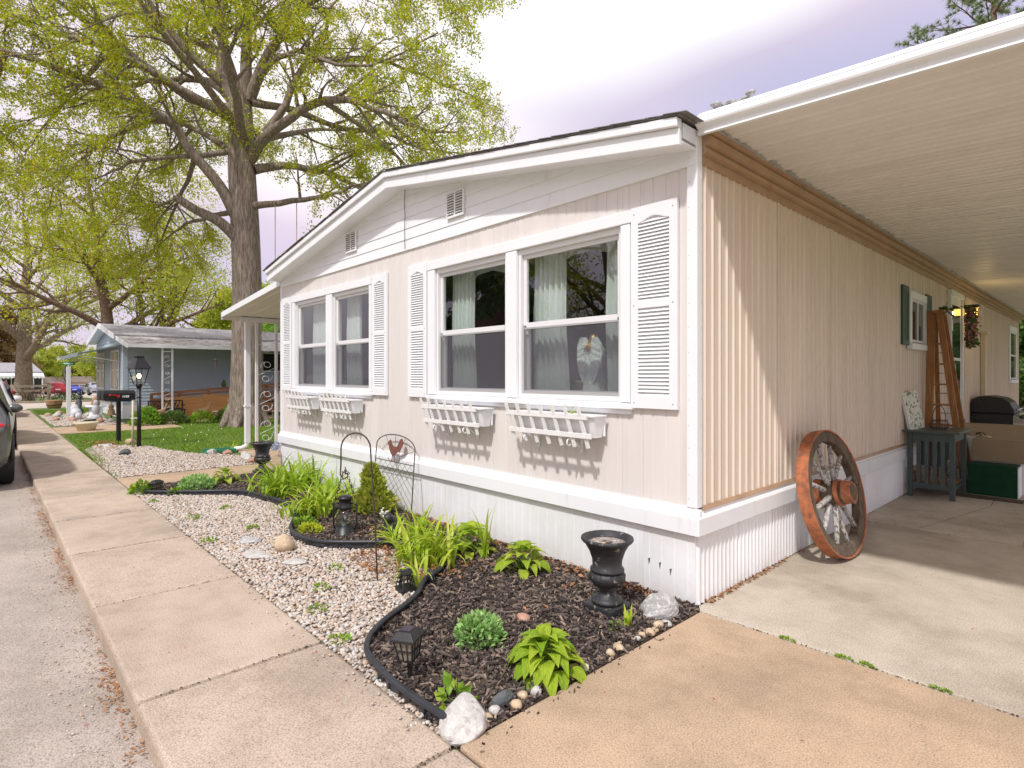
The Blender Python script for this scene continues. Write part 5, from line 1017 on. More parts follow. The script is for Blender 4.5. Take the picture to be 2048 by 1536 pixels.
# ---------------------------------------------------------------- wear on the paving: grit, petals, joint dirt, cracks
stuff(pebbles('kerb_grit', [(-16,-3.02),(-0.2,-3.02),(-0.2,-3.22),(-3,-3.30),(-9,-3.18),(-16,-3.08)], 1000, 0.003, 0.007, -0.110, M['gravel'], 31), 'loose grit along the broken asphalt edge at the kerb', 'grit')
stuff(pebbles('walk_grit', [(-7,-2.075),(-0.1,-2.075),(-0.1,-2.22),(-3,-2.13),(-7,-2.11)], 160, 0.004, 0.010, 0.001, M['gravel'], 32), 'stray gravel bits spilled on the sidewalk edge', 'grit')
stuff(chips('stray_mulch', [(-0.0,-2.05),(0.17,-2.05),(0.12,-1.2),(0.16,-0.5),(0.06,-0.1),(0.03,-0.1)], 55, 33, M['mulch'], 0.006, 0.022, 0.0015, 0.004, 0.002, 0.006, 0.2), 'stray mulch shreds along the driveway edge', 'mulch')
jp = [(x+rng.normal(0,0.006), rng.uniform(-2.98,-2.07), -0.002) for x in edges[3:14] for _ in range(60)] + [(rng.uniform(0.02,4), -0.062+rng.normal(0,0.004), -0.002) for _ in range(170)] + [(rng.uniform(0.02,4), 3.372+rng.normal(0,0.006), -0.002) for _ in range(150)] + [(0.058+rng.normal(0,0.008), rng.uniform(-2.9,-0.1), -0.001) for _ in range(150)]
stuff(leaf_litter('joint_dirt', jp, M['mulch'], 34, 0.008), 'dark dirt and bits caught in the slab joints', 'dirt')
M['petal'] = isl('pink_petals', [(0.0,(0.55,0.12,0.16)),(1.0,(0.62,0.30,0.28))], 0.6, 0.3)
pp = [(rng.uniform(-3.5,1.5), rng.uniform(-3.0,-2.1), 0.003) for _ in range(26)] + [(rng.uniform(0.1,1.6), rng.uniform(-2.0,3.0), 0.004) for _ in range(30)] + [(rng.uniform(-4,0), rng.uniform(-3.6,-3.1), -0.106) for _ in range(18)]
stuff(leaf_litter('fallen_petals', pp, M['petal'], 35, 0.009), 'few pink petals fallen on sidewalk and driveway', 'petals')
def crack(pts, seed):
    g = random.Random(seed); P = []
    for a, c in zip(pts[:-1], pts[1:]):
        for k in range(14): t = k/14; P.append((a[0]+(c[0]-a[0])*t+g.uniform(-.008,.008), a[1]+(c[1]-a[1])*t+g.uniform(-.008,.008), a[2]+0.0012))
    b = B(); n = len(P)
    for i in range(n-1):
        w0, w1 = 0.0022*abs(math.sin(i*0.9))+0.0012, 0.0022*abs(math.sin((i+1)*0.9))+0.0012; p, q = Vector(P[i]), Vector(P[i+1]); d = (q-p).normalized(); s_ = Vector((-d.y,d.x,0)); b.quad(p-s_*w0, p+s_*w0, q+s_*w1, q-s_*w1)
    return b
crack([(0.55,3.38,0.004),(0.9,5.2,0.004),(0.75,7.5,0.004)], 2).obj('crack', M['soil'], dw)
crack([(1.4,3.36,0.001),(1.75,2.4,0.001),(2.3,1.7,0.001)], 3).obj('crack', M['soil'], dw)
# ================================================================== CARPORT THINGS
# wagon wheel leaning on the wall
ww = thing('wagon_wheel', 'old wooden wagon wheel with orange iron tyre leaning on the side wall', 'wheel', (0.335,1.90,0.0))
wu = Vector((0.06,0.998,0)).normalized(); wp = Vector((0.998,-0.06,0)).normalized(); th = R(12.0)
wv = Vector((0,0,1))*math.cos(th) - wp*math.sin(th); wn_ = wp*math.cos(th) + Vector((0,0,1))*math.sin(th); RW = 0.54; wc = Vector((0.335,1.83,0.004)) + wv*RW + wn_*0.036
def WP(r, a, d): return wc + wu*(r*math.cos(a)) + wv*(r*math.sin(a)) + wn_*d
def ringm(r0, r1, d0, d1, n=64):
    b = B(); vs = []; 
    for k in range(n):
        a = 2*math.pi*k/n; vs += [WP(r0,a,d0),WP(r1,a,d0),WP(r1,a,d1),WP(r0,a,d1)]
    fs = []
    for k in range(n):
        i, j = k*4, ((k+1) % n)*4
        for q in range(4): fs.append((i+q, i+(q+1) % 4, j+(q+1) % 4, j+q))
    b.add(vs, fs); return b
ringm(RW-0.014, RW, -0.05, 0.05, 72).obj('iron_tyre', M['orange'], ww, 0.003)
for k in range(6):
    a0 = k*math.pi/3+0.03; a1 = (k+1)*math.pi/3+0.022; vs = []; fs = []; n = 10
    for q in range(n+1):
        a = a0+(a1-a0)*q/n; vs += [WP(RW-0.10,a,-0.036),WP(RW-0.0145,a,-0.042),WP(RW-0.0145,a,0.042),WP(RW-0.10,a,0.036)]
    for q in range(n):
        for e in range(4): fs.append((q*4+e, q*4+(e+1) % 4, q*4+4+(e+1) % 4, q*4+4+e))
    fs += [(3,2,1,0),(n*4,n*4+1,n*4+2,n*4+3)]; B().add(vs, fs).obj('felloe', M['old_wood'], ww, 0.006)
for k in range(12):
    a = k*math.pi/6 + 0.2; r1 = RW-0.075 - (0.05 if k in (2,3) else 0); dd = 0.015*(-1)**k
    B().tube([WP(0.085,a,dd), WP(0.16,a,dd*0.8), WP(0.32,a,dd*0.5), WP(r1,a,0)], [0.019,0.023,0.021,0.017], 8).obj('spoke', M['spoke'], ww)
def hub(d0, d1, r0, r1, name, mat, n=28):
    b = B(); vs = [WP(r0, 2*math.pi*k/n, d0) for k in range(n)]+[WP(r1, 2*math.pi*k/n, d1) for k in range(n)]
    b.add(vs, [(k,(k+1) % n,n+(k+1) % n,n+k) for k in range(n)], True); b.add(vs, [tuple(range(n-1,-1,-1)), tuple(range(n,2*n))]); return b.obj(name, mat, ww)
hub(-0.11, 0.11, 0.108, 0.095, 'hub', M['old_wood']); hub(0.045, 0.075, 0.114, 0.112, 'hub_band', M['orange']); hub(0.10, 0.165, 0.100, 0.088, 'hub_band', M['orange']); hub(-0.12, -0.065, 0.128, 0.116, 'hub_band', M['orange']); hub(0.165, 0.166, 0.070, 0.068, 'hub_end', M['old_wood'])
# green slatted table
tb = thing('slatted_table', 'dark green wooden table with slatted sides by the side wall', 'table', (0.31,5.6,0.0)); X0, X1, Y0, Y1 = 0.065, 0.555, 5.19, 5.97
B().box(X0-0.045, X1+0.055, Y0-0.05, Y1+0.05, 0.825, 0.852).obj('table_top', M['table'], tb, 0.005)
for x_, y_ in ((X0,Y0),(X1-0.055,Y0),(X0,Y1-0.055),(X1-0.055,Y1-0.055)): B().box(x_, x_+0.055, y_, y_+0.055, 0.004, 0.825).obj('leg', M['table'], tb, 0.003)
for y_ in (Y0+0.012, Y1-0.04):
    B().box(X0+0.0555, X1-0.0555, y_, y_+0.025, 0.72, 0.824).obj('apron', M['table'], tb); B().box(X0+0.0555, X1-0.0555, y_, y_+0.025, 0.12, 0.19).obj('bottom_rail', M['table'], tb)
    for k in range(4): xs = X0+0.095+k*0.0835; B().box(xs, xs+0.044, y_+0.004, y_+0.02, 0.19, 0.72).obj('slat', M['table'], tb)
B().box(X1-0.04, X1-0.015, Y0+0.0555, Y1-0.0555, 0.72, 0.824).obj('apron', M['table'], tb); B().box(X1-0.04, X1-0.015, Y0+0.0555, Y1-0.0555, 0.12, 0.17).obj('bottom_rail', M['table'], tb)
B().box(X0+0.02, X1-0.045, Y0+0.04, Y1-0.045, 0.165, 0.182).obj('shelf', M['ladder'], tb)
for k, (x_, y_) in enumerate(((0.20,5.42),(0.30,5.40),(0.39,5.42))):
    j = thing('glass_jar', ['striped glass jar on the table shelf, leftmost of three','striped glass jar on the table shelf, middle of three','striped glass jar on the table shelf, rightmost of three'][k], 'jar', (x_,y_,0.183), 'jars on the shelf of the green table')
    B().lathe([(0.036,0.0),(0.038,0.01),(0.038,0.14),(0.028,0.165)], 16, (x_,y_,0.183)).obj('jar_body', M['wax'], j); B().lathe([(0.03,0.166),(0.032,0.17),(0.030,0.2),(0.01,0.205)], 16, (x_,y_,0.183)).obj('lid', M['steel'], j)
pt = thing('flower_pot', 'small pot with an orange flower at the left of the table shelf', 'flower pot', (0.125,5.40,0.183)); B().lathe([(0.03,0.0),(0.042,0.12),(0.046,0.13),(0.04,0.132)], 14, (0.125,5.40,0.183)).obj('pot', M['pot'], pt)
tuft('bloom', 'x', (0.125,5.40,0.31), (0.05,0.05,0.06), 60, 0.035, 120, M['flower_yellow']); o = bpy.data.objects['bloom']; o.parent = pt; o.location = (0,0,0.127); del o['label']; del o['category']
b = B(); b.sheet(lambda u, v: (0.44+0.07*u-0.02*v*u, 5.42+0.05*math.sin(u*3.1)-0.04*(1-v), 0.183+0.34*v-0.08*v*abs(2*u-1)), 10, 10); o = b.obj('patterned_bag', M['zebra']); sm_ = o.modifiers.new('s','SOLIDIFY'); sm_.thickness = 0.05; origin_to(o, (0.47,5.42,0.183)); tag(o, 'black and pink patterned cloth bag at the right of the table shelf', 'bag')
# wire basket and painted board on the table
wbk = thing('wire_basket', 'rusty wire basket with hoop handle on the green table', 'basket', (0.335,5.55,0.853)); cb = Vector((0.335,5.55,0.853))
for z, r in ((0.003,0.075),(0.03,0.095),(0.07,0.105),(0.105,0.085),(0.12,0.088)): B().tube([cb+Vector((r*math.cos(a),r*math.sin(a),z)) for a in [i*math.pi/10 for i in range(20)]], 0.003, 5, closed=True).obj('ring', M['iron'], wbk)
for k in range(18): a = k*math.pi/9; B().tube([cb+Vector((r*math.cos(a),r*math.sin(a),z)) for z, r in ((0.003,0.075),(0.03,0.095),(0.07,0.105),(0.105,0.085),(0.12,0.088))], 0.0022, 4).obj('wire', M['iron'], wbk)
hv = Vector((0.68,0.73,0)); B().tube([cb+hv*(0.088*math.cos(a))+Vector((0,0,0.12+0.19*math.sin(a))) for a in [i*math.pi/14 for i in range(15)]], 0.0045, 6).obj('handle', M['iron'], wbk)
b = B(); pb = Vector((0.10,5.30,0.853)); e1 = Vector((0.10,0.30,0)).normalized(); e2 = Vector((-0.16,-0.10,0.92)).normalized()
bd = thing('painted_board', 'white wooden board with painted foliage leaning on the wall over the table', 'wall art', tuple(pb))
B().bar(pb+e1*0.10, pb+e1*0.10+e2*0.50, 0.30, 0.03, e1.cross(e2)).obj('panel', M['canvas'], bd)
B().bar(pb-e1*0.06, pb-e1*0.06+e2*0.50, 0.016, 0.034, e1.cross(e2)).obj('edge_strip', M['white_worn'], bd)
# step ladder
la = thing('step_ladder', 'tall brown wooden stepladder standing behind the green table', 'ladder', (0.30,6.35,0.0))
fl = lambda t: Vector((0.12-0.045*(1-t), 6.28-0.04*(1-t), 2.46*t)); fr_ = lambda t: Vector((0.205+0.30*(1-t), 6.26-0.04*(1-t), 2.46*t))
bl_ = lambda t: Vector((0.15-0.03*(1-t), 6.33+0.50*(1-t), 2.40*t)); br_ = lambda t: Vector((0.25+0.24*(1-t), 6.33+0.50*(1-t), 2.40*t))
B().bar(fl(0.003), fl(1), 0.095, 0.03, (0,1,0)).obj('rail', M['ladder'], la, 0.003); B().bar(fr_(0.003), fr_(1), 0.075, 0.03, (0,1,0)).obj('rail', M['ladder'], la, 0.003)
B().bar(bl_(0.003), bl_(1), 0.055, 0.025, (0,1,0)).obj('rear_rail', M['ladder'], la, 0.003); B().bar(br_(0.003), br_(1), 0.055, 0.025, (0,1,0)).obj('rear_rail', M['ladder'], la, 0.003)
for k in range(7): t_ = 0.12+0.115*k; B().bar(fl(t_)+Vector((0.03,0,0)), fr_(t_)-Vector((0.02,0,0)), 0.085, 0.024, (0,0,1)).obj('tread', M['ladder'], la)
for k in range(6): t_ = 0.18+0.12*k; B().tube([bl_(t_), br_(t_)], 0.007, 6).obj('brace_rod', M['steel'], la)
B().box(0.10,0.27,6.22,6.40,2.43,2.465).obj('top_cap', M['ladder'], la, 0.003)
bh = thing('birdhouse', 'small white birdhouse with dark pitched roof on top of the ladder', 'birdhouse', (0.235,6.36,2.10)); 
B().box(0.225,0.325,6.40,6.50,2.18,2.34).obj('box', M['white_worn'], bh); B().prism([(0.16,2.36),(0.26,2.46),(0.38,2.33),(0.38,2.345),(0.26,2.48),(0.16,2.375)], 'y', 6.36, 6.54).obj('roof', M['table'], bh)
B().tube([(0.26,6.45,2.47),(0.25,6.45,2.55),(0.27,6.45,2.60)],0.004,5).obj('hanger', M['iron'], bh); B().tube([(0.26,6.45,2.18),(0.24,6.38,2.13)],0.006,5).obj('perch', M['iron'], bh)
tuft('moss', 'x', (0,0,0), (0.06,0.05,0.03), 50, 0.05, 121, M['leaf_mid']); o = bpy.data.objects['moss']; o.parent = bh; o.location = (0.02,0.09,0.37); del o['label']; del o['category']
# carpeted steps and landing
sp_ = thing('porch_steps', 'carpeted porch steps with beige runner above green turf riser', 'steps', (0.8,7.2,0.0))
B().box(0.575,1.07,5.96,6.28,0.004,0.385).obj('lower_step', M['white2'], sp_); B().box(0.57,1.06,5.95,6.285,0.3855,0.40).obj('turf_tread', M['turf'], sp_, 0.006); B().box(0.57,1.06,5.938,5.959,0.006,0.40).obj('turf_riser', M['turf'], sp_, 0.005)
B().box(0.575,1.145,6.315,7.0,0.004,0.68).obj('upper_step', M['white2'], sp_); B().box(0.02,1.145,7.003,9.55,0.004,0.68).obj('landing', M['white2'], sp_)
B().box(0.57,1.14,6.286,6.313,0.405,0.695).obj('runner_front', M['beige_carpet'], sp_, 0.006); B().box(0.57,1.15,6.286,7.0,0.6805,0.70).obj('runner_top', M['beige_carpet'], sp_, 0.006); B().box(0.03,1.15,7.0005,9.5,0.6805,0.70).obj('runner_top', M['beige_carpet'], sp_, 0.006)
tag(B().box(0.42,1.14,5.62,5.835,0.0045,0.016).obj('door_mat', M['soil'], None, 0.003), 'thin brown mat on the concrete before the turf step', 'mat')
sn = thing('sandal', 'black and white flip-flop sandal on the beige step runner', 'sandal', (0.62,6.62,0.70)); sc_ = Vector((0.62,6.62,0.701))
b = B(); pl = [(0.0,-0.13),(0.03,-0.12),(0.038,-0.06),(0.03,0.0),(0.042,0.07),(0.035,0.12),(0.0,0.135),(-0.03,0.12),(-0.035,0.06),(-0.027,0.0),(-0.034,-0.07),(-0.028,-0.12)]
ca, sa = math.cos(0.9), math.sin(0.9); b.prism([(sc_.x+u*ca-v*sa, sc_.y+u*sa+v*ca) for u, v in pl], 'z', 0.701, 0.719); b.obj('sole', M['cream'], sn, 0.004)
def SP(u, v, z): return (sc_.x+u*ca-v*sa, sc_.y+u*sa+v*ca, 0.72+z)
B().tube([SP(0.0,0.09,0),SP(0.02,0.05,0.035),SP(0.036,0.0,0.03),SP(0.036,-0.03,0)],0.007,6).obj('strap', M['black'], sn); B().tube([SP(0.0,0.09,0),SP(-0.02,0.05,0.035),SP(-0.034,0.0,0.03),SP(-0.032,-0.03,0)],0.007,6).obj('strap', M['black'], sn)
cu = thing('blue_cup', 'dark blue patterned cup on the landing beside the ladder', 'cup', (0.30,7.25,0.701)); B().lathe([(0.035,0.0),(0.05,0.17),(0.053,0.19),(0.046,0.188),(0.034,0.02)],18,(0.30,7.25,0.701)).obj('cup_body', M['blue_cup'], cu)
# grill
gr = thing('gas_grill', 'black gas grill with rounded lid behind the porch steps', 'grill', (0.45,10.4,0.0))
B().prism([(0.02,0.86),(0.02,1.02),(0.05,1.11),(0.13,1.165),(0.30,1.175),(0.48,1.14),(0.58,1.06),(0.64,0.93),(0.64,0.86)], 'y', 9.92, 10.75).obj('lid', M['black'], gr, 0.02)
B().prism([(0.02,0.855),(0.64,0.855),(0.62,0.62),(0.54,0.45),(0.16,0.45),(0.05,0.60)], 'y', 9.93, 10.74).obj('firebox', M['black'], gr, 0.012)
cpn = B().prism([(0.625,0.84),(0.80,0.74),(0.78,0.66),(0.62,0.68)], 'y', 9.90, 10.77).obj('control_panel', M['chrome'], gr, 0.005)
for k in range(4): yk = 10.05+k*0.19; B().tube([(0.715,yk,0.79),(0.735,yk,0.825)],0.028,12).obj('knob', M['black'], cpn)
B().tube([(0.66,9.98,0.93),(0.70,9.98,0.95),(0.70,10.70,0.95),(0.66,10.70,0.93)],0.012,8).obj('handle', M['chrome'], gr); B().box(0.30,0.64,9.935,9.938,0.875,0.985).obj('lid_badge_plate', M['chrome'], gr) if False else None
B().box(0.16,0.78,10.78,11.15,0.84,0.87).obj('side_shelf', M['steel'], gr, 0.004)
for x_, y_ in ((0.16,9.95),(0.60,9.95),(0.16,10.70),(0.60,10.70)): B().box(x_,x_+0.045,y_,y_+0.045,0.005,0.62).obj('leg', M['steel'] if x_ > 0.3 else M['black'], gr)
B().box(0.16,0.645,9.95,10.745,0.10,0.13).obj('bottom_shelf', M['black'], gr)
ch_ = thing('red_chair', 'red and wooden outdoor chair at the far end of the carport', 'chair', (0.55,15.5,0.0))
B().box(0.30,0.85,15.2,15.75,0.42,0.46).obj('seat', M['car_red'], ch_, 0.01); B().prism([(0.30,0.46),(0.85,0.46),(0.83,0.78),(0.575,0.86),(0.32,0.78)], 'y', 15.72, 15.76).obj('backrest', M['car_red'], ch_, 0.01)
for x_, y_ in ((0.32,15.22),(0.79,15.22),(0.32,15.69),(0.79,15.69)): B().box(x_,x_+0.04,y_,y_+0.04,0.005,0.42).obj('leg', M['ladder'], ch_)
# wreath, wall lamp
wr = thing('flower_wreath', 'pink and red silk flower wreath hanging beside the door', 'wreath', (0.14,8.6,2.0)); rngw = np.random.default_rng(5)
for nm, mt, n, s in (('petals', M['pink'], 700, 0.055), ('greenery', M['leaf_mid'], 260, 0.09)):
    a = rngw.uniform(0,6.283,n); u = rngw.uniform(0,1,n)**0.5; P_ = np.stack([0.03+np.abs(rngw.normal(0,0.055,n)), 0.21*u*np.cos(a), 0.36*u*np.sin(a)+0.36],1); dv = rngw.normal(0,1,(n,3)); dv /= np.linalg.norm(dv,axis=1)[:,None]; e = np.cross(dv, rngw.normal(0,1,(n,3))); e /= np.linalg.norm(e,axis=1)[:,None]; ss = s*rngw.uniform(0.6,1.2,n)[:,None]
    V = np.stack([P_-dv*ss*0.5, P_+e*ss*0.4, P_+dv*ss*0.5, P_-e*ss*0.4],1); big(nm, V.reshape(-1,3), (np.arange(n)*4)[:,None]+np.array([0,1,2,3])[None], mt, wr)
B().tube([(0.07,8.6,2.72),(0.15,8.6,2.70),(0.16,8.6,2.62)],0.006,5).obj('hanger', M['iron'], wr)
wl = thing('wall_lamp', 'lit amber wall lantern beside the door under the carport', 'lamp', (0.10,9.32,2.55))
B().box(0.012,0.03,9.24,9.40,2.56,2.80).obj('back_plate', M['black'], wl, 0.003); B().prism([(9.19,2.74),(9.45,2.74),(9.40,2.80),(9.24,2.80)], 'x', 0.03, 0.24).obj('hood', M['black'], wl)
B().box(0.05,0.20,9.23,9.41,2.62,2.735).obj('lit_glass', M['amber_lit'], wl, 0.006)
b = B()
for x_ in (0.045,0.20):
    for y_ in (9.222,9.412): b.box(x_,x_+0.008,y_,y_+0.008,2.60,2.74)
b.box(0.04,0.212,9.215,9.425,2.60,2.616); b.obj('cage', M['black'], wl)
ld = bpy.data.lights.new('wall_lamp_light','POINT'); lo = bpy.data.objects.new('bulb_light', ld); COL.objects.link(lo); ld.energy = 3.0; ld.color = (1.0,0.68,0.3); ld.shadow_soft_size = 0.06; lo.parent = wl; lo.location = (0.17,0.0,0.12)

# ================================================================== LAWN
LAWN = [(-16.9,-2.0),(-13.6,-2.0),(-13.5,-1.75),(-13.3,-1.3),(-12.6,-0.85),(-11.6,-0.72),(-10.6,-0.42),(-10.65,0.3),(-10.65,9.0),(-19.1,9.0),(-19.1,0.95),(-17.25,0.9),(-17.25,-1.9)]
def grass(name, label, poly, n, h0, h1, seed, w=0.006, mat=M['grass']):
    rng = np.random.default_rng(seed); x, y = scatter(poly, n, rng); n = len(x); h = rng.uniform(h0,h1,n)*(0.75+0.35*np.sin(x*1.7+y*2.3)*np.sin(y*1.3-x)); a = rng.uniform(0,6.283,n); ln = rng.normal(0,0.45,n)*h; b_ = rng.uniform(0,6.283,n)
    dx, dy = np.cos(a)*w, np.sin(a)*w; z = np.full(n,-0.03); tx, ty = x+np.cos(b_)*ln, y+np.sin(b_)*ln
    V = np.stack([np.stack([x-dx,y-dy,z],1), np.stack([x+dx,y+dy,z],1), np.stack([(x+tx)/2+dx*0.7,(y+ty)/2+dy*0.7,z+h*0.62],1), np.stack([tx,ty,z+h],1)],1)
    return stuff(big(name, V.reshape(-1,3), (np.arange(n)*4)[:,None]+np.array([0,1,2,3])[None], mat), label, 'grass')
grass('lawn_grass', 'short green lawn between the home and the blue house', LAWN, 70000, 0.045, 0.10, 200)
grass('lawn_grass', 'small grass strip by the sidewalk corner at the street sign', [(-31,-1.95),(-27.3,-1.95),(-27.5,-0.2),(-31,0)], 6000, 0.05, 0.12, 201, 0.012)
grass('lawn_grass', 'ragged grass tufts along the sidewalk edge of the second gravel', [(-13.2,-2.06),(-8.5,-2.06),(-8.5,-1.98),(-10,-1.93),(-13.2,-1.82)], 1500, 0.03, 0.08, 202, 0.006)
rl = random.Random(300)
sdm = None
for k in range(26):
    x_, y_ = rl.uniform(-16.8,-11.2), rl.uniform(-1.2,2.5); h_ = rl.uniform(0.12,0.22)
    if not inpoly(np.array([x_]),np.array([y_]),LAWN)[0]: continue
    d_ = thing('dandelion', 'white dandelion seed head standing in the lawn', 'dandelion', (x_,y_,-0.03), 'dandelion seed heads in the lawn')
    B().tube([(x_,y_,-0.03),(x_+0.01,y_,-0.03+h_)],0.004,4).obj('stem', M['weed'], d_); B().ell((x_+0.01,y_,h_-0.01),(0.015,0.015,0.015),8,6).obj('seed_head', M['seedhead'], d_)

# ================================================================== LAMP POSTS, MAILBOX
def lamp_post(label, c, h, lit=True):
    t = thing('lamp_post', label, 'lamp post', c, 'black lantern posts along the sidewalk'); x, y, z = c
    B().tube([(x,y,z-0.04),(x,y,z+h*0.67)],0.042,14).obj('post', M['black'], t); B().tube([(x,y,z+h*0.665),(x,y,z+h*0.70)],0.062,14).obj('collar', M['black'], t); B().tube([(x,y,z+h*0.55),(x,y,z+h*0.565)],0.048,14).obj('band', M['black'], t)
    a, b2 = 0.075, 0.14; z0, z1 = z+h*0.70, z+h*0.875; Rz = Matrix.Translation((x,y,0)) @ Matrix.Rotation(0.3,4,'Z')
    fr = B()
    for sx in (-1,1):
        for sy in (-1,1): fr.bar((sx*a,sy*a,z0),(sx*b2,sy*b2,z1),0.014,0.014)
    for s in (-1,1):
        fr.bar((-a,s*a,z0),(a,s*a,z0),0.014,0.014); fr.bar((s*a,-a,z0),(s*a,a,z0),0.014,0.014); fr.bar((-b2,s*b2,z1),(b2,s*b2,z1),0.016,0.016); fr.bar((s*b2,-b2,z1),(s*b2,b2,z1),0.016,0.016)
    fr.xf(Rz).obj('frame', M['black'], t)
    q = 0.97; g_ = B(); g_.add([(-a*q,-a*q,z0+.01),(a*q,-a*q,z0+.01),(a*q,a*q,z0+.01),(-a*q,a*q,z0+.01),(-b2*q,-b2*q,z1-.01),(b2*q,-b2*q,z1-.01),(b2*q,b2*q,z1-.01),(-b2*q,b2*q,z1-.01)], [(0,1,5,4),(1,2,6,5),(2,3,7,6),(3,0,4,7)]); g_.xf(Rz).obj('glass', M['lantern_glass'], t)
    c2 = 0.175; zt = z+h; r_ = B(); r_.add([(-c2,-c2,z1),(c2,-c2,z1),(c2,c2,z1),(-c2,c2,z1),(-.07,-.07,zt-.02),(.07,-.07,zt-.02),(.07,.07,zt-.02),(-.07,.07,zt-.02)], [(0,3,2,1),(4,5,6,7),(0,1,5,4),(1,2,6,5),(2,3,7,6),(3,0,4,7)])
    for i in range(-1,2):
        for j in (-1,1): r_.box(i*.05-.016,i*.05+.016,j*.065-.01,j*.065+.01,zt-.02,zt+.02); r_.box(j*.065-.01,j*.065+.01,i*.05-.016,i*.05+.016,zt-.02,zt+.02)
    r_.xf(Rz).obj('hood', M['black'], t)
    B().ell((x,y,z+h*0.79),(0.04,0.04,0.055),12,8).obj('bulb', M['lamp_lit'] if lit else M['white'], t)
    return t
lamp_post('nearest black lamp post with lit lantern standing in the gravel', (-12.66,-1.05,-0.01), 1.96)
lamp_post('middle black lamp post on the grass strip near the street sign', (-31.2,-0.72,-0.02), 1.95, False)
lamp_post('farthest small black lamp post beyond the cross street', (-49.5,0.75,-0.05), 1.7, False)
pv = thing('pipe_stake', 'white plastic pipe stake tied to the nearest lamp post', 'stake', (-12.72,-1.16,0)); B().tube([(-12.72,-1.16,-0.04),(-12.74,-1.15,1.0)],0.022,8).obj('pipe', M['cream'], pv); B().tube([(-12.72+0.09*math.cos(a),-1.11+0.09*math.sin(a),0.62) for a in [i*math.pi/6 for i in range(12)]],0.006,5,closed=True).obj('tie', M['white'], pv)
mb = thing('mailbox', 'pair of black mailboxes with red flag on a single post', 'mailbox', (-14.2,-1.2,-0.03)); g_ = Matrix.Translation((-14.2,-1.2,0)) @ Matrix.Rotation(0.12,4,'Z')
B().box(-0.04,0.04,-0.04,0.04,-0.05,0.95).xf(g_).obj('post', M['black'], mb); B().box(-0.30,0.24,-0.20,0.20,0.94,0.97).xf(g_).obj('board', M['black'], mb)
def mbox(x0, x1):
    pr_ = [(x0,0.972),(x1,0.972),(x1,1.13)]+[((x0+x1)/2+(x1-x0)/2*math.cos(a),1.13+0.075*math.sin(a)) for a in [math.pi*i/8 for i in range(1,8)]]+[(x0,1.13)]
    return B().prism(pr_, 'y', -0.36, 0.28).xf(g_)
mbox(0.02,0.24).obj('mailbox_body', M['black'], mb, 0.006); mbox(-0.27,-0.05).obj('mailbox_body', M['black'], mb, 0.006)
fg = B().box(0.243,0.252,-0.24,-0.06,1.085,1.105); fg.box(0.243,0.252,-0.10,-0.04,1.045,1.105); fg.tube([(0.24,-0.23,1.095),(0.256,-0.23,1.095)],0.026,10); fg.xf(g_).obj('flag', M['red_plastic'], mb)
nb = B()
for k, (h_, w_) in enumerate(((0.05,0.016),(0.05,0.016),(0.05,0.028),(0.05,0.024))): nb.bar((0.2425,0.02+k*0.036,1.035),(0.2425,0.03+k*0.036,1.035+h_),w_,0.003,(1,0,0))
nb.xf(g_).obj('number_marks', M['white'], mb)
lt2 = np.stack([rng.normal(-13.75,0.4,260), rng.normal(-1.50,0.16,260), rng.uniform(-0.01,0.02,260)],1); stuff(leaf_litter('mulch_patch', lt2, M['litter'], 9, 0.04), 'brown leaf and bark patch at the mailbox post foot', 'dead leaves')
# ================================================================== BLUE HOUSE NEXT DOOR
bhs = thing('blue_house', 'light blue lap-sided house with grey roof and porch next door', 'house', (-25.6,6,0)); BX0, BX1, BY = -28.9, -22.27, 0.11
def lap(u0, u1, z0, z1, step, fn, slope=None):
    "lapped boards on a wall; fn(u, depth, z) places a point"
    b = B(); z = z0
    while z < z1-0.005:
        zz = min(z+step, z1); a, c = u0, u1
        if slope:
            a0, c0 = slope(z); a1, c1 = slope(zz)
        else: a0, c0, a1, c1 = a, c, a, c
        b.add([fn(a0,0.028,z),fn(c0,0.028,z),fn(c1,0.008,zz),fn(a1,0.008,zz),fn(a0,0,z),fn(c0,0,z)], [(0,1,2,3),(0,4,5,1)]); z = zz
    return b
lap(BX0, BX1, 0.52, 2.86, 0.115, lambda u,d,z: (u, BY-d, z)).obj('front_siding', M['blue_siding'], bhs)
lap(BY, 14, 0.52, 2.86, 0.115, lambda u,d,z: (BX1+d, u, z)).obj('side_siding', M['blue_siding'], bhs)
bc = (BX0+BX1)/2; bhw = (BX1-BX0)/2+0.15
lap(0,0, 2.86, 3.42, 0.115, lambda u,d,z: (u, BY-d, z), lambda z: (bc-max(0.02,(3.46-z)/0.172), bc+max(0.02,(3.46-z)/0.172)) if (3.46-z)/0.172 < 3.31 else (BX0,BX1)).obj('gable_siding', M['blue_siding'], bhs)
bb = B().box(BX0, BX1-0.0, BY+0.001, 14, 0.0, 2.85); bb.obj('wall', M['blue_siding'], bhs)
B().prism([(BX0,2.855),(BX1,2.855),(bc,3.44)], 'y', BY+0.002, 13.9).obj('attic', M['blue_siding'], bhs)
B().box(BX0-0.02, BX1+0.02, BY-0.035, BY-0.002, 0.0, 0.515).obj('skirting', M['white'], bhs); B().box(BX1+0.002, BX1+0.02, BY, 14, 0.0, 0.515).obj('skirting', M['white'], bhs)
B().box(BX1-0.10, BX1+0.034, BY-0.036, BY+0.12, 0.516, 2.84).obj('corner_board', M['blue_siding'], bhs, 0.004)
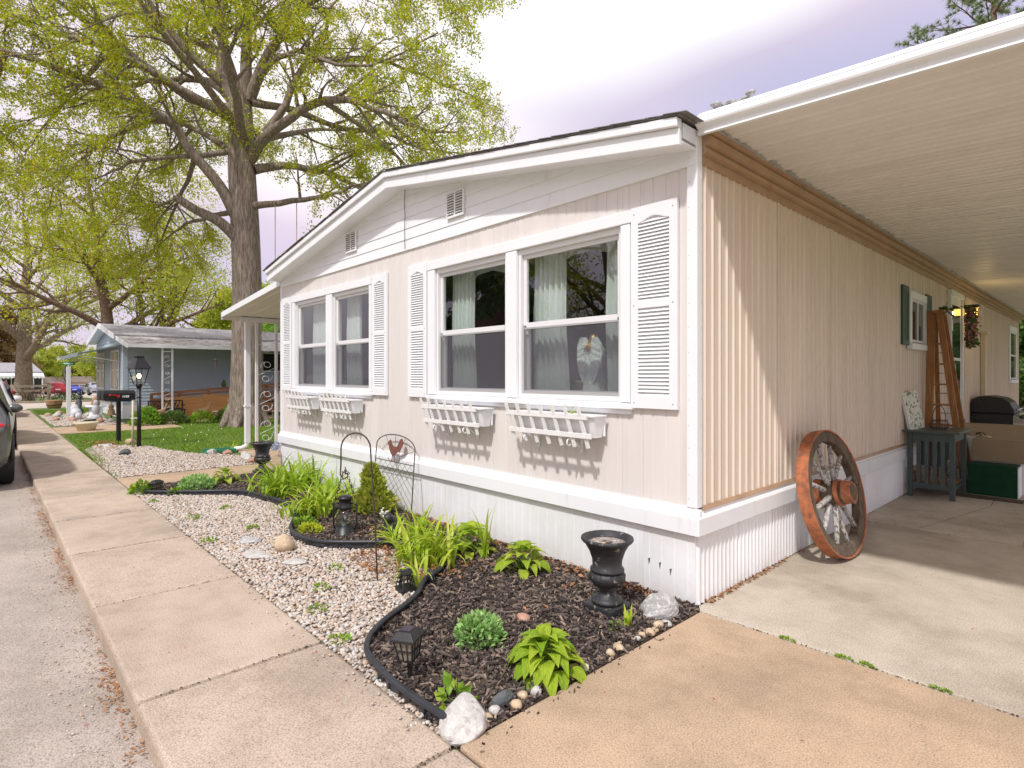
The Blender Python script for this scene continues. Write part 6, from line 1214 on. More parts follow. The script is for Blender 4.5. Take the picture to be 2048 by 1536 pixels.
for s in (-1,1):
    xe = bc+s*(bhw+0.1); ze = 3.55-0.172*(bhw+0.1)
    ro = B().prism([(bc,3.55),(xe,ze),(xe,ze+0.06),(bc,3.61)], 'y', BY-0.32, 14.3).obj('roof', M['roof_grey'], bhs)
    B().prism([(bc,3.42),(xe,ze-0.10),(xe,ze+0.065),(bc,3.615)], 'y', BY-0.36, BY-0.322).obj('rake_board', M['white'], bhs)
    B().prism([(bc,3.50),(xe,ze-0.02),(xe,ze-0.004),(bc,3.54)], 'y', BY-0.32, BY).obj('soffit', M['white'], bhs)
pz = lambda x: 2.93-0.168*(x-BX1)
B().prism([(BX1+0.15,pz(BX1)-0.03),(-19.8,pz(-19.8)),(-19.8,pz(-19.8)+0.04),(BX1+0.10,pz(BX1+0.1)+0.05)], 'y', BY-0.25, 14).obj('porch_roof', M['roof_white'], bhs)
B().prism([(-19.82,pz(-19.8)-0.05),(-19.72,pz(-19.8)-0.05),(-19.72,pz(-19.8)+0.05),(-19.82,pz(-19.8)+0.05)], 'y', BY-0.27, 14).obj('porch_gutter', M['white'], bhs)
B().prism([(BX1+0.26,pz(BX1+.26)-0.09),(-19.8,pz(-19.8)-0.08),(-19.8,pz(-19.8)+0.055),(BX1+0.26,pz(BX1+.26)+0.055)], 'y', BY-0.285, BY-0.252).obj('porch_rake', M['white'], bhs)
B().ell((-25.6,3.0,3.62),(0.16,0.16,0.05),12,6).obj('roof_vent', M['white'], bhs)
for y_ in (0.84, 1.13, 3.14, 5.6, 8.2):
    B().box(-19.97,-19.92,y_-0.025,y_+0.025,0.0,pz(-19.9)-0.02).obj('porch_post', M['white'], bhs)
scr = B().box(-19.968,-19.922,0.866,1.104,2.34,2.37).obj('scroll_panel', M['white'], bhs)
for q in range(4): scroll(0.866,1.104,0.10+q*0.56,0.60+q*0.56,-19.945,0.008,1 if q % 2 else -1).obj('scrollwork', M['white'], scr)
def win(x0, x1, z0, z1):
    w = B(); y1 = BY-0.03; y0 = BY-0.06
    w.box(x0,x0+0.08,y0,y1,z0,z1); w.box(x1-0.08,x1,y0,y1,z0,z1); w.box(x0+0.08,x1-0.08,y0,y1,z1-0.08,z1); w.box(x0+0.08,x1-0.08,y0,y1,z0,z0+0.08); w.box((x0+x1)/2-0.06,(x0+x1)/2+0.06,y0,y1,z0+0.08,z1-0.08); w.box(x0+0.08,(x0+x1)/2-0.06,y0+0.005,y1,1.72,1.78); w.box((x0+x1)/2+0.06,x1-0.08,y0+0.005,y1,1.72,1.78)
    o = w.obj('window', M['white'], bhs); B().box(x0+0.08,x1-0.08,BY-0.034,BY-0.0305,z0+0.08,z1-0.08).obj('pane', M['dark_glass'], o)
    for k in range(2): B().box(x0+0.1+k*(x1-x0-0.2)*0.5, x0+0.1+k*(x1-x0-0.2)*0.5+(x1-x0)*0.3, BY-0.0345, BY-0.0342, z0+0.1, z1-0.1).obj('drape', M['cream'], o)
win(-24.75,-23.0,0.98,2.50); win(-28.3,-26.5,0.98,2.50)
aw = B().add([(-28.9,BY-0.03,2.62),(-22.6,BY-0.03,2.62),(-22.6,BY-1.25,2.30),(-28.9,BY-1.25,2.30),(-28.9,BY-0.03,2.66),(-22.6,BY-0.03,2.66),(-22.6,BY-1.25,2.34),(-28.9,BY-1.25,2.34)], [(0,3,2,1),(4,5,6,7),(0,1,5,4),(1,2,6,5),(2,3,7,6),(3,0,4,7)]).obj('awning', M['grey_awning'], bhs)
B().box(-28.9,-22.6,BY-1.28,BY-1.252,2.22,2.35).obj('awning_valance', M['grey_awning'], aw)
for x_ in (-28.7,-26.8,-24.8,-22.8): B().tube([(x_,BY-0.03,2.05),(x_,BY-1.2,2.27)],0.018,6).obj('awning_arm', M['white'], aw)
B().box(BX1+0.03,BX1+0.05,4.9,5.9,1.75,2.45).obj('side_window', M['dark_glass'], bhs); so_ = B(); so_.box(BX1+0.051,BX1+0.07,4.83,4.90,1.70,2.5); so_.box(BX1+0.051,BX1+0.07,5.9,5.97,1.70,2.5); so_.box(BX1+0.051,BX1+0.07,4.9,5.9,2.45,2.5); so_.box(BX1+0.051,BX1+0.07,4.9,5.9,1.70,1.75); so_.obj('side_window_frame', M['white'], bhs)
# ramp with plywood side
rm = thing('wheelchair_ramp', 'brown timber ramp with plywood side along the blue house porch', 'ramp', (-20.9,3,0)); RX = -20.62
for k, (a, c, z1) in enumerate(((1.02,2.24,0.80),(2.245,3.46,0.86))): B().box(RX-0.018,RX,a,c,0.01,z1).obj('plywood_sheet', M['ply'], rm)
B().bar((RX-0.02,0.62,0.90),(RX-0.02,6.5,1.34),0.05,0.09,(0,0,1)).obj('top_rail', M['ramp'], rm); B().bar((RX-0.03,1.0,0.82),(RX-0.03,6.5,1.20),0.03,0.07,(0,0,1)).obj('mid_rail', M['ramp'], rm)
for y_ in (0.66,1.5,2.45,3.5,4.5,5.5,6.4): B().box(RX-0.10,RX-0.03,y_-0.045,y_+0.045,0.0,0.88+0.075*(y_-0.62)).obj('ramp_post', M['ramp'], rm)
B().add([(RX-1.25,0.62,0.02),(RX-0.11,0.62,0.02),(RX-0.11,6.5,0.62),(RX-1.25,6.5,0.62),(RX-1.25,0.62,0.06),(RX-0.11,0.62,0.06),(RX-0.11,6.5,0.66),(RX-1.25,6.5,0.66)], [(0,3,2,1),(4,5,6,7),(0,1,5,4),(1,2,6,5),(2,3,7,6),(3,0,4,7)]).obj('deck', M['ramp'], rm)
for k in range(4): B().bar((RX-0.02,3.5,0.18+k*0.21),(RX-0.02,6.4,0.28+k*0.235),0.02,0.13,(0,0,1)).obj('side_board', M['ramp'], rm)
B().box(RX-0.02,RX+0.01,0.62,1.01,0.02,0.76).obj('end_panel', M['ramp'], rm)
# porch ornaments
ben = thing('garden_bench', 'black cast-iron bench with openwork back by the ramp', 'bench', (-20.2,1.0,0)); 
B().box(-20.35,-19.98,0.50,1.55,0.36,0.40).obj('seat', M['bench'], ben)
bk_ = B(); bk_.box(-20.40,-20.36,0.50,1.55,0.66,0.70); bk_.box(-20.40,-20.36,0.50,1.55,0.40,0.43); bk_.box(-20.40,-20.36,0.50,0.54,0.43,0.66); bk_.box(-20.40,-20.36,1.51,1.55,0.43,0.66); g = random.Random(4)
for k in range(9): yk = 0.60+k*0.1; bk_.tube([(-20.38,yk-0.05,0.43),(-20.38,yk+g.uniform(-.03,.03),0.53),(-20.38,yk+0.05,0.66)],0.012,5); bk_.ell((-20.38,yk,0.50+0.08*(k % 2)),(0.012,0.035,0.03),8,6)
bk_.obj('openwork_back', M['bench'], ben)
for y_ in (0.52,1.49): B().box(-20.36,-20.32,y_,y_+0.04,0.0,0.37).obj('leg', M['bench'], ben); B().box(-20.02,-19.98,y_,y_+0.04,0.0,0.37).obj('leg', M['bench'], ben); B().box(-20.36,-19.98,y_,y_+0.04,0.52,0.55).obj('arm', M['bench'], ben)
def deer(label, c, rz, s):
    t = thing('deer_statue', label, 'statue', c); Mx = Matrix.Translation(Vector(c)) @ Matrix.Rotation(rz,4,'Z') @ Matrix.Scale(s,4)
    me = bpy.data.meshes.new('deer_body'); P = [(0,0,.42),(-.22,0,.42),(-.34,0,.43),(.18,0,.44),(.27,0,.54),(.33,0,.67),(.37,0,.74),(.46,0,.71),(.20,.06,.36),(.21,.06,.20),(.21,.06,0),(.20,-.06,.36),(.19,-.06,.20),(.20,-.06,0),(-.27,.06,.36),(-.30,.06,.20),(-.27,.06,0),(-.27,-.06,.36),(-.33,-.06,.20),(-.31,-.06,0),(-.40,0,.40),(.36,.05,.80),(.36,-.05,.80)]
    E = [(0,1),(1,2),(0,3),(3,4),(4,5),(5,6),(6,7),(3,8),(8,9),(9,10),(3,11),(11,12),(12,13),(2,14),(14,15),(15,16),(2,17),(17,18),(18,19),(2,20),(6,21),(6,22)]
    rad = [.11,.105,.10,.10,.07,.05,.05,.026,.05,.026,.02,.05,.026,.02,.06,.028,.02,.06,.028,.02,.025,.016,.016]
    me.from_pydata(P, E, []); o = bpy.data.objects.new('body', me); COL.objects.link(o); sk = o.modifiers.new('skin','SKIN'); sv = me.skin_vertices[0].data
    for i, r_ in enumerate(rad): sv[i].radius = (r_, r_)
    sv[0].use_root = True; su = o.modifiers.new('sub','SUBSURF'); su.levels = 1; su.render_levels = 1
    dg = bpy.context.evaluated_depsgraph_get(); m2 = bpy.data.meshes.new_from_object(o.evaluated_get(dg)); bpy.data.objects.remove(o); m2.name = 'deer_body'
    for p_ in m2.polygons: p_.use_smooth = True
    m2.materials.clear(); m2.materials.append(M['deer']); m2.transform(Matrix.Translation(-Vector(c)) @ Mx); share(m2, 'body', t, Matrix.Identity(4))
deer('tan deer statue standing right of the bench', (-19.95,2.05,0.0), R(90), 0.78)
deer('tan deer statue standing in front of the bench', (-19.55,0.62,0.0), R(100), 0.78)
sto = thing('wooden_tub', 'grey wooden tub on the porch right of the standing deer', 'planter', (-19.95,2.55,0)); B().lathe([(0.13,0.0),(0.15,0.25),(0.19,0.26),(0.19,0.30),(0.16,0.30)],14,(-19.95,2.55,0)).obj('tub_body', M['rail_wood'], sto)
chm = thing('wind_chime', 'purple wind chime hanging under the blue house porch roof', 'wind chime', (-20.5,2.62,1.75)); B().tube([(-20.5,2.62,2.18),(-20.5,2.62,2.50)],0.004,4).obj('cord', M['rubber'], chm); B().ell((-20.5,2.62,2.15),(0.07,0.07,0.06),10,6).obj('dome', M['steel'], chm)
for k in range(5): a = k*1.257; B().tube([(-20.5+0.055*math.cos(a),2.62+0.055*math.sin(a),2.11),(-20.5+0.055*math.cos(a),2.62+0.055*math.sin(a),1.85-0.03*k)],0.012,6).obj('chime_tube', M['purple'] if k % 2 else M['steel'], chm)
jr = thing('green_jug', 'green jug standing on the ramp rail', 'jug', (-20.64,2.95,1.13)); B().lathe([(0.05,0.0),(0.09,0.07),(0.07,0.16),(0.03,0.22),(0.04,0.26),(0.02,0.26)],14,(-20.64,2.95,1.13)).obj('jug_body', M['leaf_mid'], jr)
bl = thing('bell_ornament', 'brown bell ornament on a stand at the blue house corner', 'ornament', (-21.6,-0.35,0)); c = (-21.6,-0.35,0)
B().lathe([(0.10,0.0),(0.10,0.02),(0.02,0.04),(0.02,0.18)],12,c).obj('stand', M['iron'], bl); B().lathe([(0.15,0.19),(0.15,0.21),(0.11,0.26),(0.10,0.38),(0.06,0.42),(0.085,0.47),(0.06,0.54),(0.015,0.58),(0.015,0.64)],16,c).obj('bell', M['deer'], bl)
# gravel garden statues
def lump(name, label, parts, mat, cat, loc):
    b = B(); g = random.Random(hash(label) % 1000 if False else len(label))
    for cc, r_ in parts: b.ell((loc[0]+cc[0],loc[1]+cc[1],loc[2]+cc[2]), r_, 12, 8, 0.06, g)
    o = b.obj(name, mat); origin_to(o, loc); return tag(o, label, cat)
lump('lion_statue', 'pale grey reclining animal statue on the neighbour gravel', [((0,0,.22),(.34,.17,.17)),((-.30,0,.34),(.15,.14,.17)),((.34,.05,.12),(.10,.10,.12)),((-.25,.1,.08),(.08,.07,.10)),((.22,-.12,.08),(.08,.07,.10)),((-.40,0,.30),(.08,.08,.07))], M['statue'], 'statue', (-23.4,-1.15,0))
lump('garden_figure', 'tall pale figure statue right of the reclining animal', [((0,0,.12),(.20,.18,.14)),((.02,0,.38),(.13,.12,.22)),((.04,0,.62),(.08,.08,.10)),((-.10,.05,.40),(.06,.06,.15))], M['statue'], 'statue', (-21.85,-0.75,0))
lump('garden_figure', 'dark and blue garden figure behind the reclining animal', [((0,0,.15),(.15,.15,.17)),((0,0,.45),(.12,.11,.22)),((0,.02,.72),(.09,.09,.11)),((.05,0,.86),(.05,.05,.06)),((.16,0,.36),(.06,.06,.16))], M['rock_dark'], 'statue', (-25.6,-0.85,0))
pdl = thing('pedestal_planter', 'white pedestal with a terracotta lighthouse planter by the blue house', 'planter', (-23.6,-0.55,0)); B().lathe([(0.26,0.0),(0.26,0.05),(0.20,0.08),(0.20,0.36),(0.32,0.40),(0.32,0.46)],14,(-23.6,-0.55,0)).obj('pedestal', M['white'], pdl); B().lathe([(0.12,0.461),(0.15,0.50),(0.11,0.62),(0.13,0.64),(0.07,0.74),(0.02,0.80)],12,(-23.6,-0.55,0)).obj('ornament', M['pot'], pdl)
ptw = thing('stone_planter', 'pale stone planter at the lawn end of the neighbour path', 'planter', (-17.95,-1.42,0)); B().lathe([(0.20,0.0),(0.26,0.16),(0.30,0.20),(0.30,0.24),(0.25,0.23)],16,(-17.95,-1.42,0)).obj('planter_body', M['cream'], ptw)
hs = B(); g = random.Random(6)
for k in range(5): hs.tube([(-20.0-1.6*u+0.12*math.sin(9*u+k), -1.45+1.15*u*0.5+0.10*math.sin(6*u+2*k), 0.03+0.02*k*0.5) for u in [i/24 for i in range(25)]],0.022,6)
tag(hs.obj('garden_hose', M['rubber']), 'dark garden hose lying in loops along the neighbour gravel edge', 'hose')
for i, (x_, y_, r_, s_) in enumerate([(-25.0,-1.55,.16,1),(-22.9,-0.6,.15,2),(-22.4,-1.3,.14,3),(-24.3,-0.7,.18,4),(-26.3,-1.4,.17,5),(-20.9,-0.75,.16,6),(-21.0,-0.45,.13,7),(-26.0,-1.75,.13,8),(-23.0,-1.7,.12,9)]):
    rock('garden_rock', 'pale rock among the ornaments of the neighbour gravel garden', (x_,y_,r_*0.4), (r_,r_*0.8,r_*0.7), M[('rock_white','rock_tan','rock_pink')[i % 3]], 400+i, 10, 7, 0.12, 'rocks in the neighbour gravel garden')
tuft('bush', 'low green foliage in front of the bench left of the scroll post', (-18.9,0.2,0), (0.42,0.40,0.52), 800, 0.13, 401, M['leaf_bright'], cat='bush')
tuft('bush', 'shaggy green foliage at the lawn edge under the scroll post', (-18.85,0.95,0), (0.42,0.40,0.38), 700, 0.10, 402, M['leaf_mid'], cat='bush')
tuft('bush', 'low green plants in front of the standing deer', (-18.8,1.75,0), (0.42,0.40,0.34), 600, 0.09, 403, M['weed'], cat='bush')
tuft('bush', 'low green plants in front of the wooden tub', (-18.75,2.55,0), (0.40,0.4,0.40), 600, 0.09, 404, M['leaf_mid'], cat='bush')
tuft('bush', 'round bright shrub against the foot of the big oak', (-18.1,2.62,0), (0.40,0.40,0.85), 1300, 0.09, 405, M['leaf_bright'], cat='bush')
# adirondack chair peeking behind the oak and lit flower
adc = thing('wooden_chair', 'pale wooden lawn chair behind the oak trunk', 'chair', (-18.6,4.35,0)); B().bar((-18.6,4.35,0.25),(-18.75,4.5,0.95),0.5,0.03,(1,0,0.2)).obj('backrest', M['rail_wood'], adc); B().box(-18.8,-18.3,4.0,4.4,0.26,0.30).obj('seat', M['rail_wood'], adc)
for x_, y_ in ((-18.78,4.02),(-18.34,4.02),(-18.78,4.36),(-18.34,4.36)): B().box(x_,x_+0.05,y_,y_+0.05,0,0.26).obj('leg', M['rail_wood'], adc)
# white wrought-iron chair on the porch of the home
wc_ = thing('wrought_iron_chair', 'white wrought-iron chair with curled back on the small porch', 'chair', (-9.0,0.85,0)); cc = Vector((-9.0,0.85,0)); e1 = Vector((0.68,0.73,0)); e2 = Vector((-0.73,0.68,0))
def CP(u, v, z): return cc + e1*u + e2*v + Vector((0,0,z))
B().tube([CP(0.20*math.cos(a),0.20*math.sin(a),0.45) for a in [i*math.pi/10 for i in range(20)]],0.013,6,closed=True).obj('seat_ring', M['white'], wc_); B().lathe([(0.19,0.445),(0.17,0.452),(0.02,0.452)],20,tuple(cc)).obj('seat', M['white'], wc_)
for u, v in ((-.17,-.12),(.17,-.12),(-.17,.14),(.17,.14)): B().tube([CP(u,v,0.45),CP(u*1.05,v*1.05,0.2),CP(u*1.25,v*1.25,0.0)],0.011,6).obj('leg', M['white'], wc_)
B().tube([CP(-0.2,0.12,0.45),CP(-0.21,0.16,0.7),CP(-0.16,0.19,0.86),CP(0,0.2,0.80),CP(0.16,0.19,0.86),CP(0.21,0.16,0.7),CP(0.2,0.12,0.45)],0.010,6).obj('back_frame', M['white'], wc_)
for s in (-1,1): B().tube([CP(s*(0.085+0.07*math.cos(a)),0.19,0.78+0.07*math.sin(a)) for a in [i*math.pi/8 for i in range(16)]],0.009,6,closed=True).obj('back_ring', M['white'], wc_); B().tube([CP(0,0.2,0.80),CP(s*0.005,0.19,0.70),CP(s*0.06,0.17,0.62),CP(s*0.05,0.15,0.54),CP(s*0.12,0.14,0.46)],0.009,6).obj('back_scroll', M['white'], wc_)
tuft('hydrangea', 'pale blue flower bunch under the white wrought-iron chair', (-9.05,0.62,0.12), (0.16,0.14,0.16), 260, 0.05, 420, M['flower_blue'], cat='flowers')
stk = np.random.default_rng(3); V = []; n = 26
o = straps('cut_stems', 'pale dry stems lying on the lawn behind the green tray', (-10.9,0.35,0.0), 16, 0.30, 45, M['lily'], 1.0, 0.008, 0.12)

# ================================================================== VEHICLES
def car(name, label, loc, rz, paint, kind='suv', group=None):
    t = thing(name, label, 'car', loc, group); Mx = Matrix.Translation(Vector(loc)) @ Matrix.Rotation(rz,4,'Z')
    if kind == 'suv': ST = [(0.0,.42,.62,.80,.80,.84),(0.06,.32,.80,1.00,.90,.90),(0.20,.26,.90,1.02,.92,1.42),(0.50,.24,.92,1.04,.925,1.62),(1.2,.22,.925,1.02,.925,1.69),(2.2,.22,.925,1.00,.925,1.68),(2.75,.22,.925,0.99,.92,1.55),(3.25,.22,.925,0.98,.91,1.08),(3.7,.24,.915,0.94,.90,.99),(4.25,.28,.88,0.84,.85,.90),(4.52,.34,.80,0.70,.76,.74),(4.6,.42,.66,0.60,.62,.62)]
    else: ST = [(0.0,.42,.62,.76,.78,.80),(0.06,.32,.78,.92,.86,.93),(0.35,.26,.88,.95,.88,.99),(0.75,.24,.90,.95,.89,1.05),(1.35,.22,.905,.94,.89,1.38),(2.2,.22,.905,.93,.89,1.44),(2.7,.22,.905,.92,.89,1.36),(3.35,.22,.90,.90,.88,.97),(4.0,.25,.88,.86,.85,.90),(4.4,.32,.80,.72,.74,.76),(4.5,.42,.64,.60,.60,.62)]
    vs = []; k = 12
    for (x, zb, hw, zs, hs, zt) in ST:
        rw = hs*(0.97 if zt-zs < 0.12 else 0.80 if kind == 'suv' else 0.72)
        half = [(0,zb),(hw*0.82,zb),(hw*0.97,zb+0.08),(hw,(zb+zs)/2),(hs,zs),(rw*0.98+(hs-rw)*0.12,zs+(zt-zs)*0.86),(rw*0.75,zt),(0,zt+0.02)]
        ring = half + [(-y,z) for y, z in half[-2:0:-1]]; k = len(ring); vs += [(-x, y, z) for y, z in ring]
    fs = [(i*k+j, i*k+(j+1) % k, (i+1)*k+(j+1) % k, (i+1)*k+j) for i in range(len(ST)-1) for j in range(k)]
    fs += [tuple(range(k)), tuple(range(len(ST)*k-1,(len(ST)-1)*k-1,-1))]
    b = B(); b.add(vs, fs, True); b.xf(Mx); body = b.obj('body', M[paint], t); sf = body.modifiers.new('sub','SUBSURF'); sf.levels = 1; sf.render_levels = 1
    cab = [s for s in ST if s[5]-s[3] > 0.25]
    for sgn in (-1,1):
        g_ = B(); w_ = []
        for (x, zb, hw, zs, hs, zt) in cab:
            rw = hs*(0.80 if kind == 'suv' else 0.72); y0 = hs+0.006; y1 = rw*0.98+(hs-rw)*0.12+0.012; za_, zb_ = zs+0.05, zs+(zt-zs)*0.80
            f = 0.80/0.86; w_ += [(-x, sgn*(y0+(y1-y0)*0.08), za_), (-x, sgn*(y0+(y1-y0)*f+0.004), zb_)]
        n_ = len(cab); g_.add(w_, [(2*i,2*i+2,2*i+3,2*i+1) for i in range(n_-1)]); o_ = g_.xf(Mx).obj('side_glass', M['dark_glass'], t); s2 = o_.modifiers.new('s','SOLIDIFY'); s2.thickness = 0.012; s2.offset = 0
        B().ell((-ST[-4][0]+0.28, sgn*1.03, 1.04 if kind == 'suv' else 0.97),(0.07,0.12,0.085),12,8).xf(Mx).obj('mirror', M[paint], t); B().bar((-ST[-4][0]+0.25,sgn*0.86,0.98),(-ST[-4][0]+0.26,sgn*0.98,1.0),0.05,0.05).xf(Mx).obj('mirror_arm', M['black'], t)
        for xw in (0.82, 3.62):
            R_ = 0.355 if kind == 'suv' else 0.325; wh = B(); ring = []
            def tyre(d): return [(R_*0.66,-0.11),(R_*0.9,-0.115),(R_*0.985,-0.085),(R_,-0.03),(R_,0.03),(R_*0.985,0.085),(R_*0.9,0.115),(R_*0.66,0.11)]
            n_ = 28; pr_ = tyre(0); vv = []
            for q in range(n_):
                a = 2*math.pi*q/n_; vv += [(-xw+r_*math.cos(a), sgn*0.83+y_, R_+r_*math.sin(a)) for r_, y_ in pr_]
            m_ = len(pr_); ff = [(q*m_+e, q*m_+(e+1) % m_, ((q+1) % n_)*m_+(e+1) % m_, ((q+1) % n_)*m_+e) for q in range(n_) for e in range(m_)]
            wh.add(vv, ff, True); wo = wh.xf(Mx).obj('wheel', M['rubber'], t)
            rb = B(); rb.tube([(-xw,sgn*0.80,R_),(-xw,sgn*0.935,R_)],0.06,12)
            for q in range(5): a = q*1.2566; rb.bar((-xw,sgn*0.925,R_),(-xw+R_*0.64*math.cos(a),sgn*0.92,R_+R_*0.64*math.sin(a)),0.05,0.02,(0,1,0))
            rb.tube([(-xw+R_*0.64*math.cos(a),sgn*0.92,R_+R_*0.64*math.sin(a)) for a in [i*math.pi/12 for i in range(24)]],0.016,6,closed=True); rb.xf(Mx).obj('rim', M['chrome'], wo)
            B().tube([(-xw,sgn*0.60,R_),(-xw,sgn*0.83,R_)],R_*0.65,20).xf(Mx).obj('wheel_back', M['black'], wo)
            fl2 = []
            B().tube([(-xw+(R_+0.045)*math.cos(a), sgn*0.918, R_+(R_+0.045)*math.sin(a)) for a in [math.pi*(0.04+0.92*i/14) for i in range(15)]],0.028,6).xf(Mx).obj('arch_trim', M['black'], t)
        B().ell((-0.13,sgn*0.76,0.93 if kind == 'suv' else 0.86),(0.09,0.12,0.06),12,8).xf(Mx).obj('tail_light', M['tail'], t); B().ell((-ST[-1][0]+0.17,sgn*0.62,0.70),(0.10,0.16,0.07),12,8).xf(Mx).obj('headlight', M['chrome'], t)
    z0, z1, xa, xb = (1.10,1.48,-0.13,-0.32) if kind == 'suv' else (1.03,1.34,-0.62,-1.25)
    if kind == 'suv': B().add([(xa-0.0,-0.70,z0),(xa,0.70,z0),(xb,0.60,z1),(xb,-0.60,z1)],[(0,1,2,3)]).xf(Mx).obj('rear_glass', M['dark_glass'], t).modifiers.new('s','SOLIDIFY').thickness = 0.05
    else: B().add([(-0.78,-0.62,1.075),(-0.78,0.62,1.075),(-1.33,0.52,1.375),(-1.33,-0.52,1.375)],[(0,1,2,3)]).xf(Mx).obj('rear_glass', M['dark_glass'], t).modifiers.new('s','SOLIDIFY').thickness = 0.03
    B().box(0.0,0.03,-0.26,0.26,0.70,0.82).xf(Mx).obj('licence_plate', M['white'], t); B().box(-0.05,0.02,-0.72,0.72,0.38,0.50).xf(Mx).obj('bumper_trim', M['black'], t, 0.02)
    return t
car('parked_car', 'dark grey SUV parked along the sidewalk kerb at the left edge', (-8.92,-4.13,-0.11), 0, 'car_grey', 'suv', 'cars parked along the kerb')
car('parked_car', 'white SUV parked just ahead of the dark grey one', (-14.72,-3.93,-0.11), 0, 'car_white', 'suv', 'cars parked along the kerb')
car('parked_car', 'red car parked ahead of the white SUV', (-25.6,-3.74,-0.11), 0, 'car_red', 'sedan', 'cars parked along the kerb')
car('parked_car', 'blue sedan parked beyond the cross street near the bus', (-98.5,5.7,gz(-99)+0.02), 0.03, 'car_blue', 'sedan', 'cars beyond the cross street')
car('parked_car', 'dark red SUV parked left of the blue sedan', (-92,3.4,gz(-92)+0.02), 0.05, 'car_red', 'suv', 'cars beyond the cross street')
car('parked_car', 'silver car half hidden by the blue house wall', (-74.5,5.75,gz(-75)+0.02), 0.1, 'car_silver', 'sedan', 'cars beyond the cross street')
bs = thing('school_bus', 'yellow school bus parked far away beyond the cross street', 'bus', (-139,10.9,gz(-139)+0.02)); bz = gz(-139)+0.02; bx, by = -139, 10.9
Mb = Matrix.Translation((bx,by,bz)) @ Matrix.Rotation(R(14),4,'Z')
pr_ = [(-1.2,0.55),(1.2,0.55),(1.22,2.5),(1.05,2.9),(0.6,3.08),(0,3.12),(-0.6,3.08),(-1.05,2.9),(-1.22,2.5)]
B().prism(pr_, 'x', -8.5, 0.0).xf(Mb).obj('body', M['bus'], bs, 0.03); B().prism([(-1.1,0.5),(1.1,0.5),(1.1,1.35),(0.8,1.6),(-0.8,1.6),(-1.1,1.35)], 'x', 0.0, 1.2).xf(Mb).obj('hood', M['bus'], bs, 0.06)
B().box(1.2,1.24,-0.75,0.75,0.75,1.15).xf(Mb).obj('grille', M['black'], bs); B().box(1.2,1.35,-1.15,1.15,0.42,0.68).xf(Mb).obj('bumper', M['black'], bs); B().box(0.005,0.03,-0.95,0.95,1.65,2.38).xf(Mb).obj('windshield', M['dark_glass'], bs)
for s in (-1,1):
    B().box(0.0,0.2,s*1.3-0.12,s*1.3+0.12,1.75,2.15).xf(Mb).obj('mirror', M['black'], bs); B().ell((1.24,s*0.9,0.95),(0.04,0.12,0.12),10,6).xf(Mb).obj('headlight', M['white'], bs)
    for xw in (0.5,-5.8): B().tube([(xw,s*0.85,0.45),(xw,s*1.15,0.45)],0.45,18).xf(Mb).obj('wheel', M['rubber'], bs)
    for k in range(8): B().box(-1.3-k*0.85-0.6,-1.3-k*0.85,s*1.222-0.01,s*1.222+0.01,1.75,2.35).xf(Mb).obj('side_window', M['dark_glass'], bs)
def text(body, size, Mx, mat, parent, name='lettering'):
    cu_ = bpy.data.curves.new(name, 'FONT'); cu_.body = body; cu_.size = size; cu_.align_x = 'CENTER'; cu_.align_y = 'CENTER'; cu_.extrude = 0.004; o = bpy.data.objects.new(name, cu_); COL.objects.link(o)
    me = bpy.data.meshes.new_from_object(o.evaluated_get(bpy.context.evaluated_depsgraph_get())); bpy.data.objects.remove(o); me.transform(Matrix.Translation(-parent.location) @ Mx); me.materials.clear(); me.materials.append(mat); me.name = name
    return share(me, name, parent, Matrix.Identity(4))
text('SCHOOL BUS', 0.34, Mb @ Matrix.Translation((0.03,0,2.68)) @ Matrix.Rotation(R(90),4,'Z') @ Matrix.Rotation(R(90),4,'X'), M['black'], bs)

# ================================================================== FAR STREET FURNITURE AND HOUSES
sg = thing('street_sign', 'green street name sign on a white square post', 'sign', (-26.56,-1.08,0)); B().box(-26.63,-26.49,-1.15,-1.01,-0.03,1.90).obj('post', M['white'], sg, 0.01); B().tube([(-26.56,-1.08,1.90),(-26.56,-1.08,1.96)],0.03,8).obj('bracket', M['steel'], sg)
sa_ = R(43); Ms = Matrix.Translation((-26.56,-1.08,2.03)) @ Matrix.Rotation(sa_,4,'Z'); B().box(-0.27,0.27,-0.006,0.006,-0.065,0.065).xf(Ms).obj('sign_plate', M['sign_green'], sg, 0.004)
b = B(); g = random.Random(12)
for k in range(14):
    if k == 10: continue
    xk = -0.20+k*0.029; b.box(xk,xk+0.018,-0.0085,-0.0062,-0.026,-0.026+g.choice((0.036,0.05,0.05)))
b.xf(Ms).obj('lettering', M['white'], sg)
brl = thing('barrel_planter', 'wooden half-barrel planter at the sidewalk corner', 'planter', (-33.0,-1.08,-0.03)); B().lathe([(0.24,0.0),(0.30,0.16),(0.33,0.36),(0.34,0.40),(0.30,0.40),(0.28,0.34)],18,(-33.0,-1.08,-0.03)).obj('barrel_body', M['pot'], brl); B().lathe([(0.302,0.15),(0.308,0.15),(0.312,0.19),(0.306,0.19)],18,(-33.0,-1.08,-0.03)).obj('hoop', M['iron'], brl)
fn_ = thing('rail_fence', 'weathered split-rail fence section with one fallen rail across the street', 'fence', (-44.6,-1.2,-0.15)); B().box(-44.75,-44.55,-0.62,-0.42,-0.16,0.98).obj('post', M['rail_wood'], fn_); B().bar((-44.6,-2.6,0.55),(-44.65,-0.5,0.62),0.08,0.13).obj('rail', M['rail_wood'], fn_); B().bar((-44.6,-2.4,0.86),(-44.65,-0.5,0.90),0.08,0.13).obj('rail', M['rail_wood'], fn_); B().bar((-44.2,-1.75,-0.12),(-44.6,-2.35,0.98),0.10,0.13).obj('fallen_rail', M['rail_wood'], fn_)
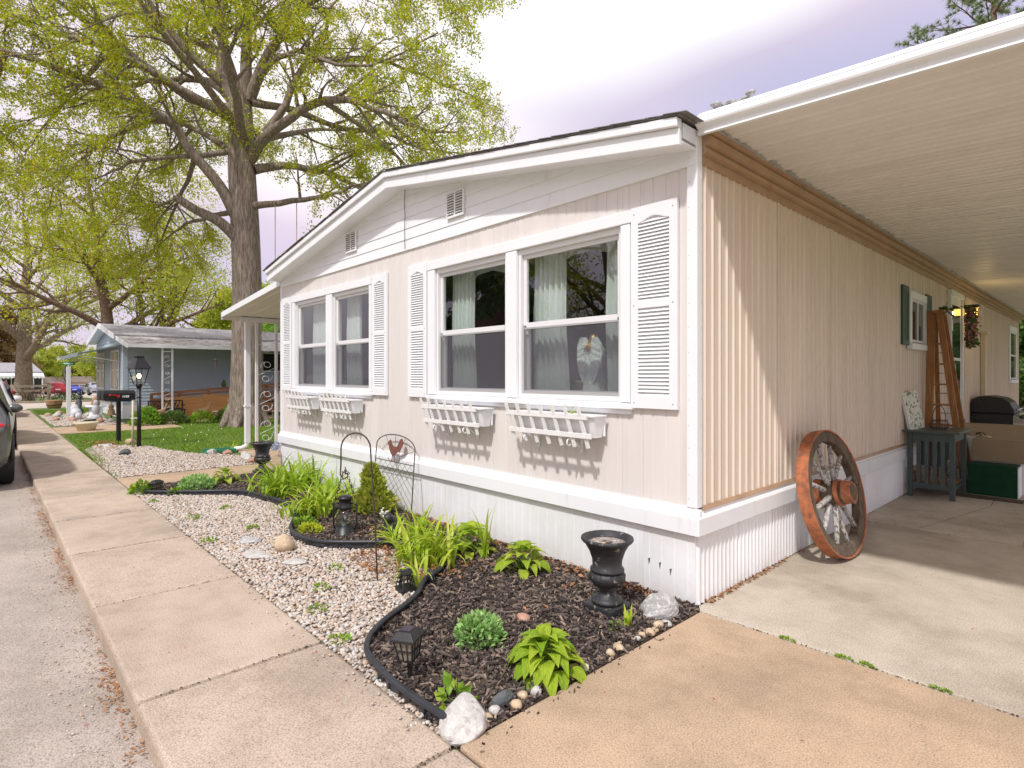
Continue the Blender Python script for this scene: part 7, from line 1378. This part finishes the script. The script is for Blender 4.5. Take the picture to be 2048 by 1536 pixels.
def bike(label, c, rz, mat):
    t = thing('bicycle', label, 'bicycle', c, 'bicycles by the rail fence'); Mx = Matrix.Translation(Vector(c)) @ Matrix.Rotation(rz,4,'Z') @ Matrix.Rotation(0.12,4,'X')
    for x_ in (-0.52,0.52):
        wo = B().tube([(x_+0.33*math.cos(a),0,0.34+0.33*math.sin(a)) for a in [i*math.pi/14 for i in range(28)]],0.02,6,closed=True).xf(Mx).obj('wheel', M['rubber'], t); s_ = B()
        for q in range(8): a = q*math.pi/8; s_.tube([(x_-0.32*math.cos(a),0,0.34-0.32*math.sin(a)),(x_+0.32*math.cos(a),0,0.34+0.32*math.sin(a))],0.003,3)
        s_.xf(Mx).obj('spokes', M['steel'], wo)
    f = B()
    for p in ([(-0.52,0,0.34),(-0.05,0,0.32),(0.38,0,0.80),(-0.18,0,0.80),(-0.05,0,0.32)],[(-0.52,0,0.34),(-0.18,0,0.80)],[(0.36,0,0.86),(0.52,0,0.34)]): f.tube(p,0.022,6)
    f.xf(Mx).obj('frame', M[mat], t); B().tube([(0.30,-0.28,0.96),(0.38,-0.18,1.0),(0.36,0,0.95),(0.38,0.18,1.0),(0.30,0.28,0.96)],0.014,6).xf(Mx).obj('handlebar', M['chrome'], t); B().ell((-0.22,0,0.90),(0.13,0.07,0.035),10,6).xf(Mx).obj('saddle', M['black'], t)
bike('brown bicycle leaning on the rail fence, left one', (-44.1,-1.62,-0.14), R(70), 'rust'); bike('dark red bicycle leaning on the rail fence, right one', (-43.9,-0.75,-0.14), R(72), 'car_red')
dh = thing('dark_house', 'charcoal house with white scalloped awning behind the far tree', 'house', (-78,-4,gz(-76))); z0 = gz(-76)
B().box(-84,-75.6,-9.0,0.9,z0,1.9).obj('wall', M['dark_siding'], dh); B().add([(-84,-9.3,3.0),(-75.2,-9.3,1.95),(-75.2,0.9,1.95),(-84,0.5,3.0)],[(0,1,2,3)]).obj('roof', M['roof_grey'], dh).modifiers.new('s','SOLIDIFY').thickness = 0.12
aw = B().add([(-75.6,-9.2,1.86),(-73.6,-9.2,1.50),(-73.6,0.95,1.50),(-75.6,0.95,1.86)],[(0,1,2,3)]).obj('awning', M['white'], dh); aw.modifiers.new('s','SOLIDIFY').thickness = 0.05
vl = B()
for k in range(34): yk = -9.2+k*0.3; vl.prism([(yk+0.01,1.50),(yk+0.29,1.50),(yk+0.29,1.32),(yk+0.15,1.24),(yk+0.01,1.32)], 'x', -73.62, -73.6)
vl.obj('awning_valance', M['white'], aw)
for yk in (-6.2,-3.4,-2.4,-1.2,0.05,0.75): B().box(-73.75,-73.65,yk,yk+0.09,z0,1.5).obj('post', M['white'], dh)
for yk in (-4.4,-2.6,-1.0): w_ = B().box(-75.59,-75.55,yk,yk+1.1,0.0,1.25).obj('window', M['white'], dh); B().box(-75.549,-75.54,yk+0.1,yk+1.0,0.08,1.17).obj('pane', M['dark_glass'], w_)
B().box(-75.2,-73.7,-9,0.9,z0,z0+0.35).obj('porch_floor', M['walk'], dh)
for i, (x_, y_, w_, h_, m_, l_) in enumerate([(-128,3.2,4,1.6,'tan_siding','small tan house far away behind the dark red SUV'),(-134,8.8,9,1.9,'brick_far','long low brown-roofed house far away left of the bus'),(-150,20,10,2.0,'white','pale house far away hidden behind the bus')]):
    h0 = gz(x_); t = thing('far_house', l_, 'house', (x_,y_,h0)); B().box(x_-8,x_,y_-w_/2,y_+w_/2,h0,h0+1.2+h_*0.55).obj('wall', M[m_ if m_ != 'brick_far' else 'tan_siding'], t); B().prism([(y_-w_/2-0.4,h0+1.2+h_*0.55),(y_+w_/2+0.4,h0+1.2+h_*0.55),(y_+w_/2*0.75,h0+1.9+h_*0.75),(y_-w_/2*0.75,h0+1.9+h_*0.75)], 'x', x_-8.3, x_+0.4).obj('roof', M['brick_far'], t)
    for k in range(2): wn1 = B().box(x_+0.001,x_+0.04,y_-w_*0.3+k*w_*0.4,y_-w_*0.3+k*w_*0.4+0.9,h0+0.8,h0+1.8).obj('window', M['white'], t); B().box(x_+0.041,x_+0.05,y_-w_*0.3+k*w_*0.4+0.1,y_-w_*0.3+k*w_*0.4+0.8,h0+0.9,h0+1.7).obj('pane', M['dark_glass'], wn1)
tuft('bush', 'low green hedge by the farthest lamp post', (-46.6,0.55,-0.16), (0.9,0.9,0.5), 500, 0.12, 410, M['leaf_mid'], cat='bush')
# ================================================================== TREES
def rvec(g): 
    v = Vector((g.gauss(0,1), g.gauss(0,1), g.gauss(0,1))); return v.normalized()
def branch(b, leaves, pts, radii, lev, par, g):
    "pts: path of this branch; adds its tube, then side branches, then leaves"
    n = par['sides'][min(lev, len(par['sides'])-1)]
    b.tube(pts, radii, n, False)
    if lev >= par['depth']:
        for _ in range(par['leaves']):
            t = g.uniform(0.25, 1.0)*(len(pts)-1); i = min(int(t), len(pts)-2); p = pts[i].lerp(pts[i+1], t-i) + rvec(g)*par['spread']*g.uniform(0.2,1.0)
            leaves.append((p.x, p.y, p.z))
        return
    ln = sum((pts[i+1]-pts[i]).length for i in range(len(pts)-1))
    k = max(2, int(ln*par['dens'][min(lev,len(par['dens'])-1)]*g.uniform(0.85,1.15)))
    for c in range(k):
        u = par['start'][min(lev,len(par['start'])-1)] + (1-par['start'][min(lev,len(par['start'])-1)])*(c+g.uniform(0.1,0.9))/k
        t = u*(len(pts)-1); i = min(int(t), len(pts)-2); p = pts[i].lerp(pts[i+1], t-i); d = (pts[i+1]-pts[i]).normalized()
        r = (radii[i]*(1-(t-i))+radii[i+1]*(t-i))
        side = d.cross(rvec(g)); side.normalize(); ang = g.uniform(0.5,1.05)
        nd = (d*math.cos(ang)+side*math.sin(ang)); nd.z += par['lift'][min(lev,len(par['lift'])-1)]; nd.normalize()
        cl = par['clen'][min(lev,len(par['clen'])-1)]*g.uniform(0.6,1.25)*(1.15-0.5*u)
        m = 4 if lev == 0 else 3; q = [p]; dd = nd.copy()
        for s in range(m):
            dd = dd + rvec(g)*par['wob'] ; dd.z += par['curve'][min(lev,len(par['curve'])-1)]; dd.normalize(); q.append(q[-1]+dd*(cl/m))
        r0 = min(r*0.62, par['rmax'][min(lev,len(par['rmax'])-1)]); branch(b, leaves, q, [max(0.004, r0*(1-0.8*s/m)) for s in range(m+1)], lev+1, par, g)
def leaf_mesh(name, P, size, mat, parent, seed, ratio=0.55, droop=0.3):
    rng = np.random.default_rng(seed); P = np.asarray(P, float); n = len(P); d = rng.normal(0,1,(n,3)); d[:,2] -= droop; d /= np.linalg.norm(d,axis=1)[:,None]; e = np.cross(d, rng.normal(0,1,(n,3))); e /= np.linalg.norm(e,axis=1)[:,None]
    s = size*rng.uniform(0.6,1.3,n)[:,None]; V = np.stack([P, P+d*s*0.5+e*s*ratio*0.5, P+d*s, P+d*s*0.5-e*s*ratio*0.5],1)
    return big(name, V.reshape(-1,3), (np.arange(n)*4)[:,None]+np.array([0,1,2,3])[None], mat, parent)
def spread_path(P, n=3):
    S = smooth_line([tuple(p) for p in P], n); return [Vector(p) for p in S]
# --- the big oak: limbs as the tree carries them, right / height / toward
oak = thing('oak_tree', 'big spreading oak in young yellow-green leaf with broad grey trunk', 'tree', (-16.75,2.45,0)); OA = Vector((0.68,0.733,0)); OF = Vector((0.733,-0.68,0))
def OP(a, h, f=0.0): return OA*a + OF*f + Vector((0,0,h))
go = random.Random(17); tb_ = B(); leaves = []
trunk = [(0,-0.1,0),(0.0,0.5,0),(0.03,1.6,0),(0.06,3.0,0),(0.06,4.5,0),(0.0,6.3,0),(-0.10,8.0,0),(-0.12,9.2,0),(-0.15,10.3,0)]
tp = [OP(*p) for p in trunk]; tb_.tube(spread_path(tp), [r for r in np.interp(np.linspace(0,8,25), range(9), [0.60,0.49,0.44,0.43,0.425,0.415,0.40,0.37,0.32])], 20, False)
for k in range(7):                                                          # root flare
    a = k*0.9+0.2; d = Vector((math.cos(a),math.sin(a),0)); tb_.tube([d*0.30+Vector((0,0,0.75)), d*0.50+Vector((0,0,0.25)), d*0.66+Vector((0,0,-0.03)), d*0.84+Vector((0,0,-0.10))], [0.15,0.16,0.11,0.04], 8, False)
LIMBS = [  # start radius, [(right, height, toward)...]
 (0.24,[(-0.3,9.9,0),(-1.55,10.1,.3),(-3.5,11.5,.9),(-4.7,12.4,1.3),(-5.8,13.1,1.7)]),
 (0.20,[(-0.3,10.0,0),(-1.3,11.0,-.5),(-2.6,11.35,-1.1),(-4.1,11.6,-1.7),(-5.8,11.6,-2.2),(-7.6,11.5,-2.6)]),
 (0.19,[(-0.3,9.5,0),(-1.55,10.1,.9),(-2.7,10.6,1.8),(-3.9,10.8,2.5),(-5.0,11.0,3.0),(-6.2,11.2,3.5)]),
 (0.17,[(-0.3,8.4,0),(-1.4,9.3,-.8),(-2.9,10.2,-1.7),(-4.2,10.7,-2.3),(-5.5,10.9,-3.0)]),
 (0.24,[(-0.1,6.2,0.1),(-0.5,7.2,.4),(-1.2,8.2,.8),(-1.7,9.0,1.2),(-3.2,9.65,2.0),(-5.0,10.1,2.8),(-6.1,9.9,3.3),(-6.9,9.3,3.6),(-7.7,8.5,3.8)]),
 (0.13,[(-0.4,8.5,0.2),(-1.2,8.2,.6),(-2.6,7.9,1.1),(-3.2,7.5,1.3),(-3.9,7.1,1.5)]),
 (0.12,[(-0.4,6.7,-.1),(-1.6,6.6,-.5),(-2.6,6.4,-.9),(-3.5,5.9,-1.2)]),
 (0.15,[(0.3,6.85,0.1),(1.6,6.9,.3),(2.65,6.95,.6),(3.6,7.2,.8),(4.6,7.4,1.1)]),
 (0.20,[(0.3,8.0,0),(1.0,8.3,-.5),(2.1,8.35,-1.2),(2.9,8.05,-1.6),(4.2,7.75,-2.2),(5.4,7.4,-2.6)]),
 (0.24,[(0.2,8.3,0.1),(0.9,8.85,.5),(1.85,9.2,1.0),(3.0,9.4,1.5),(4.1,9.15,1.9),(5.2,8.6,2.2),(6.0,8.25,2.4),(6.9,8.0,2.6)]),
 (0.17,[(0.2,10.1,0),(1.45,10.1,-.6),(2.65,9.8,-1.2),(3.85,9.9,-1.7),(5.3,9.55,-2.3),(7.0,9.6,-2.7)]),
 (0.25,[(0.1,10.2,0),(0.9,11.45,.3),(1.45,12.2,.5),(2.3,13.2,.9),(3.4,14.6,1.4)]),
 (0.18,[(0.9,8.9,.5),(1.45,9.8,.5),(1.95,11.2,.2),(2.35,12.3,-.2),(2.6,13.4,-.5),(3.2,15.0,-.9)]),
 (0.14,[(0.2,10.6,0),(1.1,11.0,.6),(2.1,11.0,1.2),(3.5,10.2,1.9),(5.0,10.0,2.5),(6.4,10.4,3.0)]),
 (0.30,[(-0.3,10.2,0),(-0.7,10.9,0),(-0.75,12.1,-.1),(-1.1,13.8,-.3),(-1.3,15.6,-.5),(-1.5,17.4,-.6)]),
 (0.29,[(0.0,10.2,0),(0.1,10.9,.1),(0.15,12.5,.2),(0.1,14.2,.3),(0.3,16.0,.4),(0.4,18.0,.5)]),
 (0.22,[(-0.1,10.2,0),(-0.3,11.0,.3),(-0.5,12.1,.6),(-0.5,14.2,1.0),(-0.9,16.2,1.4)]),
 (0.20,[(-0.6,10.6,0),(-1.6,11.5,.6),(-2.6,12.9,1.2),(-3.2,13.9,1.6),(-4.2,15.2,2.0)]),
 (0.16,[(-0.7,11.5,0),(-2.1,12.5,-.6),(-3.2,12.9,-1.2),(-4.6,13.9,-1.8),(-6.0,14.5,-2.3)]),
 (0.20,[(0.1,8.8,0.3),(0.5,9.4,1.6),(0.9,10.2,3.0),(1.2,10.8,4.2),(1.4,11.0,5.2)]),
 (0.18,[(-0.2,9.4,0.3),(-0.7,10.2,1.7),(-1.2,11.2,3.2),(-1.7,12.2,4.6)]),
 (0.18,[(0.1,9.0,-0.3),(0.6,10.0,-2.0),(1.4,10.8,-3.6),(2.2,11.4,-5.0)]),
 (0.18,[(-0.2,9.6,-0.3),(-0.9,10.5,-2.0),(-1.9,11.2,-3.6),(-2.8,11.8,-5.0)]),
 (0.13,[(1.5,12.4,.5),(2.9,12.9,1.0),(4.2,12.9,1.5),(5.6,12.6,1.9),(7.0,12.2,2.2)]),
 (0.13,[(2.3,13.2,.9),(3.9,14.2,.6),(5.4,14.5,.2),(6.8,14.2,-.2)]),
 (0.14,[(-1.7,9.0,1.2),(-3.3,9.3,.2),(-5.0,9.0,-.6),(-6.6,8.2,-1.2),(-7.6,7.0,-1.5)]),
 (0.12,[(-5.0,10.1,2.8),(-6.0,9.0,2.2),(-6.6,7.8,1.8),(-7.0,6.6,1.5)]),
 (0.11,[(-1.2,8.2,.6),(-2.2,7.4,-.4),(-3.0,6.6,-1),(-3.6,5.6,-1.3)]),
 (0.11,[(2.1,8.35,-1.2),(3.0,7.4,-.6),(3.6,6.6,-.2)]),
 (0.11,[(3.0,9.4,1.5),(4.4,8.6,.6),(5.6,7.6,.0),(6.3,6.9,-.3)]),
 (0.12,[(-3.5,11.5,.9),(-5.0,10.8,0),(-6.5,9.8,-.5),(-7.6,8.8,-.8)]),
 (0.12,[(2.0,11.3,0.2),(3.4,11.9,-.8),(4.8,12.0,-1.6),(6.4,11.6,-2.2),(7.4,11.2,-2.5)]),
]
opar = dict(sides=[12,6,4,3], depth=3, leaves=30, spread=0.20, dens=[2.2,3.5,4.8], start=[0.30,0.25,0.25], lift=[0.05,-0.05,-0.15], clen=[2.1,1.05,0.55], curve=[-0.05,-0.09,-0.14], wob=0.30, rmax=[0.06,0.025,0.010])
for r0, P in LIMBS:
    pts = spread_path([OP(*p) for p in P], 3); m = len(pts)-1
    pts = [p + rvec(go)*0.06*(0.3+i/m) for i, p in enumerate(pts)]
    branch(tb_, leaves, pts, [max(0.02, 0.8*r0*(1-0.87*(i/m)**0.8)) for i in range(m+1)], 0, opar, go)
cut = [OP(0.0,5.6,0.1),OP(-0.5,6.2,.5),OP(-1.0,6.45,.9),OP(-1.45,6.75,1.2)]; tb_.tube(spread_path(cut), [0.19,0.18,0.17,0.16,0.15,0.14,0.13,0.125,0.12,0.12], 12, True)
for (a, h, f) in ((0.2,9.1,.45),(-0.3,9.2,.45),(0.4,8.7,.4),(-0.5,9.5,.4)):    # leafy tufts on the trunk
    for _ in range(300): p = OP(a,h,f)+Vector((go.gauss(0,.34),go.gauss(0,.34),go.gauss(0,.28))); leaves.append(tuple(p))
tb_.v = [(v[0]+oak.location.x, v[1]+oak.location.y, v[2]+oak.location.z) for v in tb_.v]
tko = tb_.obj('trunk', M['oak_bark'], oak); leaf_mesh('crown', leaves, 0.080, M['oak_leaf'], oak, 5); None
ce = B().tube([tuple(oak.location+OP(-1.45,6.75,1.2)), tuple(oak.location+OP(-1.465,6.758,1.21))],0.115,14).obj('sawn_end', M['cut_wood'], tko)
for k, (a, f) in enumerate(((1.05,0.25),(1.75,0.35))):
    p = oak.location+OP(a,6.85,f); o = B().tube([tuple(p),tuple(p-Vector((0,0,3.0))),tuple(p-Vector((0.02,0,6.4)))],0.013,6).obj('swing_rope', M['rope']); origin_to(o, (p.x,p.y,0.4)); tag(o, ['swing rope hanging from the oak limb, nearer the trunk','swing rope hanging from the oak limb, farther from the trunk'][k], 'rope')
# --- generic trees
def grow_tree(name, label, loc, h, r, seed, bark_m, leaf_m, leaf_size, stems=1, fork=0.3, width=0.5, leaves=10, limbs=9, lean=0.1, group=None, droop=0.0, up=0.5, dens=1.0, spread=None, lean_dir=None):
    g = random.Random(seed); t = thing(name, label, 'tree', loc, group); b = B(); lv = []; L0 = Vector(loc)
    par = dict(sides=[8,5,3,3], depth=2, leaves=int(leaves*3.2), spread=spread or h*0.05, dens=[0.85*10/h*dens*3.2,1.3*10/h*dens*3.6], start=[0.2,0.2], lift=[0.12,0.0], clen=[h*0.16,h*0.075], curve=[-0.02-droop,-0.05-droop], wob=0.28, rmax=[r*0.22,r*0.08])
    for s in range(stems):
        a = s*2*math.pi/max(stems,1)+g.uniform(-.5,.5); off = Vector((math.cos(a),math.sin(a),0))*(r*1.5 if stems > 1 else 0); ld = Vector((math.cos(a),math.sin(a),0))*lean*(1 if stems > 1 else 0.5)
        if lean_dir and s == 0: ld = Vector(lean_dir)
        P = [off+Vector((0,0,-0.15))]; d = (Vector((0,0,1))+ld).normalized(); hh = h*(0.8 if stems == 1 else g.uniform(0.75,0.95)); m = 7; rr = r if stems == 1 else r*0.7
        for i in range(m): d = (d+rvec(g)*0.07+Vector((0,0,0.02))).normalized(); P.append(P[-1]+d*(hh/m))
        rad = [rr*(1.25 if i == 0 else 1)*(1-0.86*i/m) for i in range(m+1)]; b.tube(spread_path(P,2), list(np.interp(np.linspace(0,m,2*m+1), range(m+1), rad)), 12, False)
        nl = limbs if stems == 1 else max(4, limbs//stems+2)
        for k in range(nl):
            u = fork+(0.97-fork)*(k+g.uniform(0,.8))/nl; tt = u*m; i = min(int(tt), m-1); p = P[i].lerp(P[i+1], tt-i); az = k*2.4+g.uniform(-.4,.4); L_ = h*width*(1.05-0.62*(u-fork)/(1-fork))*g.uniform(0.8,1.15)
            d = Vector((math.cos(az),math.sin(az),up*g.uniform(0.6,1.4))).normalized(); q = [p]; n = 5
            for s2 in range(n): d = (d+rvec(g)*0.16+Vector((0,0,-0.02-droop*0.6))).normalized(); q.append(q[-1]+d*(L_/n))
            r0 = rr*(1-0.86*u)*0.62; branch(b, lv, q, [max(0.012, r0*(1-0.85*i/n)) for i in range(n+1)], 0, par, g)
    b.v = [(v[0]+L0.x, v[1]+L0.y, v[2]+L0.z) for v in b.v]
    b.obj('trunk', M[bark_m], t); leaf_mesh('crown', lv, leaf_size, M[leaf_m], t, seed); return t
FG = 'trees behind the blue house and street'
tA = grow_tree('broad_tree', 'broad old tree with thick low-forking trunk across the street', (-45.8,-1.75,-0.16), 15.0, 0.52, 41, 'bark2', 'leaf_pale', 0.15, 1, 0.20, 0.62, 7, 15, 0.05, FG, 0.0, 0.55, 0.9)
tB = grow_tree('leaning_tree', 'tall leaning tree with rough brown trunk behind the blue roof', (-34.6,1.7,-0.05), 15.0, 0.42, 42, 'bark3', 'oak_leaf', 0.15, 1, 0.22, 0.52, 8, 13, 0.2, FG, 0.0, 0.5, 0.9, lean_dir=(-0.10,-0.11,0))
tC = grow_tree('clump_tree', 'clump of three slender brown trunks behind the blue roof', (-35.0,4.0,-0.05), 13.5, 0.30, 43, 'bark3', 'leaf_pale', 0.14, 3, 0.35, 0.34, 8, 15, 0.13, FG, 0.0, 0.6, 0.9)
tD = grow_tree('young_tree', 'bright green tree seen between porch awning and home', (-27.5,8.6,-0.05), 6.6, 0.16, 44, 'bark2', 'leaf_bright', 0.17, 1, 0.18, 0.42, 16, 14, 0.05, FG, 0.0, 0.5, 1.2)
tE = grow_tree('round_tree', 'rounded pale green tree behind the middle of the blue roof', (-42.0,9.5,-0.1), 8.2, 0.25, 45, 'bark2', 'leaf_pale', 0.20, 1, 0.2, 0.46, 16, 14, 0.05, FG, 0.0, 0.5, 1.1)
tF = grow_tree('rusty_tree', 'rust-coloured tree behind the broad old tree', (-93,-4.5,gz(-93)), 13.5, 0.3, 46, 'bark2', 'leaf_rust', 0.28, 1, 0.15, 0.48, 22, 15, 0.05, FG, 0.0, 0.55, 1.2)
dup(tE, (-52,14,-0.2), 1.2, 1.35, 'tall pale green tree far behind the oak trunk', FG)
dup(tE, (-63,6.0,gz(-63)-0.1), 2.6, 0.85, 'small pale tree beyond the silver car', FG)
dup(tC, (-50,20,-0.2), 0.7, 1.1, 'second clump of slender trunks far right of the first', FG)
dup(tB, (-60,-9.5,gz(-60)), 2.0, 1.0, 'tall tree behind the parked cars at the left edge', FG)
for i, (x, y, s, l) in enumerate([(-128,-2.5,1.15,'far tree at the left of the distant wood'),(-136,3.5,1.05,'far tree behind the small tan house'),(-145,8.5,1.2,'far tree behind the long brown-roofed house'),(-142,15,1.15,'far tree behind the school bus'),(-150,23,1.3,'far tree behind the blue house gable'),(-112,-6,1.0,'far tree above the dark house roof')]):
    dup(tE, (x,y,gz(x)-0.2), i*1.1, s*1.15, l, FG)
tG = grow_tree('green_tree', 'full green tree standing at the far end of the carport', (-2.2,33,-0.1), 8.5, 0.28, 47, 'bark2', 'leaf_mid', 0.22, 1, 0.06, 0.5, 20, 18, 0.05, 'trees behind the home', 0.0, 0.4, 1.2)
dup(tG, (3.2,37,-0.1), 1.4, 1.1, 'second full green tree beyond the carport end', 'trees behind the home')
dup(tG, (-7.5,40,-0.1), 2.2, 1.2, 'third full green tree behind the home', 'trees behind the home')
# trees across the road, behind the viewer: they show in the window panes
OG = 'trees across the road'
dup(tB, (-4.5,-19.5,-0.05), 0.5, 0.9, 'tall airy tree across the road mirrored in the nearest window', OG)
dup(tG, (-9.8,-21.0,-0.05), 1.7, 1.35, 'dark leafy tree across the road mirrored in the second sash', OG)
dup(tB, (-15.5,-20,-0.05), 2.9, 0.95, 'tall airy tree across the road mirrored in the left windows', OG)
dup(tG, (-28,-22,-0.05), 2.2, 1.3, 'dark leafy tree across the road far down the street', OG)
dup(tC, (-7.0,-17.5,-0.05), 2.4, 0.85, 'slender clump tree across the road opposite the home', OG)
grow_tree('plum_tree', 'small purple-leaved plum tree across the road', (-21.0,-17.0,-0.05), 5.6, 0.16, 48, 'bark3', 'leaf_red', 0.12, 1, 0.25, 0.42, 10, 12, 0.05, OG, 0.0, 0.6, 1.0)
# --- pine above the carport roof
pn = thing('pine_tree', 'tall pine with long needles rising behind the carport roof', 'tree', (-2.0,29.0,0)); gp = random.Random(9); pb = B(); NV = []; pc_ = Vector((-2.0,29.0,0))
pb.tube([pc_+Vector((0,0,-0.1)),pc_+Vector((0.1,0,6)),pc_+Vector((0.0,0.1,12)),pc_+Vector((0.1,0,18)),pc_+Vector((0.1,0,20.5))],[0.30,0.25,0.19,0.10,0.03],10,False)
def needles(p, d):
    for _ in range(36):
        v = (d*0.8+rvec(gp)*0.9).normalized()*gp.uniform(0.16,0.28); s = v.cross(rvec(gp)).normalized()*0.011; NV.append((p-s, p+s, p+v))
for k in range(40):
    z = 8.5+11.5*k/40; az = k*2.39996; L_ = (21.5-z)*0.42+1.0; d = Vector((math.cos(az),math.sin(az),0.32)).normalized(); P = [pc_+Vector((0.05,0,z))]
    for s in range(6): d = (d+rvec(gp)*0.12+Vector((0,0,0.03))).normalized(); P.append(P[-1]+d*L_/6)
    pb.tube(P,[0.055*(1-0.8*i/6) for i in range(7)],5,False)
    for i in range(2,7):
        for _ in range(4):
            q = P[i-1].lerp(P[i], gp.random()); dd = ((P[i]-P[i-1]).normalized()+rvec(gp)*0.9); dd.z += 0.25; dd.normalize(); e = q+dd*gp.uniform(0.3,0.75); pb.tube([q,q.lerp(e,.5)+rvec(gp)*.03,e],[0.016,0.012,0.006],3,False)
            needles(e, dd); needles(q.lerp(e,0.65), dd)
    needles(P[-1], d)
pb.obj('trunk', M['bark3'], pn)
NVa = np.array([[tuple(a-pc_) for a in t] for t in NV], dtype=np.float32); big('crown', NVa.reshape(-1,3), np.arange(len(NVa)*3).reshape(-1,3), M['needle'], pn)
